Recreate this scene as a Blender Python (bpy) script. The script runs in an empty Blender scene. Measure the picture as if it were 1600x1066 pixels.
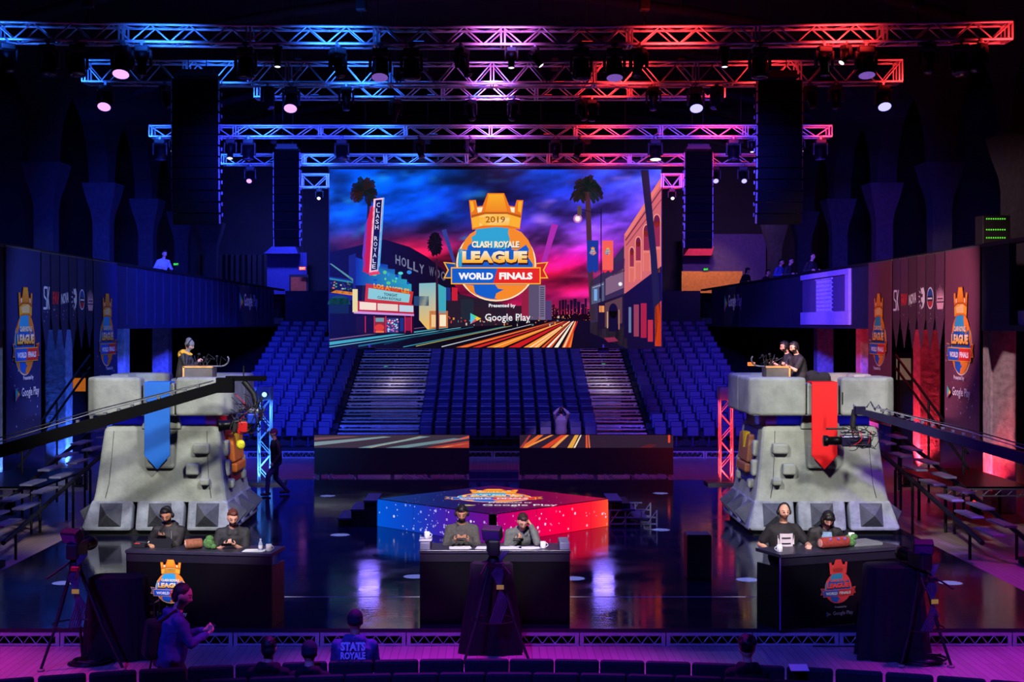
import bpy, bmesh, math, random
from math import sin, cos, pi, radians, sqrt, atan2, exp
from mathutils import Vector, Matrix, noise
from mathutils.geometry import tessellate_polygon
import numpy as np

sc = bpy.context.scene
COL = sc.collection
rnd = random.Random(7)

# ------------------------------------------------------------------ camera, world, exposure
CX, CY, F, CZ = 770.0, 505.0, 2200.0, 4.65      # vanishing point (px), focal length (px), eye height (m)
cam_d = bpy.data.cameras.new('camera')
cam = bpy.data.objects.new('camera', cam_d)
COL.objects.link(cam)
cam.location = (0, 0, CZ)
cam.rotation_euler = (pi / 2, 0, 0)
cam_d.sensor_width = 36.0
cam_d.lens = F / 1600 * 36
cam_d.shift_x = (800 - CX) / 1600
cam_d.shift_y = -(533 - CY) / 1600
cam_d.clip_end = 300
sc.camera = cam
sc.view_settings.view_transform = 'Standard'
sc.view_settings.look = 'None'
sc.view_settings.exposure = 0.0
sc.view_settings.gamma = 1.0
sc.view_settings.use_curve_mapping = False
sc.cycles.use_denoising = True
sc.cycles.max_bounces = 5
sc.cycles.diffuse_bounces = 2
sc.cycles.glossy_bounces = 3
sc.cycles.caustics_reflective = False
sc.cycles.caustics_refractive = False
sc.cycles.sample_clamp_indirect = 4.0
sc.cycles.use_light_tree = True
world = bpy.data.worlds.new('hall_dark')
sc.world = world
world.use_nodes = True
world.node_tree.nodes['Background'].inputs[0].default_value = (0.05, 0.06, 0.4, 1)
world.node_tree.nodes['Background'].inputs[1].default_value = 0.012


def P(px, py, d):
    """point seen at image pixel (px,py) at distance d along the hall"""
    return Vector(((px - CX) * d / F, d, CZ - (py - CY) * d / F))


def lin(c):
    out = []
    for v in c[:3]:
        v = v / 255.0
        out.append(v / 12.92 if v <= 0.04045 else ((v + 0.055) / 1.055) ** 2.4)
    return tuple(out)


def spot(name, loc, target, energy, color, angle=20, blend=0.4, size=0.15):
    d = bpy.data.lights.new(name, 'SPOT')
    d.energy, d.color, d.spot_size, d.spot_blend, d.shadow_soft_size = energy, color, radians(angle), blend, size
    o = bpy.data.objects.new(name, d)
    COL.objects.link(o)
    o.location = loc
    o.rotation_euler = (Vector(target) - Vector(loc)).to_track_quat('-Z', 'Y').to_euler()
    return o


def area(name, loc, target, energy, color, sx, sy, spread=180):
    d = bpy.data.lights.new(name, 'AREA')
    d.energy, d.color, d.shape, d.size, d.size_y, d.spread = energy, color, 'RECTANGLE', sx, sy, radians(spread)
    o = bpy.data.objects.new(name, d)
    COL.objects.link(o)
    o.location = loc
    o.rotation_euler = (Vector(target) - Vector(loc)).to_track_quat('-Z', 'Y').to_euler()
    return o


TLX, TRX, TY = -6.93, 6.85, 30.65                # the two castle towers
STAGE = 0.25
WHITE = (1.0, 0.98, 0.92)
BLUE = (0.03, 0.12, 1.0)
RED = (1.0, 0.03, 0.06)
VIOLET = (0.33, 0.16, 1.0)
MAGENTA = (0.72, 0.015, 1.0)
# front-of-house key lights (rigged above and behind the camera)
for sx, tx in ((-9.5, TLX + 0.1), (1.5, TLX + 0.1), (-1.5, TRX - 0.1), (9.5, TRX - 0.1)):
    spot('tower_key_light', (sx, 16, 11.8), (tx, 29.3, 2.25), 10000, WHITE, 18.0, 0.35, 0.6)
for sx in (-4.35, 0.0, 5.0):
    spot('desk_key_light', (sx * 0.7, 9, 11.0), (sx, 21.2, 1.6), 16500, (1.0, 0.93, 0.87), 10.5, 0.5)
# magenta wash over the hall floor in front of and beside the stage
for sx in (-6.5, 0.0, 6.5):
    spot('floor_wash_light', (sx * 1.2, 19.2, 9.6), (sx * 1.2, 17.2, 0), 3900 if sx else 5200, MAGENTA if sx >= 0 else (0.9, 0.02, 0.62), 48, 0.8, 0.3)
    spot('front_blue_light', (sx * 0.8 - 3, 9.0, 9.0), (sx, 17.0, 0.8), 4800, (0.06, 0.06, 1.0), 40, 0.8, 0.3)
spot('floor_wash_light', (16, 22, 9), (11.5, 24.0, 0), 3400, (0.8, 0.02, 0.95), 46, 0.8, 0.3)
spot('floor_wash_light', (-16, 22, 9), (-11.5, 24.5, 0), 700, (0.6, 0.08, 0.8), 50, 0.8, 0.3)
spot('floor_wash_light', (0, 36, 11), (0, 45, 0), 3000, (0.5, 0.08, 0.95), 75, 0.6, 0.3)
spot('floor_wash_light', (1.5, 15.5, 8.0), (-3.6, 16.4, 1.3), 1500, (0.85, 0.04, 0.75), 18, 0.8, 0.3)  # magenta fill added for the person standing at front left
spot('walker_fill_light', (-4.2, 33, 6.5), (-5.5, 36, 1.3), 420, (0.6, 0.2, 0.9), 24, 0.6)  # violet spot added to brighten the walking person
# blue and violet house wash
area('house_wash_light', (0, 44.5, 11.5), (0, 56, 2.0), 520, (0.09, 0.1, 1.0), 9, 0.6, 90)
spot('stair_light', (-3.3, 46, 10.5), (-4.2, 55, 2.0), 1500, (0.40, 0.30, 1.0), 20, 0.6)
spot('stair_light', (4.6, 46, 10.5), (4.6, 55, 2.0), 1500, (0.45, 0.30, 1.0), 16, 0.6)
area('house_wash_light', (-3, 28, 8.6), (-10.4, 50, 5.2), 1250, (0.03, 0.05, 1.0), 3, 0.5, 44)
area('house_wash_light', (3, 28, 8.6), (10.4, 50, 5.2), 800, (0.05, 0.05, 1.0), 3, 0.5, 44)
area('stage_wash_light', (0, 29.5, 8.8), (0, 30.5, 0), 720, (0.06, 0.05, 1.0), 14, 6, 120)
# columns above the galleries
spot('gallery_column_light', (-5, 32, 8.5), (-14, 47, 6.2), 2200, (0.03, 0.08, 1.0), 17, 0.6)
spot('gallery_column_light', (6, 34, 8.5), (14, 50, 7.4), 1300, (0.9, 0.04, 0.25), 16, 0.6)
spot('gallery_column_light', (6, 28, 9.5), (14.2, 41, 7.6), 900, (0.9, 0.75, 0.8), 15, 0.6)
# banner lights (low, from the stage side)
spot('banner_light', (-2.5, 25, 6.5), (-10.35, 34.0, 4.7), 2900, (0.30, 0.45, 1.0), 38, 0.5)
spot('banner_light', (2.5, 25, 6.5), (10.35, 34.0, 4.9), 5600, (1.0, 0.55, 0.60), 38, 0.5)


# ------------------------------------------------------------------ materials (all procedural)
MATS = {}


def mat(name, col, rough=0.6, metal=0.0, vary=0.15, scale=6.0, bump=0.0, emit=None, spec=0.5, detail=4.0):
    if name in MATS:
        return MATS[name]
    m = bpy.data.materials.new(name)
    m.use_nodes = True
    nt = m.node_tree
    b = nt.nodes['Principled BSDF']
    b.inputs['Roughness'].default_value = rough
    b.inputs['Metallic'].default_value = metal
    b.inputs['Specular IOR Level'].default_value = spec
    c = lin(col)
    b.inputs['Base Color'].default_value = (*c, 1)
    if vary or bump:
        tc = nt.nodes.new('ShaderNodeTexCoord')
        n = nt.nodes.new('ShaderNodeTexNoise')
        n.inputs['Scale'].default_value = scale
        n.inputs['Detail'].default_value = detail
        nt.links.new(tc.outputs['Object'], n.inputs['Vector'])
        if vary:
            r = nt.nodes.new('ShaderNodeValToRGB')
            r.color_ramp.elements[0].position = 0.3
            r.color_ramp.elements[1].position = 0.7
            r.color_ramp.elements[0].color = (*[v * (1 - vary) for v in c], 1)
            r.color_ramp.elements[1].color = (*[min(1, v * (1 + vary)) for v in c], 1)
            nt.links.new(n.outputs['Fac'], r.inputs['Fac'])
            nt.links.new(r.outputs['Color'], b.inputs['Base Color'])
        if bump:
            bp = nt.nodes.new('ShaderNodeBump')
            bp.inputs['Strength'].default_value = bump
            bp.inputs['Distance'].default_value = 0.02
            nt.links.new(n.outputs['Fac'], bp.inputs['Height'])
            nt.links.new(bp.outputs['Normal'], b.inputs['Normal'])
    if emit:
        b.inputs['Emission Color'].default_value = (*lin(emit[0]), 1)
        b.inputs['Emission Strength'].default_value = emit[1]
        m.cycles.emission_sampling = 'NONE'
    MATS[name] = m
    return m


def pic_mat(name, emit=True, strength=1.0, rough=0.7, sampling='NONE'):
    """surface whose print (or glowing picture) is stored per face corner on its mesh"""
    if name in MATS:
        return MATS[name]
    m = bpy.data.materials.new(name)
    m.use_nodes = True
    nt = m.node_tree
    b = nt.nodes['Principled BSDF']
    a = nt.nodes.new('ShaderNodeVertexColor')
    a.layer_name = 'print'
    b.inputs['Roughness'].default_value = rough
    if emit:
        b.inputs['Base Color'].default_value = (0.003, 0.003, 0.004, 1)
        nt.links.new(a.outputs['Color'], b.inputs['Emission Color'])
        b.inputs['Emission Strength'].default_value = strength
        b.inputs['Specular IOR Level'].default_value = 0.2
        m.cycles.emission_sampling = sampling
    else:
        nt.links.new(a.outputs['Color'], b.inputs['Base Color'])
    MATS[name] = m
    return m


def stage_floor_mat():
    m = bpy.data.materials.new('gloss_black_floor')
    m.use_nodes = True
    nt = m.node_tree
    b = nt.nodes['Principled BSDF']
    b.inputs['Base Color'].default_value = (0.007, 0.007, 0.022, 1)  # blue reflected from haze and roof mixed into the black
    b.inputs['Specular IOR Level'].default_value = 0.5
    tc = nt.nodes.new('ShaderNodeTexCoord')
    n = nt.nodes.new('ShaderNodeTexNoise')
    n.inputs['Scale'].default_value = 1.3
    n.inputs['Detail'].default_value = 6
    nt.links.new(tc.outputs['Object'], n.inputs['Vector'])
    mr = nt.nodes.new('ShaderNodeMapRange')
    mr.inputs['From Min'].default_value = 0.35
    mr.inputs['From Max'].default_value = 0.7
    mr.inputs['To Min'].default_value = 0.05
    mr.inputs['To Max'].default_value = 0.16
    nt.links.new(n.outputs['Fac'], mr.inputs['Value'])
    nt.links.new(mr.outputs['Result'], b.inputs['Roughness'])
    mp = nt.nodes.new('ShaderNodeMapping')
    mp.inputs['Scale'].default_value = (0.7, 4.0, 1.0)
    nt.links.new(tc.outputs['Object'], mp.inputs['Vector'])
    n2 = nt.nodes.new('ShaderNodeTexNoise')
    n2.inputs['Scale'].default_value = 4.0
    n2.inputs['Detail'].default_value = 3
    nt.links.new(mp.outputs['Vector'], n2.inputs['Vector'])
    bp = nt.nodes.new('ShaderNodeBump')
    bp.inputs['Strength'].default_value = 0.10
    bp.inputs['Distance'].default_value = 0.01
    nt.links.new(n2.outputs['Fac'], bp.inputs['Height'])
    nt.links.new(bp.outputs['Normal'], b.inputs['Normal'])
    return m


def hall_floor_mat():
    m = bpy.data.materials.new('hall_floor_boards')
    m.use_nodes = True
    nt = m.node_tree
    b = nt.nodes['Principled BSDF']
    b.inputs['Roughness'].default_value = 0.32
    tc = nt.nodes.new('ShaderNodeTexCoord')
    br = nt.nodes.new('ShaderNodeTexBrick')
    br.inputs['Scale'].default_value = 1.0
    br.inputs['Brick Width'].default_value = 2.4
    br.inputs['Row Height'].default_value = 0.11
    br.inputs['Mortar Size'].default_value = 0.004
    br.inputs['Color1'].default_value = (0.50, 0.34, 0.35, 1)
    br.inputs['Color2'].default_value = (0.41, 0.27, 0.28, 1)
    br.inputs['Mortar'].default_value = (0.10, 0.05, 0.05, 1)
    mp = nt.nodes.new('ShaderNodeMapping')
    mp.inputs['Rotation'].default_value = (0, 0, pi / 2)
    nt.links.new(tc.outputs['Object'], mp.inputs['Vector'])
    nt.links.new(mp.outputs['Vector'], br.inputs['Vector'])
    nt.links.new(br.outputs['Color'], b.inputs['Base Color'])
    return m


def concrete_mat(name, c0, c1, scale=2.2):
    m = bpy.data.materials.new(name)
    m.use_nodes = True
    nt = m.node_tree
    b = nt.nodes['Principled BSDF']
    b.inputs['Roughness'].default_value = 0.75
    b.inputs['Specular IOR Level'].default_value = 0.3
    tc = nt.nodes.new('ShaderNodeTexCoord')
    n = nt.nodes.new('ShaderNodeTexNoise')
    n.inputs['Scale'].default_value = scale
    n.inputs['Detail'].default_value = 5
    n.inputs['Roughness'].default_value = 0.6
    nt.links.new(tc.outputs['Object'], n.inputs['Vector'])
    r = nt.nodes.new('ShaderNodeValToRGB')
    r.color_ramp.elements[0].position = 0.34
    r.color_ramp.elements[1].position = 0.66
    r.color_ramp.elements[0].color = (*lin(c0), 1)
    r.color_ramp.elements[1].color = (*lin(c1), 1)
    nt.links.new(n.outputs['Fac'], r.inputs['Fac'])
    nt.links.new(r.outputs['Color'], b.inputs['Base Color'])
    n2 = nt.nodes.new('ShaderNodeTexNoise')
    n2.inputs['Scale'].default_value = 14
    nt.links.new(tc.outputs['Object'], n2.inputs['Vector'])
    bp = nt.nodes.new('ShaderNodeBump')
    bp.inputs['Strength'].default_value = 0.25
    bp.inputs['Distance'].default_value = 0.03
    nt.links.new(n2.outputs['Fac'], bp.inputs['Height'])
    nt.links.new(bp.outputs['Normal'], b.inputs['Normal'])
    MATS[name] = m
    return m


M_STAGE = stage_floor_mat()
M_FLOOR = hall_floor_mat()
M_STONE = concrete_mat('tower_stone', (120, 124, 117), (152, 156, 147), 1.6)
M_PLINTH = concrete_mat('plinth_stone', (108, 112, 122), (150, 154, 166), 3.0)
M_SPIKE = concrete_mat('spike_stone', (66, 67, 76), (88, 90, 98), 3.0)
M_BLACK = mat('matt_black', (14, 14, 17), 0.6, 0, 0.2)
M_GLOSSBLACK = mat('gloss_black', (6, 6, 10), 0.35, 0, 0.2, spec=0.2)
M_RUBBER = mat('black_rubber', (10, 10, 12), 0.8, 0, 0.2)
M_ALU = mat('truss_aluminium', (190, 192, 196), 0.35, 0.55, 0.1)
M_STEEL = mat('dull_steel', (120, 120, 128), 0.45, 0.7, 0.1)
M_DRAPE = mat('black_drape', (8, 8, 16), 0.9, 0, 0.25, 20)
M_NAVY = mat('navy_drape', (20, 20, 52), 0.85, 0, 0.2, 3)
M_WALL = mat('dark_wall', (20, 19, 26), 0.85, 0, 0.25, 1.2)
M_CAPITAL = mat('dim_plaster', (44, 43, 52), 0.85, 0, 0.3, 7, 0.6)  # darker copy of the column plaster, dimness put into the colour
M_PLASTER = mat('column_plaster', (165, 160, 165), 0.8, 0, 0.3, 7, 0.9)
M_SEAT = mat('seat_plastic', (30, 32, 88), 0.38, 0, 0.2, 4)
M_CHAIR = mat('chair_fabric', (24, 24, 40), 0.85, 0, 0.3, 25)
M_WOOD = mat('pale_wood', (150, 112, 70), 0.6, 0, 0.25, 9)
M_PAPER = mat('white_paper', (225, 225, 228), 0.7, 0, 0.04)
M_MUG = mat('white_glaze', (225, 222, 225), 0.3, 0, 0.03)
M_LENS_V = mat('lens_violet', (40, 30, 60), 0.2, 0, 0, emit=((205, 150, 255), 1.7))
M_LENS_B = mat('lens_bluewhite', (40, 30, 60), 0.2, 0, 0, emit=((165, 160, 255), 1.9))
M_LENS_W = mat('lens_white', (40, 40, 40), 0.2, 0, 0, emit=((235, 230, 235), 1.6))
M_LENS_DIMV = mat('lens_dim_violet', (40, 40, 60), 0.2, 0, 0, emit=((130, 90, 190), 0.8))
M_LENS_OFF = mat('lens_glass', (60, 60, 75), 0.08, 0, 0.05, spec=0.9)
M_PHONE = mat('phone_glass', (12, 12, 14), 0.12, 0, 0.1)


# ------------------------------------------------------------------ mesh collecting
class MB:
    def __init__(self):
        self.v, self.f, self.m, self.c, self.sm = [], [], [], [], []
        self.mi = 0
        self.smooth = False
        self.T = None

    def add(self, vs, fs, smooth=None):
        o = len(self.v)
        if self.T is not None:
            vs = [self.T @ Vector(p) for p in vs]
        self.v += [tuple(p) for p in vs]
        for f in fs:
            self.f.append(tuple(i + o for i in f))
            self.m.append(self.mi)
            self.sm.append(self.smooth if smooth is None else smooth)
        return self

    def box(self, c, s, rot=None):
        x, y, z = s[0] / 2, s[1] / 2, s[2] / 2
        vs = [Vector((a * x, b * y, d * z)) for a in (-1, 1) for b in (-1, 1) for d in (-1, 1)]
        if rot is not None:
            vs = [rot @ p for p in vs]
        vs = [p + Vector(c) for p in vs]
        return self.add(vs, [(0, 1, 3, 2), (4, 6, 7, 5), (0, 4, 5, 1), (2, 3, 7, 6), (0, 2, 6, 4), (1, 5, 7, 3)], False)

    def rbox(self, c, s, r=0.03, rot=None, seg=2):
        """box with rounded edges"""
        bm = bmesh.new()
        bmesh.ops.create_cube(bm, size=1.0)
        for v in bm.verts:
            v.co = Vector((v.co.x * s[0], v.co.y * s[1], v.co.z * s[2]))
        bmesh.ops.bevel(bm, geom=bm.edges[:], offset=min(r, min(s) * 0.49), segments=seg, affect='EDGES', profile=0.5)
        bm.verts.ensure_lookup_table()
        vs = [(rot @ v.co if rot is not None else v.co) + Vector(c) for v in bm.verts]
        fs = [tuple(l.vert.index for l in f.loops) for f in bm.faces]
        bm.free()
        return self.add(vs, fs, False)

    def hexa(self, pts, r=0.0, seg=2):
        """8 corner solid: 4 bottom (ccw from above) then 4 top; edges rounded by r"""
        bm = bmesh.new()
        vv = [bm.verts.new(p) for p in pts]
        for q in ((3, 2, 1, 0), (4, 5, 6, 7), (0, 1, 5, 4), (1, 2, 6, 5), (2, 3, 7, 6), (3, 0, 4, 7)):
            bm.faces.new([vv[i] for i in q])
        bmesh.ops.recalc_face_normals(bm, faces=bm.faces[:])
        if r:
            bmesh.ops.bevel(bm, geom=bm.edges[:], offset=r, segments=seg, affect='EDGES', profile=0.5)
        bm.verts.index_update()
        vs = [v.co.copy() for v in bm.verts]
        fs = [tuple(l.vert.index for l in f.loops) for f in bm.faces]
        bm.free()
        return self.add(vs, fs, False)

    def prism(self, poly, z0, z1, r=0.0, axis='z', seg=2):
        """extrude a 2D polygon; axis tells which way it is extruded"""
        def put(p, h):
            return {'z': (p[0], p[1], h), 'y': (p[0], h, p[1]), 'x': (h, p[0], p[1])}[axis]
        bm = bmesh.new()
        a = [bm.verts.new(put(p, z0)) for p in poly]
        b = [bm.verts.new(put(p, z1)) for p in poly]
        n = len(poly)
        bm.faces.new(a)
        bm.faces.new(b[::-1])
        for i in range(n):
            bm.faces.new((a[i], b[i], b[(i + 1) % n], a[(i + 1) % n]))
        bmesh.ops.recalc_face_normals(bm, faces=bm.faces[:])
        if r:
            bmesh.ops.bevel(bm, geom=bm.edges[:], offset=r, segments=seg, affect='EDGES', profile=0.5)
        bmesh.ops.triangulate(bm, faces=[f for f in bm.faces if len(f.verts) > 4])
        bm.verts.index_update()
        vs = [v.co.copy() for v in bm.verts]
        fs = [tuple(l.vert.index for l in f.loops) for f in bm.faces]
        bm.free()
        return self.add(vs, fs, False)

    def tube(self, pts, r, n=6, cap=True):
        """tube along points; r one radius or one per point"""
        pts = [Vector(p) for p in pts]
        if not isinstance(r, (list, tuple)):
            r = [r] * len(pts)
        vs, fs = [], []
        prev = None
        for i, p in enumerate(pts):
            if i == 0:
                t = pts[1] - p
            elif i == len(pts) - 1:
                t = p - pts[i - 1]
            else:
                t = (pts[i + 1] - pts[i - 1])
            t.normalize()
            if prev is None:
                u = t.orthogonal().normalized()
            else:
                u = (prev - t * prev.dot(t))
                u = u.normalized() if u.length > 1e-6 else t.orthogonal().normalized()
            prev = u
            w = t.cross(u)
            for k in range(n):
                a = 2 * pi * k / n
                vs.append(p + (u * cos(a) + w * sin(a)) * r[i])
        for i in range(len(pts) - 1):
            for k in range(n):
                a, b = i * n + k, i * n + (k + 1) % n
                fs.append((a, b, b + n, a + n))
        self.add(vs, fs, n > 4)
        if cap:
            self.add(vs[:n], [tuple(range(n - 1, -1, -1))], False)
            self.add(vs[-n:], [tuple(range(n))], False)
        return self

    def capsule(self, p0, p1, r0, r1, n=10, h=3):
        p0, p1 = Vector(p0), Vector(p1)
        d = p1 - p0
        L = d.length
        t = d / L if L > 1e-6 else Vector((0, 0, 1))
        pts, rs = [], []
        for k in range(h, 0, -1):
            a = k / h * pi / 2 * 0.97
            pts.append(p0 - t * r0 * sin(a)); rs.append(r0 * cos(a))
        pts += [p0, p1]; rs += [r0, r1]
        for k in range(1, h + 1):
            a = k / h * pi / 2 * 0.97
            pts.append(p1 + t * r1 * sin(a)); rs.append(r1 * cos(a))
        return self.tube(pts, rs, n)

    def lathe(self, prof, n=16, c=(0, 0, 0), axis=None, cap=True):
        """profile of (radius, height) around an axis"""
        R = Matrix.Identity(3) if axis is None else Vector((0, 0, 1)).rotation_difference(Vector(axis)).to_matrix()
        vs, fs = [], []
        for (r, z) in prof:
            for k in range(n):
                a = 2 * pi * k / n
                vs.append(R @ Vector((r * cos(a), r * sin(a), z)) + Vector(c))
        for i in range(len(prof) - 1):
            for k in range(n):
                a, b = i * n + k, i * n + (k + 1) % n
                fs.append((a, b, b + n, a + n))
        if cap:
            fs.append(tuple(range(n - 1, -1, -1)))
            fs.append(tuple(range((len(prof) - 1) * n, len(prof) * n)))
        return self.add(vs, fs, True)

    def ellipsoid(self, c, r, rot=None, nu=14, nv=9):
        vs, fs = [], []
        for j in range(nv + 1):
            th = pi * (0.004 + 0.992 * j / nv)
            for k in range(nu):
                a = 2 * pi * k / nu
                p = Vector((r[0] * sin(th) * cos(a), r[1] * sin(th) * sin(a), -r[2] * cos(th)))
                vs.append((rot @ p if rot is not None else p) + Vector(c))
        for j in range(nv):
            for k in range(nu):
                a, b = j * nu + k, j * nu + (k + 1) % nu
                fs.append((a, b, b + nu, a + nu))
        fs.append(tuple(range(nu - 1, -1, -1)))
        fs.append(tuple(range(nv * nu, nv * nu + nu)))
        return self.add(vs, fs, True)

    def loft(self, rings, smooth=True, cap=True):
        n = len(rings[0])
        vs = [p for r in rings for p in r]
        fs = []
        for i in range(len(rings) - 1):
            for k in range(n):
                a, b = i * n + k, i * n + (k + 1) % n
                fs.append((a, b, b + n, a + n))
        self.add(vs, fs, smooth)
        if cap:
            self.add(rings[0], [tuple(range(n - 1, -1, -1))], False)
            self.add(rings[-1], [tuple(range(n))], False)
        return self

    def mesh(self, name, mats):
        me = bpy.data.meshes.new(name)
        me.from_pydata(self.v, [], self.f)
        if not isinstance(mats, (list, tuple)):
            mats = [mats]
        for m in mats:
            me.materials.append(m)
        me.polygons.foreach_set('material_index', self.m)
        me.polygons.foreach_set('use_smooth', self.sm)
        me.update()
        return me

    def build(self, name, mats, parent=None, loc=None, rot=None):
        o = bpy.data.objects.new(name, self.mesh(name, mats))
        COL.objects.link(o)
        if parent is not None:
            o.parent = parent
        if loc is not None:
            o.location = loc
        if rot is not None:
            o.rotation_euler = rot
        return o


def tag(o, label=None, cat=None, group=None, kind=None):
    if label: o['label'] = label
    if cat: o['category'] = cat
    if group: o['group'] = group
    if kind: o['kind'] = kind
    return o


def thing(name, label, cat, loc=(0, 0, 0), rz=0.0, group=None):
    o = bpy.data.objects.new(name, None)
    o.empty_display_size = 0.2
    COL.objects.link(o)
    o.location = loc
    o.rotation_euler = (0, 0, rz)
    return tag(o, label, cat, group)


def struct(name, mb, m, label=None):
    o = mb.build(name, m)
    o['kind'] = 'structure'
    if label: o['label'] = label
    return o


def kids(o):
    return [c for c in KID.get(o.name, [])]


def dup(root, loc=None, rz=None, label=None, group=None):
    """copy of a thing with copies of its parts and sub-parts (meshes shared)"""
    r = root.copy()
    COL.objects.link(r)
    if loc is not None: r.location = loc
    if rz is not None: r.rotation_euler = (0, 0, rz)
    if label: r['label'] = label
    if group: r['group'] = group
    for ch in list(root.children):
        c = ch.copy(); COL.objects.link(c); c.parent = r
        for g in list(ch.children):
            d = g.copy(); COL.objects.link(d); d.parent = c
    return r


ORD = ['', 'first', 'second', 'third', 'fourth', 'fifth', 'sixth', 'seventh', 'eighth', 'ninth', 'tenth', 'eleventh', 'twelfth',
       'thirteenth', 'fourteenth', 'fifteenth', 'sixteenth', 'seventeenth', 'eighteenth', 'nineteenth', 'twentieth',
       'twenty-first', 'twenty-second', 'twenty-third', 'twenty-fourth', 'twenty-fifth', 'twenty-sixth']
# ------------------------------------------------------------------ flat pictures: prints and LED content
_glyph = {}


def evaluated_mesh(o):
    """the object's mesh with its modifiers (or lettering) worked out, in a small side scene so it stays quick"""
    w = bpy.data.scenes.get('workbench') or bpy.data.scenes.new('workbench')
    w.collection.objects.link(o)
    vl = w.view_layers[0]
    vl.update()
    dg = vl.depsgraph
    dg.update()
    me = bpy.data.meshes.new_from_object(o.evaluated_get(dg), preserve_all_data_layers=False, depsgraph=dg)
    w.collection.objects.unlink(o)
    return me



def glyphs(s, bold):
    key = (s, bold)
    if key not in _glyph:
        cu = bpy.data.curves.new('lettering', 'FONT')
        cu.body = s
        cu.offset = bold
        cu.resolution_u = 2
        o = bpy.data.objects.new('lettering', cu)
        me = evaluated_mesh(o)
        vs = [(v.co.x, v.co.y) for v in me.vertices]
        fs = [tuple(p.vertices) for p in me.polygons]
        bpy.data.objects.remove(o)
        bpy.data.curves.remove(cu)
        bpy.data.meshes.remove(me)
        _glyph[key] = (vs, fs)
    return _glyph[key]


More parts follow.
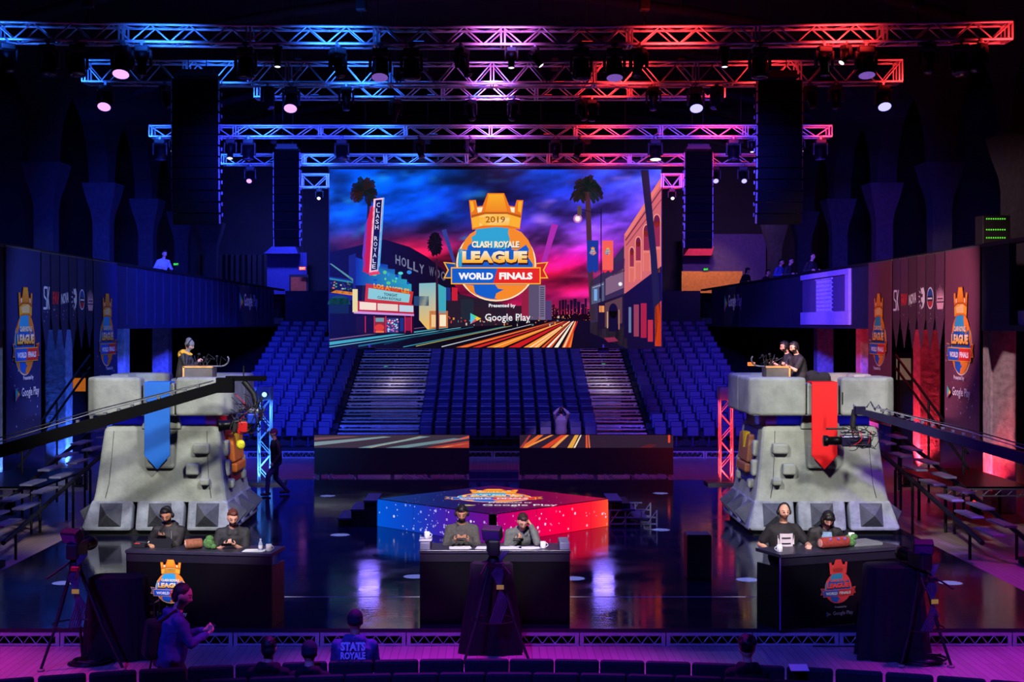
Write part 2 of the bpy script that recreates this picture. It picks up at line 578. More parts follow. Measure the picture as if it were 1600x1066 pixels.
class Pic:
    """2D picture (x right, y down) kept as coloured polygons in layers"""
    def __init__(self):
        self.items, self.L, self.tx = [], 0, None

    def _put(self, vs, fs, col):
        if self.tx:
            vs = [self.tx(x, y) for x, y in vs]
        if callable(col):
            cs = [lin(col(x, y)) for x, y in vs]
        else:
            cs = [lin(col)] * len(vs)
        self.items.append((vs, fs, cs, self.L))

    def up(self):
        self.L += 1
        return self

    def poly(self, pts, col):
        tris = tessellate_polygon([[Vector((p[0], p[1], 0)) for p in pts]])
        self._put([tuple(p) for p in pts], [tuple(t) for t in tris], col)

    def rect(self, x0, y0, x1, y1, col):
        self._put([(x0, y0), (x1, y0), (x1, y1), (x0, y1)], [(0, 1, 2, 3)], col)

    def ell(self, cx, cy, rx, ry, col, n=36, a0=0, a1=2 * pi):
        pts = [(cx, cy)] + [(cx + rx * cos(a0 + (a1 - a0) * k / n), cy + ry * sin(a0 + (a1 - a0) * k / n)) for k in range(n + 1)]
        self._put(pts, [(0, k, k + 1) for k in range(1, n + 1)], col)

    def ring(self, cx, cy, rx, ry, w, col, n=40, a0=0, a1=2 * pi):
        vs, fs = [], []
        for k in range(n + 1):
            a = a0 + (a1 - a0) * k / n
            vs += [(cx + rx * cos(a), cy + ry * sin(a)), (cx + (rx - w) * cos(a), cy + (ry - w) * sin(a))]
            if k: fs.append((2 * k - 2, 2 * k, 2 * k + 1, 2 * k - 1))
        self._put(vs, fs, col)

    def line(self, pts, w, col):
        for (a, b) in zip(pts[:-1], pts[1:]):
            dx, dy = b[0] - a[0], b[1] - a[1]
            l = sqrt(dx * dx + dy * dy) or 1
            nx, ny = -dy / l * w / 2, dx / l * w / 2
            self._put([(a[0] + nx, a[1] + ny), (b[0] + nx, b[1] + ny), (b[0] - nx, b[1] - ny), (a[0] - nx, a[1] - ny)], [(0, 1, 2, 3)], col)

    def grid(self, x0, y0, x1, y1, nx, ny, col):
        vs = [(x0 + (x1 - x0) * i / nx, y0 + (y1 - y0) * j / ny) for j in range(ny + 1) for i in range(nx + 1)]
        fs = [(j * (nx + 1) + i, j * (nx + 1) + i + 1, (j + 1) * (nx + 1) + i + 1, (j + 1) * (nx + 1) + i) for j in range(ny) for i in range(nx)]
        self._put(vs, fs, col)

    def text(self, s, quad, col, bold=0.0):
        """lettering stretched to fill a quad (TL,TR,BR,BL) or box (x0,y0,x1,y1)"""
        if not isinstance(quad[0], (tuple, list)):
            x0, y0, x1, y1 = quad
            quad = [(x0, y0), (x1, y0), (x1, y1), (x0, y1)]
        vs, fs = glyphs(s, bold)
        mx0, mx1 = min(v[0] for v in vs), max(v[0] for v in vs)
        my0, my1 = min(v[1] for v in vs), max(v[1] for v in vs)
        out = []
        for (x, y) in vs:
            u, v = (x - mx0) / (mx1 - mx0), (my1 - y) / (my1 - my0)
            out.append(tuple((quad[0][k] * (1 - u) + quad[1][k] * u) * (1 - v) + (quad[3][k] * (1 - u) + quad[2][k] * u) * v for k in (0, 1)))
        self._put(out, fs, col)

    def build(self, name, m, place, normal, step=0.0008, parent=None, thick=0.0):
        """place(x,y) -> 3D point; layers lifted along normal"""
        N = Vector(normal)
        vs, fs, cs = [], [], []
        for (pv, pf, pc, L) in self.items:
            o = len(vs)
            vs += [tuple(Vector(place(x, y)) + N * (L * step)) for x, y in pv]
            cs += pc
            for f in pf:
                f = tuple(i + o for i in f)
                a, b, c = (Vector(vs[i]) for i in f[:3])
                if (b - a).cross(c - a).dot(N) < 0:
                    f = f[::-1]
                fs.append(f)
        if thick:                                   # give the sheet a back, so it has a body
            x0 = min(p[0] for p in self.items[0][0]); x1 = max(p[0] for p in self.items[0][0])
            pv = self.items[0][0]
            o = len(vs)
            vs += [tuple(Vector(place(x, y)) - N * thick) for x, y in pv]
            cs += self.items[0][2]
            edge = {}
            for f in self.items[0][1]:
                for a, b in zip(f, f[1:] + f[:1]):
                    edge[frozenset((a, b))] = edge.get(frozenset((a, b)), 0) + 1
                fs.append(tuple(i + o for i in f[::-1]))
            for e, n in edge.items():
                if n == 1:
                    a, b = tuple(e)
                    fs.append((a, b, b + o, a + o))
        me = bpy.data.meshes.new(name)
        me.from_pydata(vs, [], fs)
        me.materials.append(m)
        me.validate()
        at = me.color_attributes.new('print', 'FLOAT_COLOR', 'POINT')
        buf = np.ones((len(vs), 4), dtype=np.float32)
        buf[:, :3] = np.array(cs, dtype=np.float32)
        at.data.foreach_set('color', buf.ravel())
        me.update()
        o = bpy.data.objects.new(name, me)
        COL.objects.link(o)
        if parent is not None: o.parent = parent
        return o


def mix(a, b, t):
    t = max(0.0, min(1.0, t))
    return tuple(a[i] * (1 - t) + b[i] * t for i in range(3))


def scl(c, k):
    return tuple(min(255, v * k) for v in c)


def logo(p, x0, y0, w, h, k=1.0, year=True, red=None, fine=True):
    """the league emblem: crown over a two-coloured globe with a ribbon; drawn in a 910x950 field"""
    def tx(x, y):
        return (x0 + (x - 15) / 910.0 * w, y0 + (y - 65) / 950.0 * h)
    old = p.tx
    p.tx = (lambda x, y: old(*tx(x, y))) if old else tx
    G1, G2, G3 = scl((255, 178, 40), k), scl((240, 120, 15), k), scl((255, 238, 205), k)
    B1, B2 = scl((10, 95, 205), k), scl((45, 165, 215), k)
    R1 = scl((232, 40, 32), k)
    OR = scl((250, 140, 35), k)
    if red:
        G1, G2, G3, OR = [mix(c, scl(red, 1), 0.75) for c in (G1, G2, G3, OR)]
    # globe
    p.up(); p.ell(478, 688, 350, 328, G3 if fine else G1, 44)
    p.up(); p.ell(478, 688, 338, 316, OR, 44)
    p.up(); p.ell(474, 690, 326, 306, B1, 44)
    p.up()
    p.poly([(290, 400), (300, 385), (480, 355), (590, 365), (600, 520), (560, 560), (300, 540), (250, 470)], B2)
    p.poly([(150, 560), (190, 545), (200, 640), (170, 720), (145, 700)], B2)
    p.up()
    p.poly([(305, 392), (298, 430), (262, 452), (270, 500), (232, 530), (222, 568), (180, 560), (160, 600), (178, 540), (205, 480), (250, 425)], OR)
    p.poly([(590, 370), (582, 420), (598, 470), (590, 500), (640, 520), (610, 560), (660, 572), (740, 520), (765, 560), (750, 620), (800, 690), (812, 650), (800, 570), (760, 480), (700, 410), (640, 380)], OR)
    p.poly([(205, 870), (280, 875), (290, 930), (312, 968), (250, 930)], OR)
    p.poly([(470, 870), (750, 870), (690, 930), (600, 985), (520, 1000), (465, 988), (480, 945), (545, 912), (495, 905)], OR)
    # crown
    p.up()
    p.poly([(240, 130), (300, 128), (312, 185), (360, 178), (403, 68), (548, 68), (592, 178), (642, 185), (658, 128), (716, 130), (700, 270), (686, 385), (478, 365), (268, 388), (255, 270)], G2)
    p.up()
    def cg(x, y, a=tx(0, 68)[1], b=tx(0, 240)[1]):
        return mix(G1, mix(G2, G1, 0.3), 1.3 * (y - a) / (b - a)) if not old else G1
    p.poly([(412, 78), (540, 78), (575, 232), (380, 232)], cg)
    p.poly([(310, 195), (362, 190), (350, 232), (318, 240)], G3)
    p.poly([(600, 190), (642, 195), (638, 240), (610, 232)], G3)
    p.poly([(250, 140), (275, 140), (290, 210), (262, 240)], G1)
    p.poly([(672, 140), (706, 140), (694, 240), (668, 225)], G1)
    p.poly([(258, 262), (380, 234), (575, 234), (698, 262), (694, 284), (575, 250), (380, 250), (262, 284)], mix(G2, (120, 50, 0), 0.45))
    p.poly([(262, 285), (380, 250), (575, 250), (694, 285), (682, 372), (590, 352), (370, 352), (272, 375)], G1)
    p.poly([(330, 272), (400, 256), (560, 256), (600, 268), (590, 345), (380, 345), (332, 355)], mix(G1, G3, 0.6))
    if year:
        p.up(); p.text('2019', (385, 272, 556, 326), scl((150, 80, 15), k), 0.01)
    # lettering on the globe
    p.up()
    p.text('CLASH ROYALE', (268, 500, 684, 552), scl((20, 30, 90), k), 0.03)
    p.text('LEAGUE', (178, 582, 760, 699), scl((60, 20, 30), k), 0.075)
    p.up()
    p.text('CLASH ROYALE', (264, 488, 680, 546), G3, 0.05)
    def lg(x, y, a=tx(0, 575)[1], b=tx(0, 680)[1]):
        return mix(G3, G1, 1.6 * (y - a) / (b - a) - 0.35)
    p.text('LEAGUE', (180, 574, 750, 680), G1 if (old or red) else lg, 0.065)
    # ribbon
    p.up()
    for sgn, c in ((-1, B1), (1, R1)):
        X = (lambda x: 950 - x) if sgn > 0 else (lambda x: x)
        p.poly([(X(15), 670), (X(120), 680), (X(120), 815), (X(15), 815), (X(52), 742)], G1)
    p.up()
    for sgn, c in ((-1, scl(B1, 0.8)), (1, scl(R1, 0.9))):
        X = (lambda x: 950 - x) if sgn > 0 else (lambda x: x)
        p.poly([(X(32), 680), (X(118), 690), (X(118), 805), (X(32), 805), (X(64), 742)], c)
    p.up(); p.poly([(82, 716), (868, 716), (868, 866), (82, 866)], G1)
    p.up()
    p.poly([(92, 727), (490, 727), (452, 856), (92, 856)], B1)
    p.poly([(490, 727), (858, 727), (858, 856), (452, 856)], R1)
    p.up()
    p.text('WORLD', (148, 764, 452, 826), scl((255, 250, 250), k), 0.05)
    p.text('FINALS', (505, 762, 797, 824), scl((255, 250, 250), k), 0.05)
    p.tx = old


def play_mark(p, x0, y0, h, k=1.0, presented=True, wscale=1.0):
    """'Presented by' over the play triangle and store name; h = height of the name's line; centred block starts at x0"""
    W = scl((240, 238, 245), k)
    w = 1.1 * h * wscale
    p.up()
    p.poly([(x0, y0), (x0 + w, y0 + h * 0.55), (x0, y0 + 1.1 * h)], scl((70, 200, 230), k))
    p.up()
    p.poly([(x0, y0), (x0 + w * 0.6, y0 + h * 0.33), (x0 + w * 0.45, y0 + h * 0.55)], scl((90, 215, 130), k))
    p.poly([(x0 + w, y0 + h * 0.55), (x0 + w * 0.6, y0 + h * 0.33), (x0 + w * 0.45, y0 + h * 0.55), (x0 + w * 0.6, y0 + h * 0.77)], scl((250, 200, 50), k))
    p.poly([(x0, y0 + 1.1 * h), (x0 + w * 0.6, y0 + h * 0.77), (x0 + w * 0.45, y0 + h * 0.55)], scl((235, 80, 100), k))
    p.text('Google Play', (x0 + 1.35 * w, y0 + 0.05 * h, x0 + 1.35 * w + 4.6 * h * wscale, y0 + 1.0 * h), W, 0.012)
    if presented:
        p.text('Presented by', (x0 + 1.7 * w, y0 - 0.95 * h, x0 + 1.7 * w + 2.7 * h * wscale, y0 - 0.5 * h), W, 0.03)


# ------------------------------------------------------------------ the picture on the big LED wall (in its own picture units)
def fbm(x, y, o=4, seed=0.0):
    s, a, t = 0.0, 1.0, 0.0
    for i in range(o):
        s += a * noise.noise(Vector((x, y, seed + i * 7.3))); t += a
        x, y, a = x * 2.05, y * 2.05, a * 0.55
    return s / t


CTRL = [(0.0, [(0, 62, 190), (0, 88, 228), (2, 42, 130), (12, 62, 200), (50, 70, 235)]),
        (0.13, [(0, 84, 225), (0, 66, 200), (4, 22, 92), (30, 50, 190), (96, 66, 232)]),
        (0.28, [(6, 66, 190), (0, 60, 190), (16, 22, 92), (92, 56, 205), (120, 66, 226)]),
        (0.40, [(40, 24, 60), (110, 16, 50), (74, 26, 96), (150, 60, 210), (140, 50, 200)]),
        (0.50, [(44, 16, 30), (170, 16, 40), (130, 20, 70), (190, 16, 130), (160, 40, 170)]),
        (0.60, [(30, 12, 34), (170, 12, 34), (120, 12, 50), (170, 12, 40), (160, 20, 90)]),
        (0.72, [(10, 6, 22), (60, 6, 30), (140, 14, 60), (160, 20, 96), (130, 16, 70)]),
        (0.84, [(6, 5, 14), (10, 6, 18), (120, 20, 40), (225, 36, 60), (90, 14, 30)]),
        (1.01, [(5, 5, 12), (6, 5, 12), (10, 6, 14), (10, 6, 12), (8, 6, 12)])]


def sky(x, y):
    u, v = (x - 515) / 518.0, (y - 265) / 278.0
    for (a, b) in zip(CTRL[:-1], CTRL[1:]):
        if a[0] <= v <= b[0]:
            break
    t = (v - a[0]) / (b[0] - a[0])
    uu = max(0, min(3.999, u * 4)); i = int(uu); f = uu - i
    c = mix(mix(a[1][i], a[1][i + 1], f), mix(b[1][i], b[1][i + 1], f), t)
    n = fbm(u * 5 + 3, v * 9 + u * 3, 4)
    k = 1.0 + 2.1 * n
    c = scl(c, max(0.42, k * 1.06))
    if v < 0.4:
        n2 = fbm(u * 7 + 11, v * 11, 3, 4.0)
        c = mix(c, (50, 170, 255) if u < 0.55 else (190, 130, 255), max(0, n2 - 0.14) * 2.0)
    elif u > 0.5 and v < 0.8:
        n2 = fbm(u * 3 + 5, v * 22, 3, 9.0)
        c = mix(c, (250, 110, 220), max(0, n2 - 0.12) * 1.0)
    return c


def palm(p, cx, cy, r, cols, r2, droop=0.5):
    p.ell(cx, cy, r * 0.42, r * 0.36, cols[0], 12)
    for i in range(17):
        a = -pi / 2 + (i - 8) * 0.34 + r2.uniform(-.1, .1)
        rr = r * r2.uniform(0.75, 1.1)
        ex, ey = cx + rr * cos(a), cy + rr * sin(a) * 0.9 + droop * rr * 0.35 * abs(cos(a))
        mx, my = cx + rr * 0.6 * cos(a), cy + rr * 0.6 * sin(a)
        w = r * 0.19
        nx, ny = -(ey - cy), ex - cx
        l = sqrt(nx * nx + ny * ny) or 1
        nx, ny = nx / l * w, ny / l * w
        c = r2.choice(cols)
        p.poly([(cx, cy), (mx + nx, my + ny), (ex + nx * 0.7, ey + ny * 0.7), (ex, ey + 1.2), (ex - nx * 0.4, ey - ny * 0.4), (mx - nx, my - ny)], c)


def screen_picture():
    p = Pic()
    p.grid(515, 265, 1033, 543, 116, 62, sky)
    D0, D1 = (7, 6, 20), (14, 12, 34)
    # light beams, hill, skyline
    p.up()
    p.poly([(690, 360), (697, 358), (712, 410), (708, 412)], (52, 62, 150))
    p.poly([(862, 350), (872, 352), (850, 420), (843, 420)], (176, 44, 176))
    p.poly([(515, 395), (560, 384), (600, 374), (640, 386), (668, 402), (700, 428), (720, 462), (760, 500), (760, 520), (515, 520)], D0)
    xs = 852
    r2 = random.Random(3)
    while xs < 940:
        w = r2.uniform(2.5, 6)
        h = r2.uniform(6, 16) + (10 if 868 < xs < 915 else 0)
        p.rect(xs, 492 - h, xs + w, 502, (26, 6, 24)); xs += w + r2.uniform(0, 1.2)
    p.poly([(845, 492), (950, 490), (950, 520), (845, 520)], (12, 6, 18))
    p.up()
    for i in range(70):
        x, y = r2.uniform(852, 932), r2.uniform(480, 500)
        p.rect(x, y, x + 0.9, y + 0.9, r2.choice([(250, 90, 40), (255, 160, 80), (190, 40, 40)]))
    # hillside letters
    for i, ch in enumerate('HOLLYWOOD'):
        x = 618 + i * 9.3 + (6 if i > 4 else 0); y = 398 + i * 3.6
        if x < 695:
            p.text(ch, [(x, y), (x + 7.5, y + 2), (x + 7.5, y + 17), (x, y + 14)], (118, 124, 150) if i < 5 else (96, 96, 120), 0.02)
    # road and light trails
    p.up(); p.poly([(515, 545), (515, 532), (620, 518), (700, 508), (790, 500), (880, 498), (935, 503), (952, 545)], (9, 8, 16))
    p.up()
    for (a, b, c, w) in [((515, 537), (700, 512), (70, 170, 190), 5), ((515, 543), (720, 512), (120, 200, 215), 2.5), ((560, 541), (740, 511), (30, 110, 130), 2.5),
                         ((515, 531), (690, 508), (120, 90, 120), 2), ((630, 543), (790, 510), (60, 160, 180), 2.5), ((690, 542), (830, 507), (190, 200, 210), 1.6),
                         ((650, 541), (800, 509), (170, 160, 90), 1.4), ((600, 538), (700, 514), (10, 60, 80), 2)]:
        p.poly([(a[0], a[1] - w / 2), (b[0], b[1] - 0.4), (b[0], b[1] + 0.4), (a[0], min(543, a[1] + w / 2))], c)
    for (x0, x1, xe, c) in [(712, 730, 868, (235, 90, 20)), (738, 750, 876, (220, 40, 30)), (760, 786, 882, (250, 130, 30)), (794, 812, 886, (205, 28, 30)), (818, 842, 890, (255, 150, 50)),
                            (846, 862, 893, (240, 90, 30)), (866, 872, 896, (255, 240, 215)), (878, 892, 899, (250, 120, 30)), (884, 888, 902, (200, 30, 40)), (826, 830, 890, (255, 230, 190)), (850, 853, 893, (90, 20, 20))]:
        p.poly([(x0, 543), (x1, 543), (xe + 0.8, 502), (xe - 0.8, 502)], c)
    p.up()
    for (x0, x1, xe, c) in [(770, 774, 880, (255, 205, 120)), (835, 838, 890, (255, 220, 160)), (880, 882, 899, (255, 230, 190)), (720, 722, 870, (255, 190, 120)), (854, 858, 894, (255, 250, 235))]:
        p.poly([(x0, 543), (x1, 543), (xe + 0.3, 503), (xe - 0.3, 503)], c)
    # left: palm, stepped theatre front, neon sign and marquee
    p.up()
    p.poly([(575, 305), (579, 305), (574, 400), (569, 480), (564, 480), (570, 400)], (32, 26, 30))
    palm(p, 569, 298, 26, [(20, 22, 28), (26, 24, 26), (44, 24, 26), (16, 30, 42)], r2)
    p.poly([(515, 470), (515, 432), (545, 436), (545, 400), (556, 396), (556, 470)], (20, 34, 120))
    p.poly([(515, 412), (518, 412), (552, 436), (552, 440)], (90, 150, 150))
    p.up()
    p.poly([(515, 438), (552, 442), (552, 460), (515, 458)], (12, 18, 50))
    p.poly([(515, 452), (552, 457), (552, 462), (515, 457)], (225, 130, 50))
    p.poly([(515, 434), (552, 440), (552, 443), (515, 437)], (40, 130, 150))
    for i in range(26):
        p.ell(r2.uniform(517, 550), r2.uniform(441, 453), 1.6, 1.3, r2.choice([(230, 110, 90), (200, 200, 180), (80, 190, 120), (60, 60, 160)]), 7)
    p.ell(530, 476, 18, 14, (16, 66, 84), 16, pi, 2 * pi)
    p.rect(515, 466, 545, 490, (10, 36, 50))
    step = [(556, 446), (556, 402), (575, 408), (594, 412), (606, 414), (606, 420), (617, 421), (617, 429), (627, 430), (627, 436), (636, 437), (636, 443), (643, 444), (643, 458), (570, 446)]
    def th(x, y):
        return mix((10, 40, 165), (40, 160, 190), (x - 575) / 70 + (y - 425) / 60)
    p.up(); p.poly(step, th)
    p.up()
    for i in range(16):
        p.ell(r2.uniform(578, 640), r2.uniform(424, 446), r2.uniform(1.5, 4), r2.uniform(1.5, 3.5), r2.choice([(50, 140, 230), (80, 220, 220), (20, 70, 200), (90, 200, 130)]), 9)
    p.poly([(572, 392), (583, 392), (583, 426), (572, 428)], (190, 30, 60))
    # vertical sign
    p.up()
    p.poly([(567, 425), (574, 345), (580, 322), (586, 324), (578, 426)], (205, 22, 50))
    p.poly([(566, 400), (571, 350), (575, 340), (570, 424)], (110, 60, 190))
    p.poly([(584, 311), (600.5, 309), (599, 318), (591, 424), (577, 426)], (255, 200, 225))
    p.poly([(598.5, 309), (601, 309), (594, 415), (588, 426)], (80, 170, 235))
    p.poly([(575, 425), (591, 423), (594, 428), (578, 431)], (240, 60, 90))
    p.up(); p.poly([(587, 313), (597, 312), (589.5, 421.5), (580, 423)], (14, 16, 60))
    p.up()
    for i, ch in enumerate('CLASH ROYALE'):
        if ch != ' ':
            t = i / 12.0
            x, y = 588.7 - 7.5 * t, 317 + 105 * t
            p.text(ch, (x, y, x + 5.2, y + 6.6), (235, 240, 255), 0.0)
    # marquee
    p.poly([(572, 443), (646, 456), (643, 477), (570, 471)], (205, 50, 25))
    p.text('LOS ANGELES', [(584, 443), (640, 452), (640, 459), (584, 450)], (250, 190, 40), 0.03)
    p.up(); p.poly([(576, 450), (641, 460), (639, 473), (575, 467)], (140, 205, 215))
    p.up()
    p.text('TONIGHT', [(600, 457.5), (621, 460), (621, 464.5), (600, 462)], (20, 40, 60), 0.02)
    p.text('CLASH ROYALE', [(590, 462.5), (627, 466.5), (627, 470.5), (590, 466.5)], (20, 40, 60), 0.02)
    p.poly([(556, 470), (646, 476), (647, 494), (556, 489)], (190, 30, 40))
    p.up()
    p.poly([(562, 471.5), (588, 473.5), (588, 485), (562, 484)], (250, 226, 205))
    p.poly([(590, 474), (622, 476), (622, 486.5), (590, 485)], (235, 215, 200))
    p.poly([(624, 476.5), (646, 478), (646, 488), (624, 487)], (190, 215, 230))
    p.poly([(553, 486), (647, 491), (647, 494), (553, 490)], (210, 150, 220))
    p.poly([(551, 452), (559, 452), (559, 488), (551, 488)], (235, 220, 150))
    p.rect(556, 494, 647, 522, (24, 10, 30))
    p.up()
    p.rect(585, 496, 602, 520, (140, 40, 40)); p.rect(604, 497, 623, 520, (50, 60, 120)); p.rect(625, 497, 631, 518, (20, 50, 130)); p.rect(633, 496, 643, 517, (150, 24, 60))
    p.up()
    p.ell(593, 512, 7.5, 5.5, (225, 60, 30), 14)
    p.rect(587, 497, 600, 503, (110, 160, 170)); p.rect(587, 517, 600, 520, (240, 120, 60))
    for i in range(40):
        p.ell(r2.uniform(605, 622), r2.uniform(499, 519), 1.5, 1.3, r2.choice([(220, 120, 200), (150, 220, 240), (60, 70, 160), (240, 90, 120), (250, 220, 230)]), 6)
    for x in (571, 643, 633, 585, 603):
        p.line([(x, 494), (x, 520)], 1.2, (230, 40, 70))
    # shops, right of the theatre
    p.poly([(655, 443), (681, 442), (681, 513), (668, 515), (655, 500)], lambda x, y: mix((130, 190, 200), (250, 190, 90), (y - 470) / 40))
    p.poly([(681, 442), (697, 450), (697, 490), (681, 490)], (60, 170, 190))
    p.rect(647, 463, 670, 478, (36, 70, 110))
    p.poly([(671, 486), (700, 486), (700, 512), (671, 514)], (200, 110, 60))
    p.poly([(697, 455), (790, 476), (790, 508), (700, 512)], (36, 26, 40))
    p.up()
    p.rect(687, 492, 697, 510, (250, 235, 200)); p.rect(674, 492, 684, 511, (245, 205, 140))
    p.poly([(706, 449), (715, 450), (715, 470), (706, 470)], (205, 30, 50)); p.poly([(697, 449), (704, 450), (704, 470), (697, 470)], (30, 50, 130))
    for i in range(60):
        x = r2.uniform(700, 880); y = r2.uniform(494, 508)
        p.rect(x, y, x + r2.uniform(0.8, 3), y + r2.uniform(1, 4), r2.choice([(250, 150, 70), (220, 60, 50), (200, 190, 170), (120, 60, 50), (90, 120, 130)]))
    for (x0, x1, y0, c) in [(720, 740, 468, (30, 40, 52)), (742, 770, 480, (40, 26, 36)), (826, 842, 436, (90, 80, 110)), (842, 852, 446, (120, 110, 140)), (852, 862, 470, (80, 60, 110)), (815, 826, 446, (150, 30, 60)), (790, 815, 478, (52, 24, 40))]:
        p.rect(x0, y0, x1, 500, c)
    p.up()
    for i in range(14):
        p.rect(844, 449 + i * 3.4, 850, 450.4 + i * 3.4, (60, 50, 80))
    # middle palm
    p.poly([(681, 405), (684, 405), (686, 515), (681, 515)], (50, 22, 36))
    p.ell(680, 381, 10, 18, (16, 12, 28), 18)
    for i in range(34):
        a = r2.uniform(0, 2 * pi)
        x, y = 680 + 10 * cos(a), 381 + 17 * sin(a)
        p.poly([(680, 381), (x + 1.6 * sin(a), y - 1.6 * cos(a)), (x + 3 * cos(a), y + 3 * sin(a) + 1.5), (x - 1.6 * sin(a), y + 1.6 * cos(a))], r2.choice([(14, 12, 28), (26, 16, 34), (12, 10, 24)]))
    # right: street lamp, palms, banners, facades
    p.poly([(914, 300), (922, 300), (926, 420), (930, 500), (922, 500), (918, 420)], (74, 40, 44))
    palm(p, 918, 292, 23, [(16, 24, 26), (22, 34, 34), (32, 26, 32)], r2, 1.2)
    palm(p, 905, 303, 13, [(26, 24, 30), (40, 30, 30)], r2, 2.0)
    p.poly([(922, 440), (945, 424), (965, 396), (980, 378), (980, 545), (922, 520)], (52, 40, 62))
    p.poly([(912, 505), (990, 498), (1033, 545), (912, 545)], (8, 6, 12))
    p.up()
    p.poly([(924, 448), (944, 440), (944, 470), (924, 476)], (84, 90, 116)); p.poly([(946, 436), (974, 420), (974, 450), (946, 462)], (130, 96, 116))
    p.poly([(956, 414), (976, 404), (976, 424), (956, 432)], (56, 30, 60))
    p.poly([(934, 474), (978, 458), (978, 510), (934, 515)], (26, 14, 18))
    p.poly([(975, 367), (1033, 277), (1033, 440), (1000, 470), (975, 470)], (215, 104, 96))
    p.up()
    p.poly([(975, 367), (1033, 277), (1033, 288), (979, 370)], (240, 126, 104))
    p.line([(977, 376), (1033, 296)], 2.0, (120, 36, 44)); p.line([(978, 384), (1033, 312)], 1.5, (150, 60, 60))
    p.line([(926, 450), (943, 444)], 1.0, (180, 180, 210)); p.rect(928, 452, 933, 470, (120, 170, 230)); p.rect(936, 449, 940, 467, (30, 30, 60))
    p.poly([(945, 474), (972, 464), (972, 505), (945, 512)], (90, 60, 52))
    for (cx, ytop, w, hh) in [(987, 387, 3.2, 54), (997, 371, 3.8, 66), (1010, 352, 4.6, 72), (1026, 336, 5, 90)]:
        p.ell(cx, ytop + w * 2, w + 1.6, w * 2 + 2, (245, 150, 120), 14)
        p.rect(cx - w - 1.6, ytop + w * 2, cx + w + 1.6, ytop + hh, (235, 130, 104))
    p.up()
    for (cx, ytop, w, hh) in [(987, 387, 3.2, 54), (997, 371, 3.8, 66), (1010, 352, 4.6, 72), (1026, 336, 5, 90)]:
        p.ell(cx, ytop + w * 2, w, w * 2, (110, 24, 36), 14)
        p.rect(cx - w, ytop + w * 2, cx + w, ytop + hh * 0.55, (150, 40, 44))
        p.rect(cx - w, ytop + hh * 0.6, cx + w, ytop + hh, (225, 110, 84))
    p.ell(958, 486, 7, 12, (8, 6, 12), 14); p.rect(951, 486, 965, 518, (8, 6, 12))
    p.rect(948, 487, 950, 513, (190, 150, 110)); p.rect(966, 484, 968, 515, (170, 110, 80))
    p.poly([(975, 460), (1033, 416), (1033, 545), (1000, 532), (975, 528)], (10, 6, 14))
    p.up()
    p.rect(990, 476, 998, 526, (150, 60, 70)); p.rect(1001, 474, 1010, 528, (170, 30, 34)); p.rect(982, 480, 986, 520, (110, 120, 150)); p.rect(1012, 500, 1020, 534, (190, 44, 34))
    p.poly([(1001, 266), (1013, 266), (1026, 400), (1033, 500), (1033, 540), (1024, 540), (1016, 400)], (24, 24, 30))
    p.poly([(1023, 480), (1033, 470), (1033, 541), (1023, 541)], (210, 62, 24))
    p.rect(936, 478, 944, 488, (240, 150, 80))
    p.line([(939, 326), (939, 524)], 1.6, (18, 14, 30)); p.line([(905, 326), (925, 332), (940, 333)], 1.0, (18, 14, 30))
    p.poly([(943, 528), (960, 527), (966, 533), (950, 535)], (140, 40, 60))
    p.up()
    p.rect(917, 376, 935, 422, (14, 54, 150)); p.rect(941, 376, 958, 422, (250, 96, 70))
    p.poly([(917, 422), (935, 422), (930, 427), (926, 423), (921, 427)], (14, 54, 150)); p.poly([(941, 422), (958, 422), (954, 426), (950, 423), (945, 427)], (235, 40, 40))
    for r, c in ((7, (190, 110, 200)), (4.5, (250, 225, 230)), (2.6, (255, 255, 250))):
        p.ell(902.5, 342, r, r, c, 16); p.ell(969, 444, r * 0.7, r * 0.7, c if r < 5 else (120, 100, 120), 14); p.up()
    p.poly([(902, 322), (908, 322), (909, 336), (902, 338)], (90, 70, 60))
    Lh = p.L
    logo(p, 920.5, 386, 11, 13, 0.95, False, None, False); p.L = Lh
    logo(p, 944, 386, 11, 13, 0.95, False, None, False); p.L = Lh
    logo(p, 692.7, 301.6, 162.2, 169.4)
    play_mark(p, 735, 489.5, 15.4)
    return p
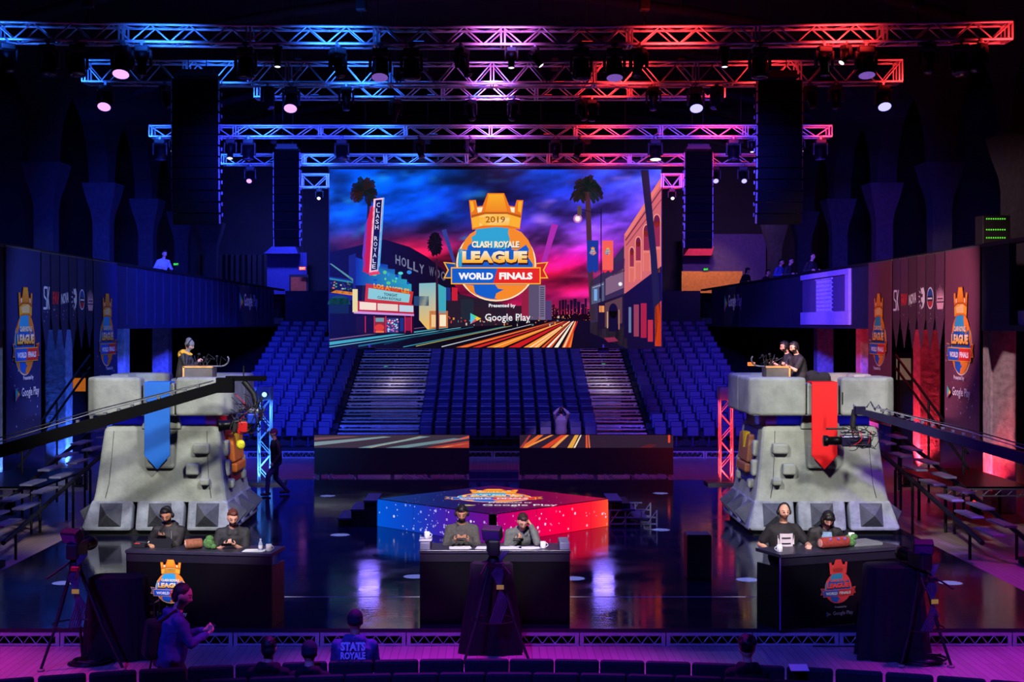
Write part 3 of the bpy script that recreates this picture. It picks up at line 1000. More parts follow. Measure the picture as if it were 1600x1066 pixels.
# ------------------------------------------------------------------ the hall
mb = MB().box((0, 40, -0.05), (44, 80, 0.1))
struct('floor', mb, M_FLOOR)
mb = MB().box((0, 40, 16.1), (44, 80, 0.2))
struct('ceiling', mb, M_WALL)
mb = MB()
for k in range(9):
    y = 22 + k * 6.6
    mb.tube([(-16 + 32 * i / 14, y, 15.9 - 0.10 * ((i - 7) ** 2) * 0.6) for i in range(15)], 0.18, 6)
struct('trim_1', mb, M_WALL, 'curved ribs under the dark roof')
mb = MB().box((0, 77.1, 8), (44, 0.2, 16))
struct('wall_back', mb, M_WALL)
COLY = [31.9, 38.5, 45.1, 51.7, 58.3, 64.9, 71.5]
for side, sg in (('left', -1), ('right', 1)):
    # arcade above the gallery: columns, flared capitals and round arches
    mb = MB()
    poly = [(28.6, 16), (28.6, 9.7)]
    for a, b in zip(COLY[:-1], COLY[1:]):
        c, r = (a + b) / 2, (b - a) / 2 - 0.45
        poly += [(c - r * cos(pi * k / 12), 9.7 + 2.9 * sin(pi * k / 12)) for k in range(13)]
    poly += [(71.95, 9.7), (71.95, 16)]
    mb.prism([(p[0], p[1]) for p in poly], sg * 14.0, sg * 14.7, axis='x')
    struct('wall_' + side, mb, M_WALL)
    mb = MB().box((sg * 20.5, 40, 8), (0.2, 80, 16))
    struct('wall_%s_outer' % side, mb, M_WALL)
    for y in COLY:
        mb = MB()
        mb.box((sg * 14.3, y, 6.6), (0.62, 0.62, 3.6))
        mb.loft([[(sg * 14.3 + s * a, y + s * b, z) for a, b in ((-1, -1), (1, -1), (1, 1), (-1, 1))] for s, z in ((0.31, 8.3), (0.36, 8.7), (0.5, 9.2), (0.62, 9.75))], False)
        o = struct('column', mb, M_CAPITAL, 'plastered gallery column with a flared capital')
    # gallery: slab, draped front, rail
    mb = MB()
    mb.box((sg * 15.5, 49, 4.75), (9.9, 44, 0.3))
    struct('balcony_slab_' + side, mb, M_PLASTER)
    mb = MB().box((sg * 12.1, 49, 5.12), (2.6, 44, 0.44))
    struct('balcony_step_' + side, mb, M_WALL)
    mb = MB()
    mb.box((sg * 10.45, 49, 4.55), (0.16, 44, 0.12))
    if sg > 0:
        mb.box((sg * 10.45, 34.5, 5.42), (0.14, 12.4, 1.66))
        mb.box((sg * 10.45, 57.0, 5.42), (0.14, 19.6, 1.66))
    else:
        mb.box((sg * 10.45, 47.0, 5.42), (0.14, 39.6, 1.66))
        for k in range(26):
            mb.tube([(sg * 10.37, 38.8 + k * 1.1, 4.6), (sg * 10.37, 38.8 + k * 1.1, 6.24)], 0.022, 5)
    struct('balcony_front_' + side, mb, M_NAVY)
    mb = MB().box((sg * 10.45, 47.5, 6.29), (0.22, 45.0, 0.08))
    struct('balcony_rail_' + side, mb, M_BLACK)
    # columns below the gallery, lit by a floor uplight each
    for y in (34.6, 40.4, 46.8, 53.0):
        mb = MB().rbox((sg * 12.45, y, 2.3), (0.62, 0.62, 4.6), 0.04)
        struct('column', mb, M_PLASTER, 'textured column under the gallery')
    for y in (34.6, 40.4, 46.8):
        n = {34.6: 'nearest', 40.4: 'second', 46.8: 'third'}[y]
        t = thing('uplight', '%s par uplight on the floor before the %s column under the %s gallery' % ('blue' if sg < 0 else 'red', n, side), 'uplight', (sg * 11.75, y - 0.42, 0), 0, 'column uplights')
        MB().lathe([(0.09, 0.06), (0.11, 0.12), (0.11, 0.30), (0.12, 0.32)], 12).build('housing', M_BLACK, t)
        MB().box((0, 0, 0.03), (0.26, 0.2, 0.06)).build('floor_stand', M_BLACK, t)
        MB().lathe([(0.10, 0.322), (0.1, 0.33)], 12).build('lens', MATS['lens_bluewhite'] if sg < 0 else mat('lens_red', (60, 10, 10), 0.2, 0, 0, emit=((255, 50, 40), 2.0)), t)
        spot('uplight_beam', (sg * 11.75, y - 0.42, 0.36), (sg * 12.3, y - 0.05, 2.6), 1500 if sg > 0 else 1300, BLUE if sg < 0 else RED, 95, 0.7, 0.08)
# far cross gallery with what stands behind it
mb = MB().box((0, 71.0, 5.3), (20.9, 0.2, 1.95))
struct('balcony_front_back', mb, M_NAVY)
mb = MB().box((0, 74, 4.45), (40, 6, 0.3))
struct('balcony_slab_back', mb, M_WALL)
mb = MB()
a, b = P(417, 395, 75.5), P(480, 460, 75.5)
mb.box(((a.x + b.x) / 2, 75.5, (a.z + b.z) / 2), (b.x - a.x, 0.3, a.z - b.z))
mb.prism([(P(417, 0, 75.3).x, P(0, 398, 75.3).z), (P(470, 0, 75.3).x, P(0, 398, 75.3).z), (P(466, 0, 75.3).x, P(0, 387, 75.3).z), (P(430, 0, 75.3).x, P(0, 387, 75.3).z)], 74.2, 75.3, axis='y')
struct('wall_back_bay_left', mb, mat('blue_lit_plaster', (60, 62, 120), 0.85, 0, 0.1))  # blue light on the bay put into the plaster colour
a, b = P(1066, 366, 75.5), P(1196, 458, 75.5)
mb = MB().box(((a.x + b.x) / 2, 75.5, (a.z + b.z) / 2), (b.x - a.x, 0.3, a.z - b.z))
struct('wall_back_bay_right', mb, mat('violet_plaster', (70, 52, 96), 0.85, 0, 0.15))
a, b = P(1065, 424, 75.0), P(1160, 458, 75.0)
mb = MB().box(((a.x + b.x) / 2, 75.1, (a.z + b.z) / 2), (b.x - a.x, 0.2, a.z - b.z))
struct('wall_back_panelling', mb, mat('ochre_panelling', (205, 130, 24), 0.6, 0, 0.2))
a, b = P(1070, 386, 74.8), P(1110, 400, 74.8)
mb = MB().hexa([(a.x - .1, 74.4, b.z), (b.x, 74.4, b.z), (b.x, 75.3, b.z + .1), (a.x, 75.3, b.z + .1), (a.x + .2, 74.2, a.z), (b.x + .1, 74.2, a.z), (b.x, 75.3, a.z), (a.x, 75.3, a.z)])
struct('wall_back_canopy', mb, mat('red_lit_plaster', (190, 40, 80), 0.85, 0, 0.1))  # red light on the canopy put into the plaster colour
a, b = P(452, 429, 75.2), P(482, 460, 75.2)
mb = MB().box(((a.x + b.x) / 2, 75.25, (a.z + b.z) / 2), (b.x - a.x, 0.1, a.z - b.z))
do = struct('door_1', mb, M_BLACK)
a, b = P(454, 433, 75.0), P(478, 457, 75.0)
MB().box(((a.x + b.x) / 2, 75.16, (a.z + b.z) / 2), (b.x - a.x, 0.06, a.z - b.z)).build('door_leaf', mat('brown_door', (205, 84, 14), 0.5, 0, 0.15), do)
a, b = P(311, 398, 73.5), P(416, 456, 73.5)
b.z = 4.61
mb = MB()
n = 40
mb.loft([[(a.x + (b.x - a.x) * i / n, 73.5 + 0.12 * sin(i * 1.9) - d, z) for i in range(n + 1)] + [(a.x + (b.x - a.x) * i / n, 73.7 + 0.12 * sin(i * 1.9), z) for i in range(n, -1, -1)] for d, z in ((0, b.z), (0, a.z))], False)
tag(mb.build('stage_curtain', M_DRAPE), 'black curtain hung behind the far end of the left gallery', 'curtain')
area('far_bay_light', (P(448, 0, 70).x, 70, 11), (P(448, 0, 75).x, 75.5, 7.3), 500, (0.08, 0.10, 1.0), 1.5, 0.5, 120)
area('far_bay_light', (P(1130, 0, 68).x, 68, 11), (P(1120, 0, 75).x, 75.5, 8.2), 200, (0.55, 0.25, 1.0), 1.5, 0.5, 120)
spot('panelling_light', (P(1110, 0, 71.5).x, 71.6, 10.5), (P(1110, 0, 75).x, 75.0, 6.6), 620, (1.0, 0.62, 0.15), 60, 0.7)


def exit_sign(px, py, d, txt, bg, fg, w, label, rz=0.0, strength=1.6, rod=0.0):
    c = P(px, py, d)
    t = thing('exit_sign', label, 'exit sign', c)
    h = w * 0.5
    MB().rbox((0, 0.04, 0), (w, 0.08, h), 0.01).build('housing', M_BLACK, t)
    p = Pic(); p.rect(-w * .46, -h * .44, w * .46, h * .44, bg); p.up(); p.text(txt, (-w * .36, -h * .28, w * .36, h * .28), fg, 0.02)
    p.build('lit_face', pic_mat('sign_glow', True, strength), lambda x, y: (x, -0.003, -y), (0, -1, 0), 0.001, t)
    if rod:
        MB().tube([(0, 0.04, h / 2), (0, 0.04, rod)], 0.012, 5).build('drop_rod', M_BLACK, t)
    return t


exit_sign(472.5, 419.5, 74.4, 'EXIT', (255, 70, 30), (255, 210, 190), 0.38, 'red lit exit sign above the brown door at far left', rod=8.4)
exit_sign(275, 413, 60.0, 'EXIT', (8, 60, 20), (70, 250, 90), 0.26, 'green lit exit sign past the left gallery', rod=8.8)
exit_sign(1103, 421, 74.92, 'EXIT', (8, 70, 20), (70, 250, 90), 0.30, 'green lit exit sign over the ochre panelling')
exit_sign(1174, 569, 52.0, 'EXIT', (255, 140, 40), (120, 30, 5), 0.30, 'orange lit exit sign behind the right tower')
exit_sign(603, 572, 60.9, 'EXIT', (10, 70, 40), (90, 230, 150), 0.2, 'small green lit exit sign beneath the left bleacher stairs')
exit_sign(943, 569.5, 60.9, 'EXIT', (10, 70, 40), (90, 230, 150), 0.2, 'small green lit exit sign beneath the right bleacher stairs')

# violet lit parapet panel on the right gallery, with its pierced grille
t = thing('parapet_panel', 'violet lit plaster parapet panel with a square pierced grille on the right gallery', 'parapet', (10.38, 44.0, 5.42), 0)
MB().box((0.05, 0, 0), (0.1, 6.4, 1.66)).build('panel', mat('parapet_plaster', (104, 80, 120), 0.8, 0, 0.1), t)
m2 = mat('parapet_moulding', (200, 170, 215), 0.8, 0, 0.08)
MB().box((-0.03, 0, 0.74), (0.08, 6.4, 0.16)).box((-0.03, 0, -0.62), (0.08, 6.4, 0.40)).box((-0.04, -3.0, 0.12), (0.08, 0.4, 1.07)).build('moulding', m2, t)
mb = MB()
for i in range(9):
    for j in range(8):
        y0, z0 = 0.9 - i * 0.23, 0.52 - j * 0.125
        mb.box((-0.02, y0 + .1, z0), (0.05, 0.06, 0.12)); mb.box((-0.02, y0, z0 - 0.055), (0.05, 0.18, 0.035))
mb.box((-0.02, 0.06, -0.45), (0.06, 2.15, 0.05)); mb.box((-0.02, 0.06, 0.6), (0.06, 2.15, 0.05))
mb.build('grille', m2, t)
spot('parapet_light', (2, 40, 9), (10.3, 44.0, 5.4), 700, (0.72, 0.34, 0.95), 22, 0.3)

# amber lit window at left, glowing pane standing for a pale wall at right
for sg, x0, y0, x1, y1, n in ((-1, 114, 591, 131, 612, 1), (1, 1403, 560, 1423, 594, 2)):
    a, b = P(x0, y0, 50.0), P(x1, y1, 50.0)
    mb = MB().box(((a.x + b.x) / 2, 50.2, b.z / 2), (b.x - a.x + 0.3, 0.3, b.z)).box(((a.x + b.x) / 2, 50.2, a.z + 0.1), (b.x - a.x + 0.3, 0.3, 0.2))
    for xx in (a.x - 0.1, b.x + 0.1):
        mb.box((xx, 50.2, (a.z + b.z) / 2), (0.1, 0.3, a.z - b.z + 0.02))
    o = struct('window_%d' % n, mb, M_WALL)
    MB().box(((a.x + b.x) / 2, 50.2, (a.z + b.z) / 2), (b.x - a.x + .1, 0.1, a.z - b.z)).build('pane', mat('amber_pane', (120, 70, 20), 0.5, 0, 0.3, 5, emit=((190, 100, 26), 0.7)) if sg < 0 else mat('pale_wall_glow', (120, 100, 90), 0.5, 0, 0.3, 5, emit=((120, 96, 80), 0.5)), o)
# store name on both gallery fronts
for sg, y, lab in ((-1, 59.0, 'left'), (1, 61.3, 'right')):
    p = Pic(); p.rect(-2.3, -0.62, 2.3, 0.95, (24, 22, 60) if sg < 0 else (16, 14, 40))
    play_mark(p, -1.55, -0.42, 0.72, 0.9, False)
    p.build('gallery_sign', pic_mat('sign_print', False), lambda x, yy, sg=sg, y=y: (sg * 10.34, y - sg * x, 5.5 - yy), (-sg, 0, 0), 0.004, None, 0.02)
    o = COL.objects['gallery_sign' if sg < 0 else 'gallery_sign.001']
    tag(o, 'dark app store sign with white lettering hung on the %s gallery front' % lab, 'sign')
    spot('sign_light', (sg * 4, y - 8, 8.5), (sg * 10.3, y, 5.5), 900, (0.55, 0.5, 1.0), 12, 0.5)

# ------------------------------------------------------------------ stage deck
SW, SF, SB = 8.72, 20.3, 39.5
t = thing('stage', 'low glossy black stage floor edged with pale lattice frames', 'stage', (0, 30, 0))
MB().box((0, -0.02 + (SF + SB) / 2 - 30, STAGE - 0.03), (2 * SW, SB - SF, 0.06)).build('deck', M_STAGE, t)
MB().box((0, (SF + SB) / 2 - 30 + .1, 0.095), (2 * SW - 0.3, SB - SF - 0.3, 0.19)).build('skirt', M_BLACK, t)
MB().box((0, 22.62 - 30, STAGE + 0.001), (2 * SW - 7.0, 0.022, 0.004)).build('seam_strip', mat('pale_strip', (190, 180, 200), 0.5, 0, 0.05), t)
n = 14
wm = 2 * SW / n


def edge_frame(w, h=0.19):
    m = MB()
    m.box((0, 0, h - 0.02), (w, 0.03, 0.045)); m.box((0, 0, 0.022), (w, 0.03, 0.03))
    for s in (-1, 1):
        m.box((s * (w / 2 - 0.03), 0, h / 2), (0.055, 0.034, h))
    k = 6
    for i in range(k):
        x0 = -w / 2 + 0.07 + (w - 0.14) * i / k; x1 = -w / 2 + 0.07 + (w - 0.14) * (i + 0.5) / k; x2 = -w / 2 + 0.07 + (w - 0.14) * (i + 1) / k
        m.tube([(x0, 0, h - 0.04), (x1, 0, 0.03), (x2, 0, h - 0.04)], 0.009, 5)
    return m


em = edge_frame(wm - 0.012).mesh('edge_frame', M_ALU)
for i in range(n):
    o = bpy.data.objects.new('edge_frame', em); COL.objects.link(o); o.parent = t
    o.location = (-SW + wm * (i + 0.5), SF - 30 - 0.03, 0.0)

# ------------------------------------------------------------------ LED plinth in the middle of the stage
PH = 0.84
c0 = (0.0, 30.5)
HD = 2.5
t = thing('led_plinth', 'diamond shaped LED plinth glowing blue to red in the middle of the stage', 'plinth', (0, 30.5, STAGE + 0.004))
corners = {'f': (0, -HD), 'l': (-HD, 0), 'b': (0, HD), 'r': (HD, 0)}
MB().prism([(x * 0.985, y * 0.985) for x, y in (corners['f'], corners['r'], corners['b'], corners['l'])], 0, PH - STAGE - 0.012).build('plinth_body', M_BLACK, t)


def lerp2(a, b, u):
    return (a[0] + (b[0] - a[0]) * u, a[1] + (b[1] - a[1]) * u)


GRAD = {'l': [(0.0, (0, 82, 205)), (0.35, (14, 60, 180)), (0.6, (62, 30, 160)), (1.0, (112, 10, 128))],
        'r': [(0.0, (158, 0, 118)), (0.3, (214, 0, 84)), (0.6, (252, 0, 62)), (0.85, (255, 30, 50)), (1.0, (255, 80, 48))]}


def ramp(g, u):
    for a, b in zip(g[:-1], g[1:]):
        if u <= b[0]:
            return mix(a[1], b[1], (u - a[0]) / (b[0] - a[0]))
    return g[-1][1]


hp = PH - STAGE
for key, A, B, nrm in (('l', corners['l'], corners['f'], (-1, -1)), ('r', corners['f'], corners['r'], (1, -1))):
    p = Pic()
    lo, hi = (0.0, 0.975) if key == 'l' else (0.025, 1.0)
    p.grid(lo, 0, hi, 1, 40, 2, lambda u, v, k=key: ramp(GRAD[k], u))
    p.up()
    r2 = random.Random(11 if key == 'l' else 12)
    L = HD * sqrt(2)
    for i in range(80 if key == 'l' else 50):
        u = r2.uniform(lo, hi)
        if key == 'l' and r2.random() < 0.5: u = min(hi, max(0.0, r2.gauss(0.55, 0.2)))
        v = r2.uniform(0.05, 0.95); s = r2.choice([0.012, 0.016, 0.022, 0.03])
        base = ramp(GRAD[key], u)
        p.ell(u, v, s / L, s / hp, mix(base, (220, 215, 255), r2.uniform(0.3, 1.0)), 8)
    for u in ([0.33, 0.62] if key == 'l' else [0.36, 0.66, 0.84]):
        p.rect(u - 0.0012, 0, u + 0.0012, 1, mix(ramp(GRAD[key], u), (0, 0, 0), 0.4))
    d = Vector((nrm[0], nrm[1], 0)).normalized()
    p.build('led_side', pic_mat('led_glow_side', True, 1.12, sampling='FRONT'), lambda u, v, A=A, B=B: (*lerp2(A, B, u), (1 - v) * (hp - 0.01)), d, 0.001, t)
mb = MB()
mb.box((0, -HD + 0.03, hp / 2), (0.16, 0.1, hp), Matrix.Rotation(0, 3, 'Z'))
mb.build('corner_post', M_GLOSSBLACK, t)
p = Pic()


def topcol(x, y):
    u = (x + HD) / (2 * HD)
    c = ramp([(0, (8, 70, 165)), (0.3, (18, 34, 116)), (0.5, (84, 0, 84)), (0.75, (150, 0, 70)), (1, (235, 20, 60))], u)
    return scl(c, 0.82)


N = 28
for i in range(N):
    for j in range(N):
        q = []
        for a, b in ((i, j), (i + 1, j), (i + 1, j + 1), (i, j + 1)):
            s, r_ = a / N, b / N
            q.append(((s - r_) * HD, (s + r_ - 1) * HD))
        p._put([(x, -y) for x, y in q], [(0, 1, 2, 3)], topcol)
p.up()
r2 = random.Random(5)
for i in range(90):
    s, r_ = r2.random(), r2.random()
    p.ell((s - r_) * HD, (s + r_ - 1) * HD, 0.012, 0.02, mix(topcol((s - r_) * HD, 0), (230, 200, 255), r2.uniform(.2, .8)), 6)
logo(p, -1.05, -1.75, 2.12, 2.35, 1.0, True)
p.up()
play_mark(p, -0.72, 1.05, 0.34, 1.0, True)
p.build('led_top', pic_mat('led_glow_top', True, 1.0, sampling='NONE'), lambda x, y: (x, -y, hp), (0, 0, 1), 0.001, t)
MB().prism([corners['f'], corners['r'], (HD * .985, 0), (0, -HD * .985)], hp - 0.008, hp + 0.004).prism([corners['l'], corners['f'], (0, -HD * .985), (-HD * .985, 0)], hp - 0.008, hp + 0.004).build('edge_trim', M_GLOSSBLACK, t)

for sg, lab in ((-1, 'left'), (1, 'right')):
    t = thing('plinth_steps', 'dark lattice sided steps at the %s corner of the LED plinth' % lab, 'steps', (sg * 2.62, 31.0, STAGE + 0.004))
    for k in range(3):
        h = 0.57 - 0.19 * k
        MB().box((sg * (0.02 + 0.28 * k), 0, h - 0.02), (0.30, 1.3, 0.04)).build('tread', mat('step_top', (60, 56, 84), 0.5, 0, 0.2), t)
        if sg < 0:
            MB().box((sg * (0.02 + 0.28 * k), 0, h / 2 - 0.02), (0.27, 1.22, h - 0.04)).build('riser_box', M_BLACK, t)
    if sg > 0:
        m = MB()
        for yy in (-0.62, 0.62):
            m.box((0.3, yy, 0.36), (0.86, 0.03, 0.03)); m.box((0.42, yy, 0.06), (1.0, 0.03, 0.03)); m.box((0.42, yy, 0.2), (0.95, 0.03, 0.03))
            for k in range(4):
                m.box((-0.1 + 0.34 * k, yy, 0.18), (0.03, 0.03, 0.36))
                m.tube([(-0.1 + 0.27 * k, yy, 0.06), (0.1 + 0.27 * k, yy, 0.34)], 0.01, 5)
        m.build('side_lattice', M_ALU, t)
        MB().box((0.15, 0, 0.25), (0.4, 1.15, 0.5)).build('riser_box', M_BLACK, t)

# ------------------------------------------------------------------ castle towers


def tower(cx, sg, name_col):
    """sg = +1: its inner face is on +X (left tower), -1 mirrored (right tower)"""
    t = thing('castle_tower', 'grey stone castle tower with a %s pointed banner, %s side of the stage' % (name_col, 'left' if sg > 0 else 'right'), 'castle tower', (cx, TY, STAGE + 0.004))
    t['group'] = 'castle towers'
    def q(p):
        return (p[0] * sg, p[1], p[2])

    def hx(pts, r):
        m = MB()
        pts = [q(p) for p in pts]
        if sg < 0:
            pts = [pts[1], pts[0], pts[3], pts[2], pts[5], pts[4], pts[7], pts[6]]
        m.hexa(pts, r)
        return m
    B, T, ZB, ZT = 1.59, 1.40, 0.10, 0.72
    # plinth blocks: three a side, mitred at the corners; each with a pyramid spike
    MB().box((0, 0, 0.06), (2.9, 2.9, 0.12)).build('footing', M_BLACK, t)
    for k in range(4):
        R = Matrix.Rotation(k * pi / 2, 4, 'Z')
        cuts = [(-1.0, -0.36), (-0.31, 0.35), (0.40, 1.0)]
        for (u0, u1) in cuts:
            e0, e1 = (u0 == -1.0), (u1 == 1.0)
            xb0, xb1 = (-B if e0 else u0 * 1.5), (B if e1 else u1 * 1.5)
            xt0, xt1 = (-T if e0 else u0 * 1.5), (T if e1 else u1 * 1.5)
            xi0, xi1 = max(xb0, -0.9), min(xb1, 0.9)
            pts = [(xb0, -B, ZB), (xb1, -B, ZB), (xi1, -0.9, ZB), (xi0, -0.9, ZB), (xt0, -T, ZT), (xt1, -T, ZT), (max(min(xi1, 1), -1), -0.9, ZT), (max(min(xi0, 1), -1), -0.9, ZT)]
            pts = [R @ Vector(p) for p in pts]
            bl = hx(pts, 0.055).build('plinth_block', M_PLINTH, t)
            uc = (xb0 + xb1) / 2 * 0.93
            s = 0.235
            m = MB()
            tilt = (B - T) / (ZT - ZB)
            def on(x, z, out=0.0):
                y = -(B - tilt * (z - ZB)) - out
                return R @ Vector((x, y, z))
            zc = (ZB + ZT) / 2 + 0.01
            vs = [q(on(uc - s, zc - s, 0.0)), q(on(uc + s, zc - s, 0.0)), q(on(uc + s, zc + s, 0.0)), q(on(uc - s, zc + s, 0.0)), q(on(uc, zc + 0.02, 0.27))]
            fs = [(0, 1, 4), (1, 2, 4), (2, 3, 4), (3, 0, 4), (3, 2, 1, 0)]
            if sg < 0: fs = [f[::-1] for f in fs]
            m.add(vs, fs, False)
            m.build('spike', M_SPIKE, bl)
    # body: rounded square, flaring at its foot
    def ring(h, z, r=0.14, ins=0.0):
        pts = []
        for (sx, sy, a0) in ((1, 1, 0), (-1, 1, 90), (-1, -1, 180), (1, -1, 270)):
            for k in range(4):
                a = radians(a0 + 30 * k)
                pts.append((sx * (h - r) + r * cos(a), sy * (h - r) + r * sin(a), z))
        return pts
    prof = [(1.40, 0.68), (1.385, 0.74), (1.36, 0.86), (1.335, 1.05), (1.305, 1.3), (1.275, 1.6), (1.24, 1.9), (1.21, 2.14), (1.17, 2.22), (1.10, 2.245)]
    MB().loft([ring(h, z, 0.1) for h, z in prof], False).build('body', M_STONE, t)
    for xs in (-1.02, 0.98):
        m = MB()
        m.tube([q((xs * 1.10, -1.402 + 0.015, 0.76)), q((xs * 1.04, -1.33, 1.05)), q((xs * 1.0, -1.27, 1.6)), q((xs * 0.97, -1.206, 2.14))], 0.008, 4)
        m.build('body_seam', M_BLACK, t)
    nk = MB(); nk.box((0, 0, 2.36), (2.12, 2.12, 0.26)); nk.build('neck', mat('neck_blue', (16, 16, 110), 0.5, 0, 0.2), t)  # blue glow of the recess put into the neck colour
    st = MB()
    for xs in (-0.75, 0.75):
        st.box((xs, -1.10, 2.253), (0.5, 0.04, 0.014))
    st.build('added_neck_strip', M_BLACK, t)
    for xs in (-0.75, 0.75):                        # strips added on the ledge to colour the neck recess blue
        area('added_neck_glow', (cx + xs, TY - 1.19, STAGE + 2.30), (cx + xs, TY - 1.04, STAGE + 2.42), 0.7, (0.05, 0.05, 1.0), 0.8, 0.03, 160)
    area('added_neck_glow', (cx + sg * 1.2, TY - 0.5, STAGE + 2.27), (cx + sg * 1.12, TY - 0.4, STAGE + 2.42), 0.8, (1.0, 0.02, 0.1) if sg > 0 else (0.1, 0.1, 1.0), 0.04, 0.8, 160)  # added tint for the inner side of the neck recess
    for ang in range(4):
        m = MB()
        R = Matrix.Rotation(ang * pi / 2, 4, 'Z')
        pts = [R @ Vector(p) for p in ((-0.42, -1.24, 2.18), (0.42, -1.24, 2.18), (0.42, -1.0, 2.18), (-0.42, -1.0, 2.18), (-0.34, -1.2, 2.52), (0.34, -1.2, 2.52), (0.34, -1.0, 2.52), (-0.34, -1.0, 2.52))]
        m.hexa([tuple(p) for p in pts], 0.03)
        m.build('neck_pier', M_STONE, t)
    side = hx([(0.9, -1.12, 2.2), (1.13, -1.12, 2.2), (1.13, 1.12, 2.2), (0.9, 1.12, 2.2), (0.9, -1.12, 2.49), (1.13, -1.12, 2.49), (1.13, 1.12, 2.49), (0.9, 1.12, 2.49)], 0)
    side.build('neck_side', mat('neck_red', (120, 10, 28), 0.5, 0, 0.2), t)  # red glow on the inner side put into its colour
    # crown: four rounded corner blocks, lower infills between them, floor
    H, Z0, Z1, TH, G = 1.52, 2.47, 3.27, 0.42, 0.36
    for (sx, sy) in ((-1, -1), (1, -1), (1, 1), (-1, 1)):
        poly = [(G, H), (H - 0.22, H), (H, H - 0.22), (H, G), (H - TH, G), (H - TH, H - TH), (G, H - TH)]
        if (sx, sy) == (sg, 1) or (sx, sy) == (sg, -1):   # the inner side runs through without a gap
            poly = [(G, H), (H - 0.22, H), (H, H - 0.22), (H, 0.005), (H - TH, 0.005), (H - TH, H - TH), (G, H - TH)]
        poly = [(x * sx, y * sy) for x, y in poly]
        if sx * sy < 0: poly = poly[::-1]
        MB().prism(poly, Z0, Z1, 0.07, 'z', 3).build('crown_block', M_STONE, t)
    for ang, ok in ((0, 1), (pi, 1), (-pi / 2 * sg, 1)):
        R = Matrix.Rotation(ang, 3, 'Z')
        c = R @ Vector((0, -(H - 0.27), (Z0 + Z1) / 2 - 0.06))
        MB().rbox(c, (0.66, 0.4, 0.68), 0.05, R, 2).build('crown_infill', M_STONE, t)
    MB().box((0, 0, 2.53), (2.4, 2.4, 0.1)).build('crown_floor', mat('crown_deck', (60, 56, 52), 0.7, 0, 0.2), t)
    MB().box((0, 0, 2.485), (2.9, 2.9, 0.02)).build('crown_underside', M_SPIKE, t)
    # banner
    col = mat('banner_blue_satin', (20, 98, 190), 0.5, 0, 0.08, 2) if sg > 0 else mat('banner_red_satin', (222, 10, 16), 0.5, 0, 0.08, 2)
    w = 0.265
    yb = -H - 0.055
    prof2 = [(-w, 3.16), (w, 3.16), (w, 1.66), (0.0, 1.37), (-w, 1.66)]
    m = MB(); m.prism([(p[0], p[1]) for p in prof2], yb - 0.02, yb + 0.02, 0.008, 'y', 1)
    m.box((0, yb + 0.22, 3.165), (2 * w, 0.46, 0.03))
    m.build('banner', col, t)
    m = MB().rbox((0, -1.33, 1.62), (0.62, 0.16, 0.5), 0.05); m.rbox((-0.28 * sg, -1.30, 1.95), (0.1, 0.1, 0.36), 0.03)
    m.build('plaque', M_STONE, t)
    # stones on the front
    for (x, z, w_, h_) in ((0.86, 1.78, 0.34, 0.22), (0.69, 1.36, 0.28, 0.24), (0.95, 1.1, 0.2, 0.15)):
        y = -(1.40 - (z - 0.7) * 0.14)
        MB().rbox(q((x, y - 0.06, z)), (w_, 0.2, h_), 0.045, None, 3).build('stone', M_STONE, t)
    # inner side: dark red niche with a split plank and loose stones around it
    def sx_(z): return 1.40 - (z - 0.7) * 0.13
    m = MB()
    m.hexa([q(p) for p in ([(1.2, -0.75, 1.0), (sx_(1.0) + 0.015, -0.75, 1.0), (sx_(1.0) + 0.015, 0.75, 1.0), (1.2, 0.75, 1.0), (1.0, -0.75, 2.15), (sx_(2.1) + 0.015, -0.75, 2.15), (sx_(2.1) + 0.015, 0.75, 2.15), (1.0, 0.75, 2.15)])])
    m.build('niche', MATS['neck_red'] if sg > 0 else MATS['neck_blue'], t)
    pc = mat('plank_orange', (214, 112, 36), 0.55, 0, 0.12, 4) if sg > 0 else mat('plank_brown', (150, 92, 62), 0.55, 0, 0.15, 4)
    for z0, z1, yo in ((1.42, 2.02, 0.0), (1.2, 1.4, 0.05)):
        m = MB()
        m.hexa([q(p) for p in ([(sx_(z0) - 0.0, -0.6 + yo, z0), (sx_(z0) + 0.13, -0.6 + yo, z0), (sx_(z0) + 0.13, 0.5, z0), (sx_(z0), 0.5, z0), (sx_(z1) + 0.02, -0.62 + yo, z1), (sx_(z1) + 0.16, -0.62 + yo, z1), (sx_(z1) + 0.16, 0.52, z1), (sx_(z1) + 0.02, 0.52, z1)])], 0.04)
        m.build('plank', pc, t)
    for (y, z) in ((-0.85, 1.75), (-0.98, 1.35), (-0.8, 1.0), (0.72, 1.3), (0.6, 1.05)):
        MB().rbox(q((sx_(z), y, z)), (0.2, 0.22, 0.34 if z > 1.2 else 0.2), 0.05).build('niche_stone', M_STONE, t)
    m = MB().hexa([q(p) for p in ([(sx_(1.7) + 0.08, -0.3, 1.72), (sx_(1.7) + 0.17, -0.24, 1.72), (sx_(1.7) + 0.17, -0.2, 1.72), (sx_(1.7) + 0.08, -0.1, 1.72), (sx_(2.05) + 0.1, -0.42, 2.06), (sx_(2.05) + 0.19, -0.42, 2.06), (sx_(2.05) + 0.19, -0.05, 2.06), (sx_(2.05) + 0.1, -0.05, 2.06)])])
    m.build('yellow_streak', mat('yellow_paint', (225, 185, 40), 0.5, 0, 0.1), t)
    return t


tower(TLX, 1, 'blue')
tower(TRX, -1, 'red')
# ------------------------------------------------------------------ big LED wall and the two low LED walls
SD = 43.0
PIC = screen_picture()


def onscreen(x, y, d=SD):
    q = P(x, y, SD)
    return (q.x, d, q.z)


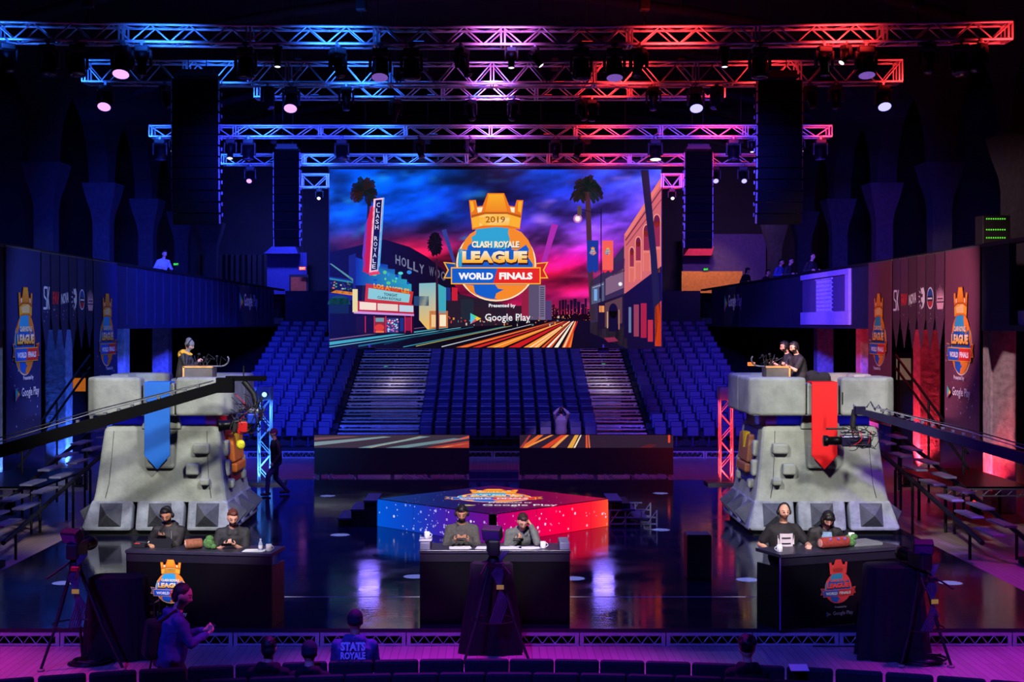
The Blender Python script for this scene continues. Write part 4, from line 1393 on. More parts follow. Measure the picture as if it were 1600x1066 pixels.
a, b = P(515, 265, SD), P(1033, 543, SD)
t = thing('led_screen', 'huge LED wall showing the league emblem over a dusk boulevard', 'LED screen', ((a.x + b.x) / 2, SD, b.z))
off = Vector(t.location)
PIC.build('display', pic_mat('led_wall_glow', True, 0.95, sampling='FRONT'), lambda x, y: Vector(onscreen(x, y, SD - 0.02)) - off, (0, -1, 0), 0.0011, t)
W, H = b.x - a.x, a.z - b.z
MB().box((0, 0.16, H / 2), (W + 0.06, 0.3, H + 0.05)).build('cabinet', M_BLACK, t)
MB().box((0, 0.12, H + 0.17), (W + 0.1, 0.35, 0.26)).build('header_beam', M_BLACK, t)
m = MB()
for i in range(26):
    m.box((-W / 2 + W * (i + .5) / 26, 0.1, H + 0.36), (0.05, 0.2, 0.14))
m.build('rigging_lugs', M_STEEL, t)['kind'] = 'stuff'
for x in (-4.0, -1.4, 1.4, 4.0):
    MB().tube([(x, 0.35, H + 0.2), (x, 0.35, 15.98 - b.z)], 0.012, 5).build('hoist_chain', M_BLACK, t)

for lab, x0, x1, src in (('left', 491, 733, 0), ('right', 812, 1052, 1)):
    d = 41.0
    a, b = P(x0, 680, d), P(x1, 742, d)
    t = thing('low_led_screen', 'low dark LED wall with a strip of light trails, %s of the centre steps' % lab, 'LED screen', ((a.x + b.x) / 2, d, 0), 0, 'low LED walls')
    w = b.x - a.x
    MB().box((0, 0.15, (b.z + a.z) / 2), (w, 0.28, a.z - b.z)).build('cabinet', M_BLACK, t)
    p = Pic()
    p.rect(0, 0, 1, 1, (62, 50, 66) if src == 0 else (48, 32, 52))
    p.up()
    if src == 0:
        for (q, c) in [([(0, .55), (0, .85), (.5, .15), (.45, .1)], (130, 150, 160)), ([(.28, 1), (.36, 1), (.75, .12), (.7, .1)], (120, 150, 165)), ([(.46, 1), (.6, 1), (.98, .3), (.9, .25)], (110, 140, 150)),
                       ([(.72, 1), (1, .45), (1, 1)], (180, 60, 50)), ([(.78, 1), (.84, 1), (1, .7), (1, .62)], (230, 140, 100)), ([(.34, 1), (.37, 1), (.7, .1), (.68, .1)], (190, 180, 130)), ([(0, .2), (0, .4), (.3, .12), (.2, .08)], (120, 80, 90)), ([(.74, .8), (.9, .4), (1, .05), (1, .25)], (220, 90, 70))]:
            p.poly(q, c)
    else:
        for (x, xe, w_, c) in [(0.0, .12, .05, (235, 110, 50)), (0.02, .2, .03, (250, 150, 70)), (.14, .27, .05, (225, 70, 40)), (.2, .3, .03, (250, 160, 80)), (.31, .36, .035, (240, 170, 70)), (.35, .395, .012, (255, 230, 190)), (.43, .43, .014, (230, 90, 50)), (.45, .445, .01, (230, 110, 70)), (0.0, .06, .02, (160, 60, 60))]:
            p.poly([(x, 1), (x + w_, 1), (xe + w_ * .7, 0), (xe, 0)], c)
        p.rect(.966, 0, .98, .6, (235, 70, 40))
        p.poly([(.78, 1), (.84, .7), (.9, .75), (.86, 1)], (90, 30, 40))
    hs = (700 - 680) * d / F
    p.build('lit_strip', pic_mat('led_strip_glow', True, 0.9), lambda x, y, w=w, hs=hs, a=a: (-w / 2 + x * w, 0.005, a.z - y * hs), (0, -1, 0), 0.001, t)
    m = MB()
    for i in range(5):
        m.box((-w / 2 + 0.1 + (w - 0.2) * i / 4, 0.3, b.z / 2 + 0.05), (0.08, 0.5, b.z + 0.1))
    m.build('floor_feet', M_STEEL, t)['kind'] = 'stuff'
    m = MB()
    r2 = random.Random(20 + src)
    for i in range(14):
        x = -w / 2 + r2.random() * w
        pts = [(x, -0.02, b.z + 0.02)]
        for k in range(5):
            x += r2.uniform(-0.1, 0.22); pts.append((x, r2.uniform(-0.35, 0.05), max(0.02, b.z * (1 - k / 3.0))))
        m.tube(pts, 0.014, 5)
    tag(m.build('cable_tangle', mat('grey_cable', (130, 130, 145), 0.35, 0, 0.2), None, t.location), 'loose cables trailing on the floor under the %s low LED wall' % lab, 'cables', None, 'stuff')
t = thing('centre_steps', 'dark blue steps between the two low LED walls', 'steps', (0.03, 40.2, 0))
for k, (h, y) in enumerate(((0.22, -0.35), (0.42, 0.0))):
    MB().rbox((0, y + 0.2, h / 2), (1.42, 0.4, h), 0.015).build('step', mat('step_blue', (30, 30, 80), 0.5, 0, 0.2), t)

# ------------------------------------------------------------------ overhead trusses


def truss(name, label, px0, px1, pytop, pybot, d, depth=0.45, bay=0.40, sag=0.0, col=None, breaks=(), joint=2.4):
    a, b = P(px0, pytop, d), P(px1, pybot, d)
    L, h = b.x - a.x, a.z - b.z
    t = thing(name, label, 'truss', ((a.x + b.x) / 2, d, b.z), 0, 'overhead trusses')
    n = max(2, int(L / bay))
    if n % 2: n += 1
    def pt(u, y, z):
        return (-L / 2 + L * u, y, z + sag * (2 * u - 1) ** 2)
    for y in (0, depth):
        for z in (0.0, h):
            MB().tube([pt(i / 12, y, z) for i in range(13)], 0.03, 6).build('chord', M_ALU, t)
    for y in (0, depth):
        m = MB()
        for i in range(n):
            u0, u1 = i / n, (i + 1) / n
            m.tube([pt(u0, y, 0.0 if i % 2 else h), pt(u1, y, h if i % 2 else 0.0)], 0.017, 5, False)
        m.build('lacing', M_ALU, t)
    for z in (0.0, h):
        m = MB()
        m.tube([pt(min(1, i / n), depth * (i % 2), z) for i in range(n + 1)], 0.013, 4, False)
        m.build('cross_lacing', M_ALU, t)
    if L > 5:                                      # chain hoists up to the roof
        for u in (0.09, 0.36, 0.64, 0.91):
            x, y, z = pt(u, depth / 2, h)
            m = MB().tube([(x, y, z - 0.02), (x, y, 16.0 - b.z)], 0.010, 5)
            c_ = m.build('hoist_chain', M_BLACK, t)
            MB().rbox((x, y, z + 0.5), (0.2, 0.16, 0.34), 0.03).build('hoist_motor', M_BLACK, c_)
            MB().tube([(x, 0, h + sag * (2 * u - 1) ** 2), (x, y, z + 0.22), (x, depth, h + sag * (2 * u - 1) ** 2)], 0.012, 5).build('sling', M_BLACK, c_)
    k = max(1, round(L / joint))
    for i in range(k + 1):
        u = min(0.998, max(0.002, i / k))
        m = MB()
        x, y, z = pt(u, 0, 0)
        for dx in (-0.035, 0.035):
            m.box((x + dx, 0, z + h / 2), (0.03, 0.045, h)); m.box((x + dx, depth, z + h / 2), (0.03, 0.045, h))
            m.box((x + dx, depth / 2, z), (0.03, depth, 0.04)); m.box((x + dx, depth / 2, z + h), (0.03, depth, 0.04))
        m.build('joint_frame', M_ALU, t)
    return t, L, h


TR = [('nearest', -10, 1582, 42, 69, 26.0, 0.4, 0.10), ('second', 128, 1410, 97, 131, 33.0, 0.5, 0.06), ('third', 398, 1132, 128, 151, 36.0, 0.5, 0.0), ('fourth', 233, 1300, 196, 213, 39.0, 0.4, 0.0), ('fifth', 346, 1240, 241, 256, 42.3, 0.4, 0.0)]
for nm, x0, x1, y0, y1, d, dep, sg_ in TR:
    t, L, h = truss('lighting_truss', '%s overhead lighting truss, lit blue on its left half and red on its right' % ('nearest' if nm == 'nearest' else nm + ' nearest'), x0, x1, y0, y1, d, dep, 0.36 if d < 30 else 0.44, sg_)
    # toning lamps clipped inside the truss
    c = t.location
    k = 3 if L > 14 else 2
    for s, colr, lab in ((-1, (0.02, 0.14, 1.0), 'blue'), (1, (1.0, 0.03, 0.03), 'red')):
        for i in range(k):
            u = (i + 0.5) / k
            x = c.x + s * (L / 2) * u
            if s < 0 and nm == 'nearest': x = c.x - (L / 2) * u - 0.0
            f = thing('toning_lamp', '%s toning lamp clamped inside the %s overhead truss, %s from the middle' % (lab, nm if nm == 'nearest' else nm + ' nearest', ORD[i + 1]), 'stage light', (x, d + dep / 2, c.z + 0.02), 0, 'truss toning lamps')
            MB().box((0, 0, 0.03), (0.22, 0.12, 0.06)).build('housing', M_BLACK, f)
            MB().box((0, 0, 0.064), (0.2, 0.1, 0.006)).build('lens', mat('lens_blue', (10, 10, 60), 0.2, 0, 0, emit=((40, 110, 255), 2.0)) if s < 0 else MATS['lens_red'], f)
            e = {26.0: 44, 33.0: 40, 36.0: 30, 39.0: 38, 42.3: 28}[d]
            for dx in (-1.0, 1.0):
                area('toning_beam', (x + dx * 0.25 * L / k, d - 0.38, c.z + h * 0.5 - 0.2), (x + dx * 0.25 * L / k, d + dep / 2, c.z + h * 0.6), e * 0.36, colr, L / k / 7, 0.06, 118)

# short truss pieces carrying the LED wall
for px0, px1, lab in ((470, 512, 'left'), (1035, 1066, 'right')):
    truss('screen_truss', 'short truss piece beside the %s top corner of the LED wall' % lab, px0, px1, 272, 292, 42.9, 0.35, 0.3)
    COL.objects[[o.name for o in COL.objects if o.name.startswith('screen_truss')][-1]]['group'] = 'LED wall truss pieces'
    a = P((px0 + px1) / 2, 262, 42.9)
    area('toning_beam', (a.x, 42.2, a.z - 0.9), (a.x, 43, a.z - 0.3), 14, (0.05, 0.22, 1.0) if lab == 'left' else (1, 0.03, 0.08), 0.6, 0.06, 140)

# ------------------------------------------------------------------ hanging lights
proto = {}


def head_parts(t, kind, lens, tilt, pan, up=False):
    """clamp, base, yoke, tilted barrel with its lens; origin at the truss chord"""
    s = {'wash': 0.82, 'spot': 0.72, 'small': 0.5}[kind]
    sg = 1 if up else -1
    R = Matrix.Rotation(pan, 4, 'Z')
    c = MB(); c.T = R; c.box((0, 0, sg * 0.05 * s), (0.06 * s, 0.08 * s, 0.14 * s)); c.tube([(-.07 * s, 0, 0), (.07 * s, 0, 0)], 0.045 * s, 8); c.build('clamp', M_STEEL, t)
    b = MB(); b.T = R; b.rbox((0, 0, sg * 0.18 * s), (0.36 * s, 0.28 * s, 0.16 * s), 0.03 * s); b.build('base', M_BLACK, t)
    y = MB(); y.T = R
    for k in (-1, 1):
        y.rbox((k * 0.225 * s, 0, sg * 0.42 * s), (0.06 * s, 0.14 * s, 0.42 * s), 0.02 * s)
    y.rbox((0, 0, sg * 0.26 * s), (0.5 * s, 0.15 * s, 0.05 * s), 0.02 * s)
    y.build('yoke', M_BLACK, t)
    A = R @ Matrix.Translation((0, 0, sg * 0.5 * s)) @ Matrix.Rotation(tilt, 4, 'X')
    h = MB(); h.T = A
    if kind == 'wash':
        h.lathe([(0.09 * s, 0.2 * s), (0.17 * s, 0.16 * s), (0.185 * s, 0.0), (0.19 * s, -0.2 * s), (0.21 * s, -0.26 * s), (0.2 * s, -0.28 * s)], 14)
        r, z = 0.185 * s, -0.283 * s
    else:
        h.lathe([(0.09 * s, 0.3 * s), (0.15 * s, 0.26 * s), (0.16 * s, 0.05 * s), (0.12 * s, -0.05 * s), (0.115 * s, -0.3 * s), (0.13 * s, -0.34 * s), (0.12 * s, -0.36 * s)], 14)
        r, z = 0.11 * s, -0.363 * s
    hd = h.build('barrel', M_GLOSSBLACK, t)
    l = MB(); l.T = A; l.lathe([(r, z), (r * 0.8, z - 0.012 * s), (r * 0.3, z - 0.02 * s)], 14); l.build('lens', lens, hd)


LENS = {'v': M_LENS_V, 'b': M_LENS_B, 'w': M_LENS_W, 'd': M_LENS_DIMV, '-': M_LENS_OFF}
DESC = {'v': 'glowing violet', 'b': 'glowing blue-white', 'w': 'with a small white lit lens', 'd': 'dimly glowing violet', '-': 'unlit'}
# (truss index, px, kind, lens, tilt deg, pan deg, hung above?)
HEADS = [
    (0, 12, 'spot', '-', 25, 30), (0, 75, 'wash', '-', 10, 0), (0, 120, 'wash', '-', 14, 20), (0, 191, 'wash', 'v', 26, 0), (0, 222, 'spot', '-', 5, 0), (0, 384, 'wash', '-', 8, 0), (0, 434, 'small', 'w', 8, 0),
    (0, 528, 'spot', '-', 20, 40), (0, 594, 'wash', 'd', 22, 0), (0, 643, 'wash', '-', 4, 0), (0, 722, 'spot', '-', 35, 60), (0, 799, 'small', 'w', 8, 0), (0, 836, 'small', 'w', 40, 80), (0, 908, 'wash', '-', 6, 0),
    (0, 960, 'wash', 'd', 18, 0), (0, 998, 'spot', '-', 25, -30), (0, 1132, 'small', 'w', 6, 0), (0, 1187, 'wash', '-', 10, 0), (0, 1288, 'spot', '-', 12, 10), (0, 1322, 'small', 'w', 40, -60), (0, 1353, 'wash', 'd', 18, 0), (0, 1452, 'spot', '-', 22, -25), (0, 1502, 'wash', '-', 16, -20), (0, 1530, 'spot', '-', 35, -60),
    (1, 165, 'wash', 'v', 34, 0), (1, 258, 'spot', '-', 30, 60), (1, 418, 'spot', '-', 28, 50), (1, 455, 'wash', 'v', 34, 0), (1, 541, 'spot', '-', 6, 0), (1, 1021, 'spot', '-', 6, 0), (1, 1087, 'wash', 'b', 34, 0), (1, 1120, 'spot', '-', 26, -50), (1, 1266, 'spot', '-', 26, 30), (1, 1306, 'spot', '-', 10, 0), (1, 1380, 'wash', 'b', 34, 0),
    (3, 250, 'wash', '-', 6, 0), (3, 271, 'small', 'w', 25, 0), (3, 360, 'spot', 'w', 18, 0), (3, 388, 'wash', '-', 8, 0), (3, 534, 'wash', '-', 16, 0), (3, 655, 'spot', '-', 30, 40), (3, 735, 'spot', '-', 40, 60), (3, 868, 'spot', '-', 30, 0), (3, 905, 'spot', '-', 35, -40), (3, 1024, 'wash', 'w', 10, 0), (3, 1146, 'wash', '-', 8, 0), (3, 1175, 'small', 'w', 12, 0), (3, 1251, 'small', 'w', 25, 0), (3, 1282, 'wash', '-', 6, 0),
    (2, 618, 'spot', '-', -30, 30), (2, 735, 'spot', '-', 28, 30), (2, 803, 'spot', '-', 28, -30), (2, 908, 'spot', '-', 30, 40), (2, 925, 'spot', '-', 12, 0),
    (4, 391, 'spot', 'v', 50, 0), (4, 1117, 'spot', 'b', 50, 0), (4, 1161, 'spot', 'b', 50, 0), (5, 499, 'small', 'w', 55, 0), (5, 1050, 'small', 'w', 55, 0)]
TR6 = TR + [('screen', 470, 1066, 272, 292, 42.9, 0.35, 0.0)]
cnt = {}
for (ti, px, kind, ln, tilt, pan) in HEADS:
    nm, x0, x1, y0, y1, d, dep, sg_ = TR6[ti]
    q = P(px, y1, d)
    u = (px - x0) / (x1 - x0)
    z = q.z + sg_ * (2 * u - 1) ** 2
    cnt[ti] = cnt.get(ti, 0) + 1
    k = cnt[ti]
    where = ('LED wall corner truss' if ti == 5 else '%s overhead truss' % (nm if nm == 'nearest' else nm + ' nearest'))
    lab = '%s moving head light under the %s, %s from the left' % (DESC[ln], where, ORD[k])
    if ln == 'w':
        lab = 'white lit %s under the %s, %s from left' % ('small spotlight' if kind == 'small' else 'moving head', where, ORD[k])
    t = thing('moving_head_light', lab, 'stage light', (q.x, d, z - 0.012), 0, 'hanging stage lights')
    head_parts(t, kind, LENS[ln], radians(-tilt), radians(pan))
    if ln in 'vb':
        spot('lamp_beam', (q.x, d - 0.35, z - 0.9), (q.x * 0.85, d - 11, 0), 420, VIOLET if ln == 'v' else (0.3, 0.25, 1.0), 22, 0.5, 0.12)

# narrow beams straight down leave pale pools on the stage floor
for i, (px, py) in enumerate(((512, 775), (531, 836), (1032, 771), (1033, 828), (648, 901), (896, 904), (100, 911), (1485, 911), (1168, 906))):
    dd = 9680.0 / (py - CY)
    x = (px - CX) * dd / F
    spot('pin_beam', (x, dd + 0.02, 9.4), (x, dd, STAGE), 120000, (0.75, 0.9, 1.0), 2.5, 0.12, 0.01)
# pair of lamps added under the LED wall to make streaks on the gloss floor
for px, lab in ((577, 'left'), (943, 'right')):
    q = P(px, 549, 42.6)
    t = thing('added_streak_lamp', 'small hooded lamp added for a floor streak under the LED wall, %s one' % lab, 'stage light', q, 0, 'added streak lamps under the LED wall')
    MB().rbox((0, 0.08, 0.02), (0.34, 0.12, 0.16), 0.02).box((0, -0.02, 0.105), (0.36, 0.26, 0.012)).build('hood', M_BLACK, t)
    MB().box((0, 0.015, 0.02), (0.28, 0.01, 0.1)).build('lens', M_LENS_OFF, t)
    MB().box((0, 0.3, 0.15), (0.05, 0.45, 0.10)).build('bracket', M_STEEL, t)
    spot('added_streak_beam', (q.x, 42.5, q.z - 0.03), (q.x * 0.9, 20.5, STAGE), 52, (0.22, 0.15, 1.0), 14, 0.5, 0.32)

# ------------------------------------------------------------------ loudspeaker line arrays


ARRAY = mat('array_black', (3, 3, 4), 0.9, 0, 0.2, spec=0.04)


def line_array(label, px0, px1, py0, py1, d, n, sg):
    a, b = P(px0, py0, d), P(px1, py1, d)
    w, h = b.x - a.x, (a.z - b.z) / n
    t = thing('line_array', label, 'loudspeaker array', ((a.x + b.x) / 2, d, a.z), 0, 'hanging loudspeaker arrays')
    y, z, ang = 0.0, 0.0, 0.0
    MB().box((0, 0, 0.1), (w * 0.9, 0.5, 0.06)).box((0, -0.2, 0.16), (w * 0.8, 0.05, 0.12)).build('flying_frame', M_BLACK, t)
    MB().tube([(-w * .2, 0, 0.15), (-w * .2, 0, 16.0 - a.z)], 0.010, 5).build('chain', M_BLACK, t)
    MB().tube([(w * .2, 0, 0.15), (w * .2, 0, 16.0 - a.z)], 0.010, 5).build('chain', M_BLACK, t)
    for i in range(n):
        ang = radians(0.2 + (max(0, i - n * 0.55)) * 1.6)
        R = Matrix.Rotation(ang, 3, 'X')
        m = MB()
        m.hexa([R @ Vector(p) + Vector((0, y, z)) for p in ((-w / 2, -0.3, -h * .98), (w / 2, -0.3, -h * .98), (w * .42, 0.3, -h * .9), (-w * .42, 0.3, -h * .9), (-w / 2, -0.3, 0), (w / 2, -0.3, 0), (w * .42, 0.3, -h * .08), (-w * .42, 0.3, -h * .08))], 0.012, 1)
        c = m.build('cabinet', ARRAY, t)
        m = MB()
        for s in (-1, 1):
            m.box(R @ Vector((s * (w / 2 + 0.015), -0.2, -h / 2)) + Vector((0, y, z)), (0.02, 0.1, h * 0.8), R)
            m.box(R @ Vector((s * (w / 2 + 0.015), 0.1, -h * .2)) + Vector((0, y, z)), (0.02, 0.07, h * 0.3), R)
        m.build('rigging_plate', mat('rigging_grey', (120, 110, 130), 0.4, 0.6, 0.1), c)
        z -= h * cos(ang); y += h * sin(ang)
    return t


line_array('long black loudspeaker array hanging at the left, nearest to the left gallery', 273, 344, 126, 350, 31.5, 13, -1)
line_array('long black loudspeaker array hanging at the right, nearest to the right gallery', 1181, 1249, 128, 350, 31.5, 13, 1)
line_array('smaller black loudspeaker array hanging just left of the LED wall', 430, 469, 238, 385, 41.2, 11, -1)
line_array('smaller black loudspeaker array hanging just right of the LED wall', 1069, 1111, 238, 388, 41.2, 11, 1)

# ------------------------------------------------------------------ truss gates behind the towers


def vtower(m, x, y, w, z0, z1, bays):
    for dx in (-w / 2, w / 2):
        for dy in (-w / 2, w / 2):
            m.tube([(x + dx, y + dy, z0), (x + dx, y + dy, z1)], 0.025, 6)
    for i in range(bays):
        za, zb = z0 + (z1 - z0) * i / bays, z0 + (z1 - z0) * (i + 1) / bays
        s = 1 if i % 2 else -1
        for dy in (-w / 2, w / 2):
            m.tube([(x - s * w / 2, y + dy, za), (x + s * w / 2, y + dy, zb)], 0.014, 5)
        for dx in (-w / 2, w / 2):
            m.tube([(x + dx, y - s * w / 2, za), (x + dx, y + s * w / 2, zb)], 0.014, 5)


for sg, px, colr, nm in ((-1, 414, (0.05, 0.25, 1.0), 'blue'), (1, 1134, (1.0, 0.04, 0.05), 'red')):
    d = 38.6
    x = (px - CX) * d / F
    t = thing('truss_gate', '%s lit truss goalpost standing behind the %s tower' % (nm, 'left' if sg < 0 else 'right'), 'truss', (x, d, STAGE))
    top = 2.62
    m = MB(); vtower(m, 0, 0, 0.33, 0.05, top - 0.3, 6); m.build('inner_post', M_ALU, t)
    m = MB(); vtower(m, sg * 2.6, 0, 0.33, 0.05, top - 0.3, 6); m.build('outer_post', M_ALU, t)
    MB().rbox((0, 0, top - 0.15), (0.4, 0.4, 0.36), 0.02).build('corner_block', M_STEEL, t)
    m = MB()
    for dz in (top - 0.32, top):
        for dy in (-0.16, 0.16):
            m.tube([(0, dy, dz), (sg * 2.75, dy, dz)], 0.025, 6)
    for i in range(7):
        for dy in (-0.16, 0.16):
            m.tube([(sg * (0.2 + i * 0.36), dy, top - 0.32 * (i % 2)), (sg * (0.2 + (i + 1) * 0.36), dy, top - 0.32 * ((i + 1) % 2))], 0.014, 5)
    m.build('top_beam', M_ALU, t)
    MB().box((0, 0, 0.03), (1.1, 0.8, 0.06)).build('base_plate', M_STEEL, t)
    MB().box((sg * 2.6, 0, 0.03), (0.9, 0.8, 0.06)).build('base_plate', M_STEEL, t)
    tl = tag(MB().lathe([(0.07, 0), (0.09, 0.05), (0.09, 0.18)], 12, (0, 0, 0), (0, -1, 0)).build('gate_lamp', M_BLACK, None, (x + sg * (-0.05 if sg < 0 else 0.3), d - 0.22, STAGE + top - 0.16)), 'small round lamp on top of the %s lit truss goalpost' % nm, 'stage light')
    MB().lathe([(0.07, 0.181), (0.05, 0.19)], 12, (0, 0, 0), (0, -1, 0)).build('lens', mat('lens_cyan', (10, 20, 60), 0.2, 0, 0, emit=((150, 190, 255), 2.0)) if sg < 0 else mat('lens_orange', (60, 20, 10), 0.2, 0, 0, emit=((255, 120, 30), 2.0)), tl)
    area('gate_wash', (x - sg * 0.15, d - 0.75, STAGE + 0.3), (x, d, STAGE + 1.3), 45, colr, 0.4, 0.1, 150)
    area('gate_wash', (x - sg * 0.5, d - 0.6, STAGE + 2.0), (x, d, STAGE + 1.6), 22, colr, 0.4, 0.1, 150)
    area('gate_wash', (x + sg * 0.0, d, STAGE + 0.1), (x, d, STAGE + 2), 25, colr, 0.2, 0.2, 100)

# ------------------------------------------------------------------ bleachers
NR, RUN, RISE, Y0, Z0 = 17, 0.85, 0.222, 49.0, 0.32


def row_y(i): return Y0 + RUN * i
def row_z(i): return Z0 + RISE * i


ROWS_X = lambda px, i: (px - CX) / 44.13
t = thing('bleachers', 'tall raked bleacher stand behind the stage with dark decks', 'bleachers', (0, Y0, 0))
for i in range(NR):
    for x0, x1 in ((-9.6, -5.65), (-2.62, 3.7), (5.6, 9.6)):
        MB().box(((x0 + x1) / 2, RUN * i + RUN / 2, row_z(i) - 0.03), (x1 - x0, RUN, 0.05)).box(((x0 + x1) / 2, RUN * i + 0.02, row_z(i) - RISE / 2), (x1 - x0, 0.03, RISE)).build('deck_row', mat('bleacher_deck', (14, 14, 26), 0.6, 0, 0.2), t)
m = MB()
for k in range(8):
    x = -9.2 + 18.4 * k / 7
    m.tube([(x, NR * RUN - 0.1, 0), (x, NR * RUN - 0.1, row_z(NR - 1))], 0.04, 5)
m.build('back_posts', M_BLACK, t)['kind'] = 'stuff'
em = edge_frame(1.2, 0.24).mesh('base_frame', M_ALU)
for k in range(16):
    o = bpy.data.objects.new('base_frame', em); COL.objects.link(o); o.parent = t
    o.location = (-9.1 + 1.215 * k, -0.55, 0.0)

for lab, x0, x1 in (('left', -5.6, -2.68), ('right', 3.76, 5.55)):
    t = thing('bleacher_stairs', 'pale lattice fronted bleacher stairs on the %s of the middle seats' % lab, 'stairs', ((x0 + x1) / 2, Y0, 0))
    w = x1 - x0
    for i in range(NR):
        for half in (0, 1):
            zt = row_z(i) + (0.0 if half else -RISE / 2) + 0.02
            y = RUN * i + (RUN / 2 if half else 0.0)
            m = MB()
            m.box((0, y + RUN / 4, zt), (w, RUN / 2, 0.03))
            if half == 0:
                m.box((0, y + 0.02, zt - 0.03), (w, 0.03, 0.035)); m.box((0, y + 0.02, zt - RISE * .8), (w, 0.03, 0.025))
                for k in range(3):
                    m.box((-w / 2 + 0.1 + (w - 0.2) * k / 2, y + 0.02, zt - RISE * .4), (0.06, 0.035, RISE * .8))
                kk = int(w / 0.2)
                for k in range(kk):
                    xx = -w / 2 + w * k / kk
                    m.tube([(xx, y + 0.02, zt - RISE * .75), (xx + w / kk, y + 0.02, zt - 0.04)], 0.008, 4)
            m.build('stair_tread', M_ALU, t)
    m = MB()
    for s in (-1, 1):
        m.tube([(s * w / 2, 0, 0.0), (s * w / 2, NR * RUN, row_z(NR) - 0.2)], 0.04, 6)
    m.build('stringers', M_STEEL, t)
# bright clutter seen through the stair risers
for lab, x, w in (('left', -4.0, 1.9), ('right', 4.55, 1.3)):
    t = tag(MB().rbox((x, 57.2, 1.1), (w, 0.4, 2.0), 0.05).build('storage_crate', mat('pale_crate', (200, 180, 180), 0.7, 0, 0.4, 3)), 'pale crate stored under the %s bleacher stairs, seen between treads' % lab, 'crate')
    area('under_stair_light', (x, 55.2, 2.3), (x, 57.2, 1.0), 3.5, (1.0, 0.75, 0.8), 0.8, 0.2, 150)

# seats: one mesh, copied
m = MB()
m.rbox((0, 0.12, 0.66), (0.43, 0.07, 0.44), 0.03, Matrix.Rotation(radians(-8), 3, 'X'))
m.rbox((0, 0.02, 0.52), (0.42, 0.09, 0.36), 0.03, Matrix.Rotation(radians(-14), 3, 'X'))
m.box((0, 0.1, 0.2), (0.06, 0.06, 0.4)); m.box((0, 0.1, 0.01), (0.2, 0.2, 0.02))
seat_me = m.mesh('stadium_chair', M_SEAT)
spots = []
for blk, x0, x1 in (('middle', -2.62, 3.7), ('left', -9.6, -5.65), ('right', 5.6, 9.6)):
    n = int((x1 - x0) / (0.487 if blk == 'middle' else 0.56))
    for i in range(NR):
        for k in range(n):
            x = x0 + (x1 - x0) * (k + 0.5) / n
            y, z = row_y(i) + 0.42, row_z(i)
            px, py = CX + x * F / y, CY + (CZ - z - 0.7) * F / y
            if 515 < px < 1033 and py < 540: continue
            if (blk == 'left' and x < -9.6 + i * 0.0) : continue
            spots.append((y, x, z, blk, i, k))
spots.sort(key=lambda s: (s[0], abs(s[1])))
BL = {'middle': 'middle block between the stairs', 'left': 'block left of the stairs', 'right': 'block right of the stairs'}
rest = MB()
for j, (y, x, z, blk, i, k) in enumerate(spots):
    if j < 300:
        o = bpy.data.objects.new('stadium_chair', seat_me); COL.objects.link(o)
        o.location = (x, y, z)
        tag(o, 'dark blue folding seat, %s row up, %s from left, %s' % (ORD[i + 1], ORD[k + 1], BL[blk]), 'chair', 'bleacher seats, %s' % BL[blk])
    else:
        rest.T = Matrix.Translation((x, y, z))
        rest.rbox((0, 0.12, 0.66), (0.43, 0.07, 0.44), 0.03, Matrix.Rotation(radians(-8), 3, 'X'), 1)
        rest.rbox((0, 0.02, 0.52), (0.42, 0.09, 0.36), 0.03, Matrix.Rotation(radians(-14), 3, 'X'), 1)
        rest.box((0, 0.1, 0.2), (0.06, 0.06, 0.4))
if rest.v:
    tag(rest.build('upper_bleacher_seats', M_SEAT), 'all the dark blue folding seats in the upper bleacher rows', 'seats', None, 'stuff')
# ------------------------------------------------------------------ banners on the gallery fronts
STAR = random.Random(31)


def specks(p, x0, y0, x1, y1, n, c, base):
    for _ in range(n):
        x, y = STAR.uniform(x0, x1), STAR.uniform(y0, y1)
        r = STAR.choice([0.008, 0.012, 0.018])
        p.ell(x, y, r, r * 1.5, mix(base, c, STAR.uniform(0.3, 1)), 6)


def hang(sg, ya, yb):
    """maps x across a banner (from its left seen from the hall) and y down to the gallery front, with soft folds"""
    def f(x, y):
        Y = (ya + x) if sg < 0 else (yb - x)
        return (sg * (10.315 - 0.003 * sin(x * 5.5 + 0.6 * y) - 0.012 * y * 0.3), Y, 6.27 - y)
    return f


def emblem_banner(sg, ya, yb, hgt, label):
    w = yb - ya
    base = (20, 30, 96) if sg < 0 else (104, 48, 74)
    p = Pic()
    p.grid(0, 0, w, hgt, 16, 14, base)
    p.up(); specks(p, 0.1, 2.3, w - 0.1, hgt, 40, (220, 215, 240), base)
    k = 0.92
    cw = w * 0.78
    logo(p, (w - cw) / 2, 0.82, cw, 1.95, k, False, None, True)
    p.up(); play_mark(p, w * 0.16, 3.02, 0.26, k, True, w / 2.3)
    o = p.build('emblem_banner', pic_mat('banner_print', False, rough=0.75), hang(sg, ya, yb), (-sg, 0, 0), 0.004, None, 0.02)
    tag(o, label, 'banner', 'emblem banners on the gallery fronts')
    m = MB().tube([(sg * 10.33, ya - 0.03, 6.285), (sg * 10.33, yb + 0.03, 6.285)], 0.022, 6)
    m.build('hanging_rod', M_STEEL, o)


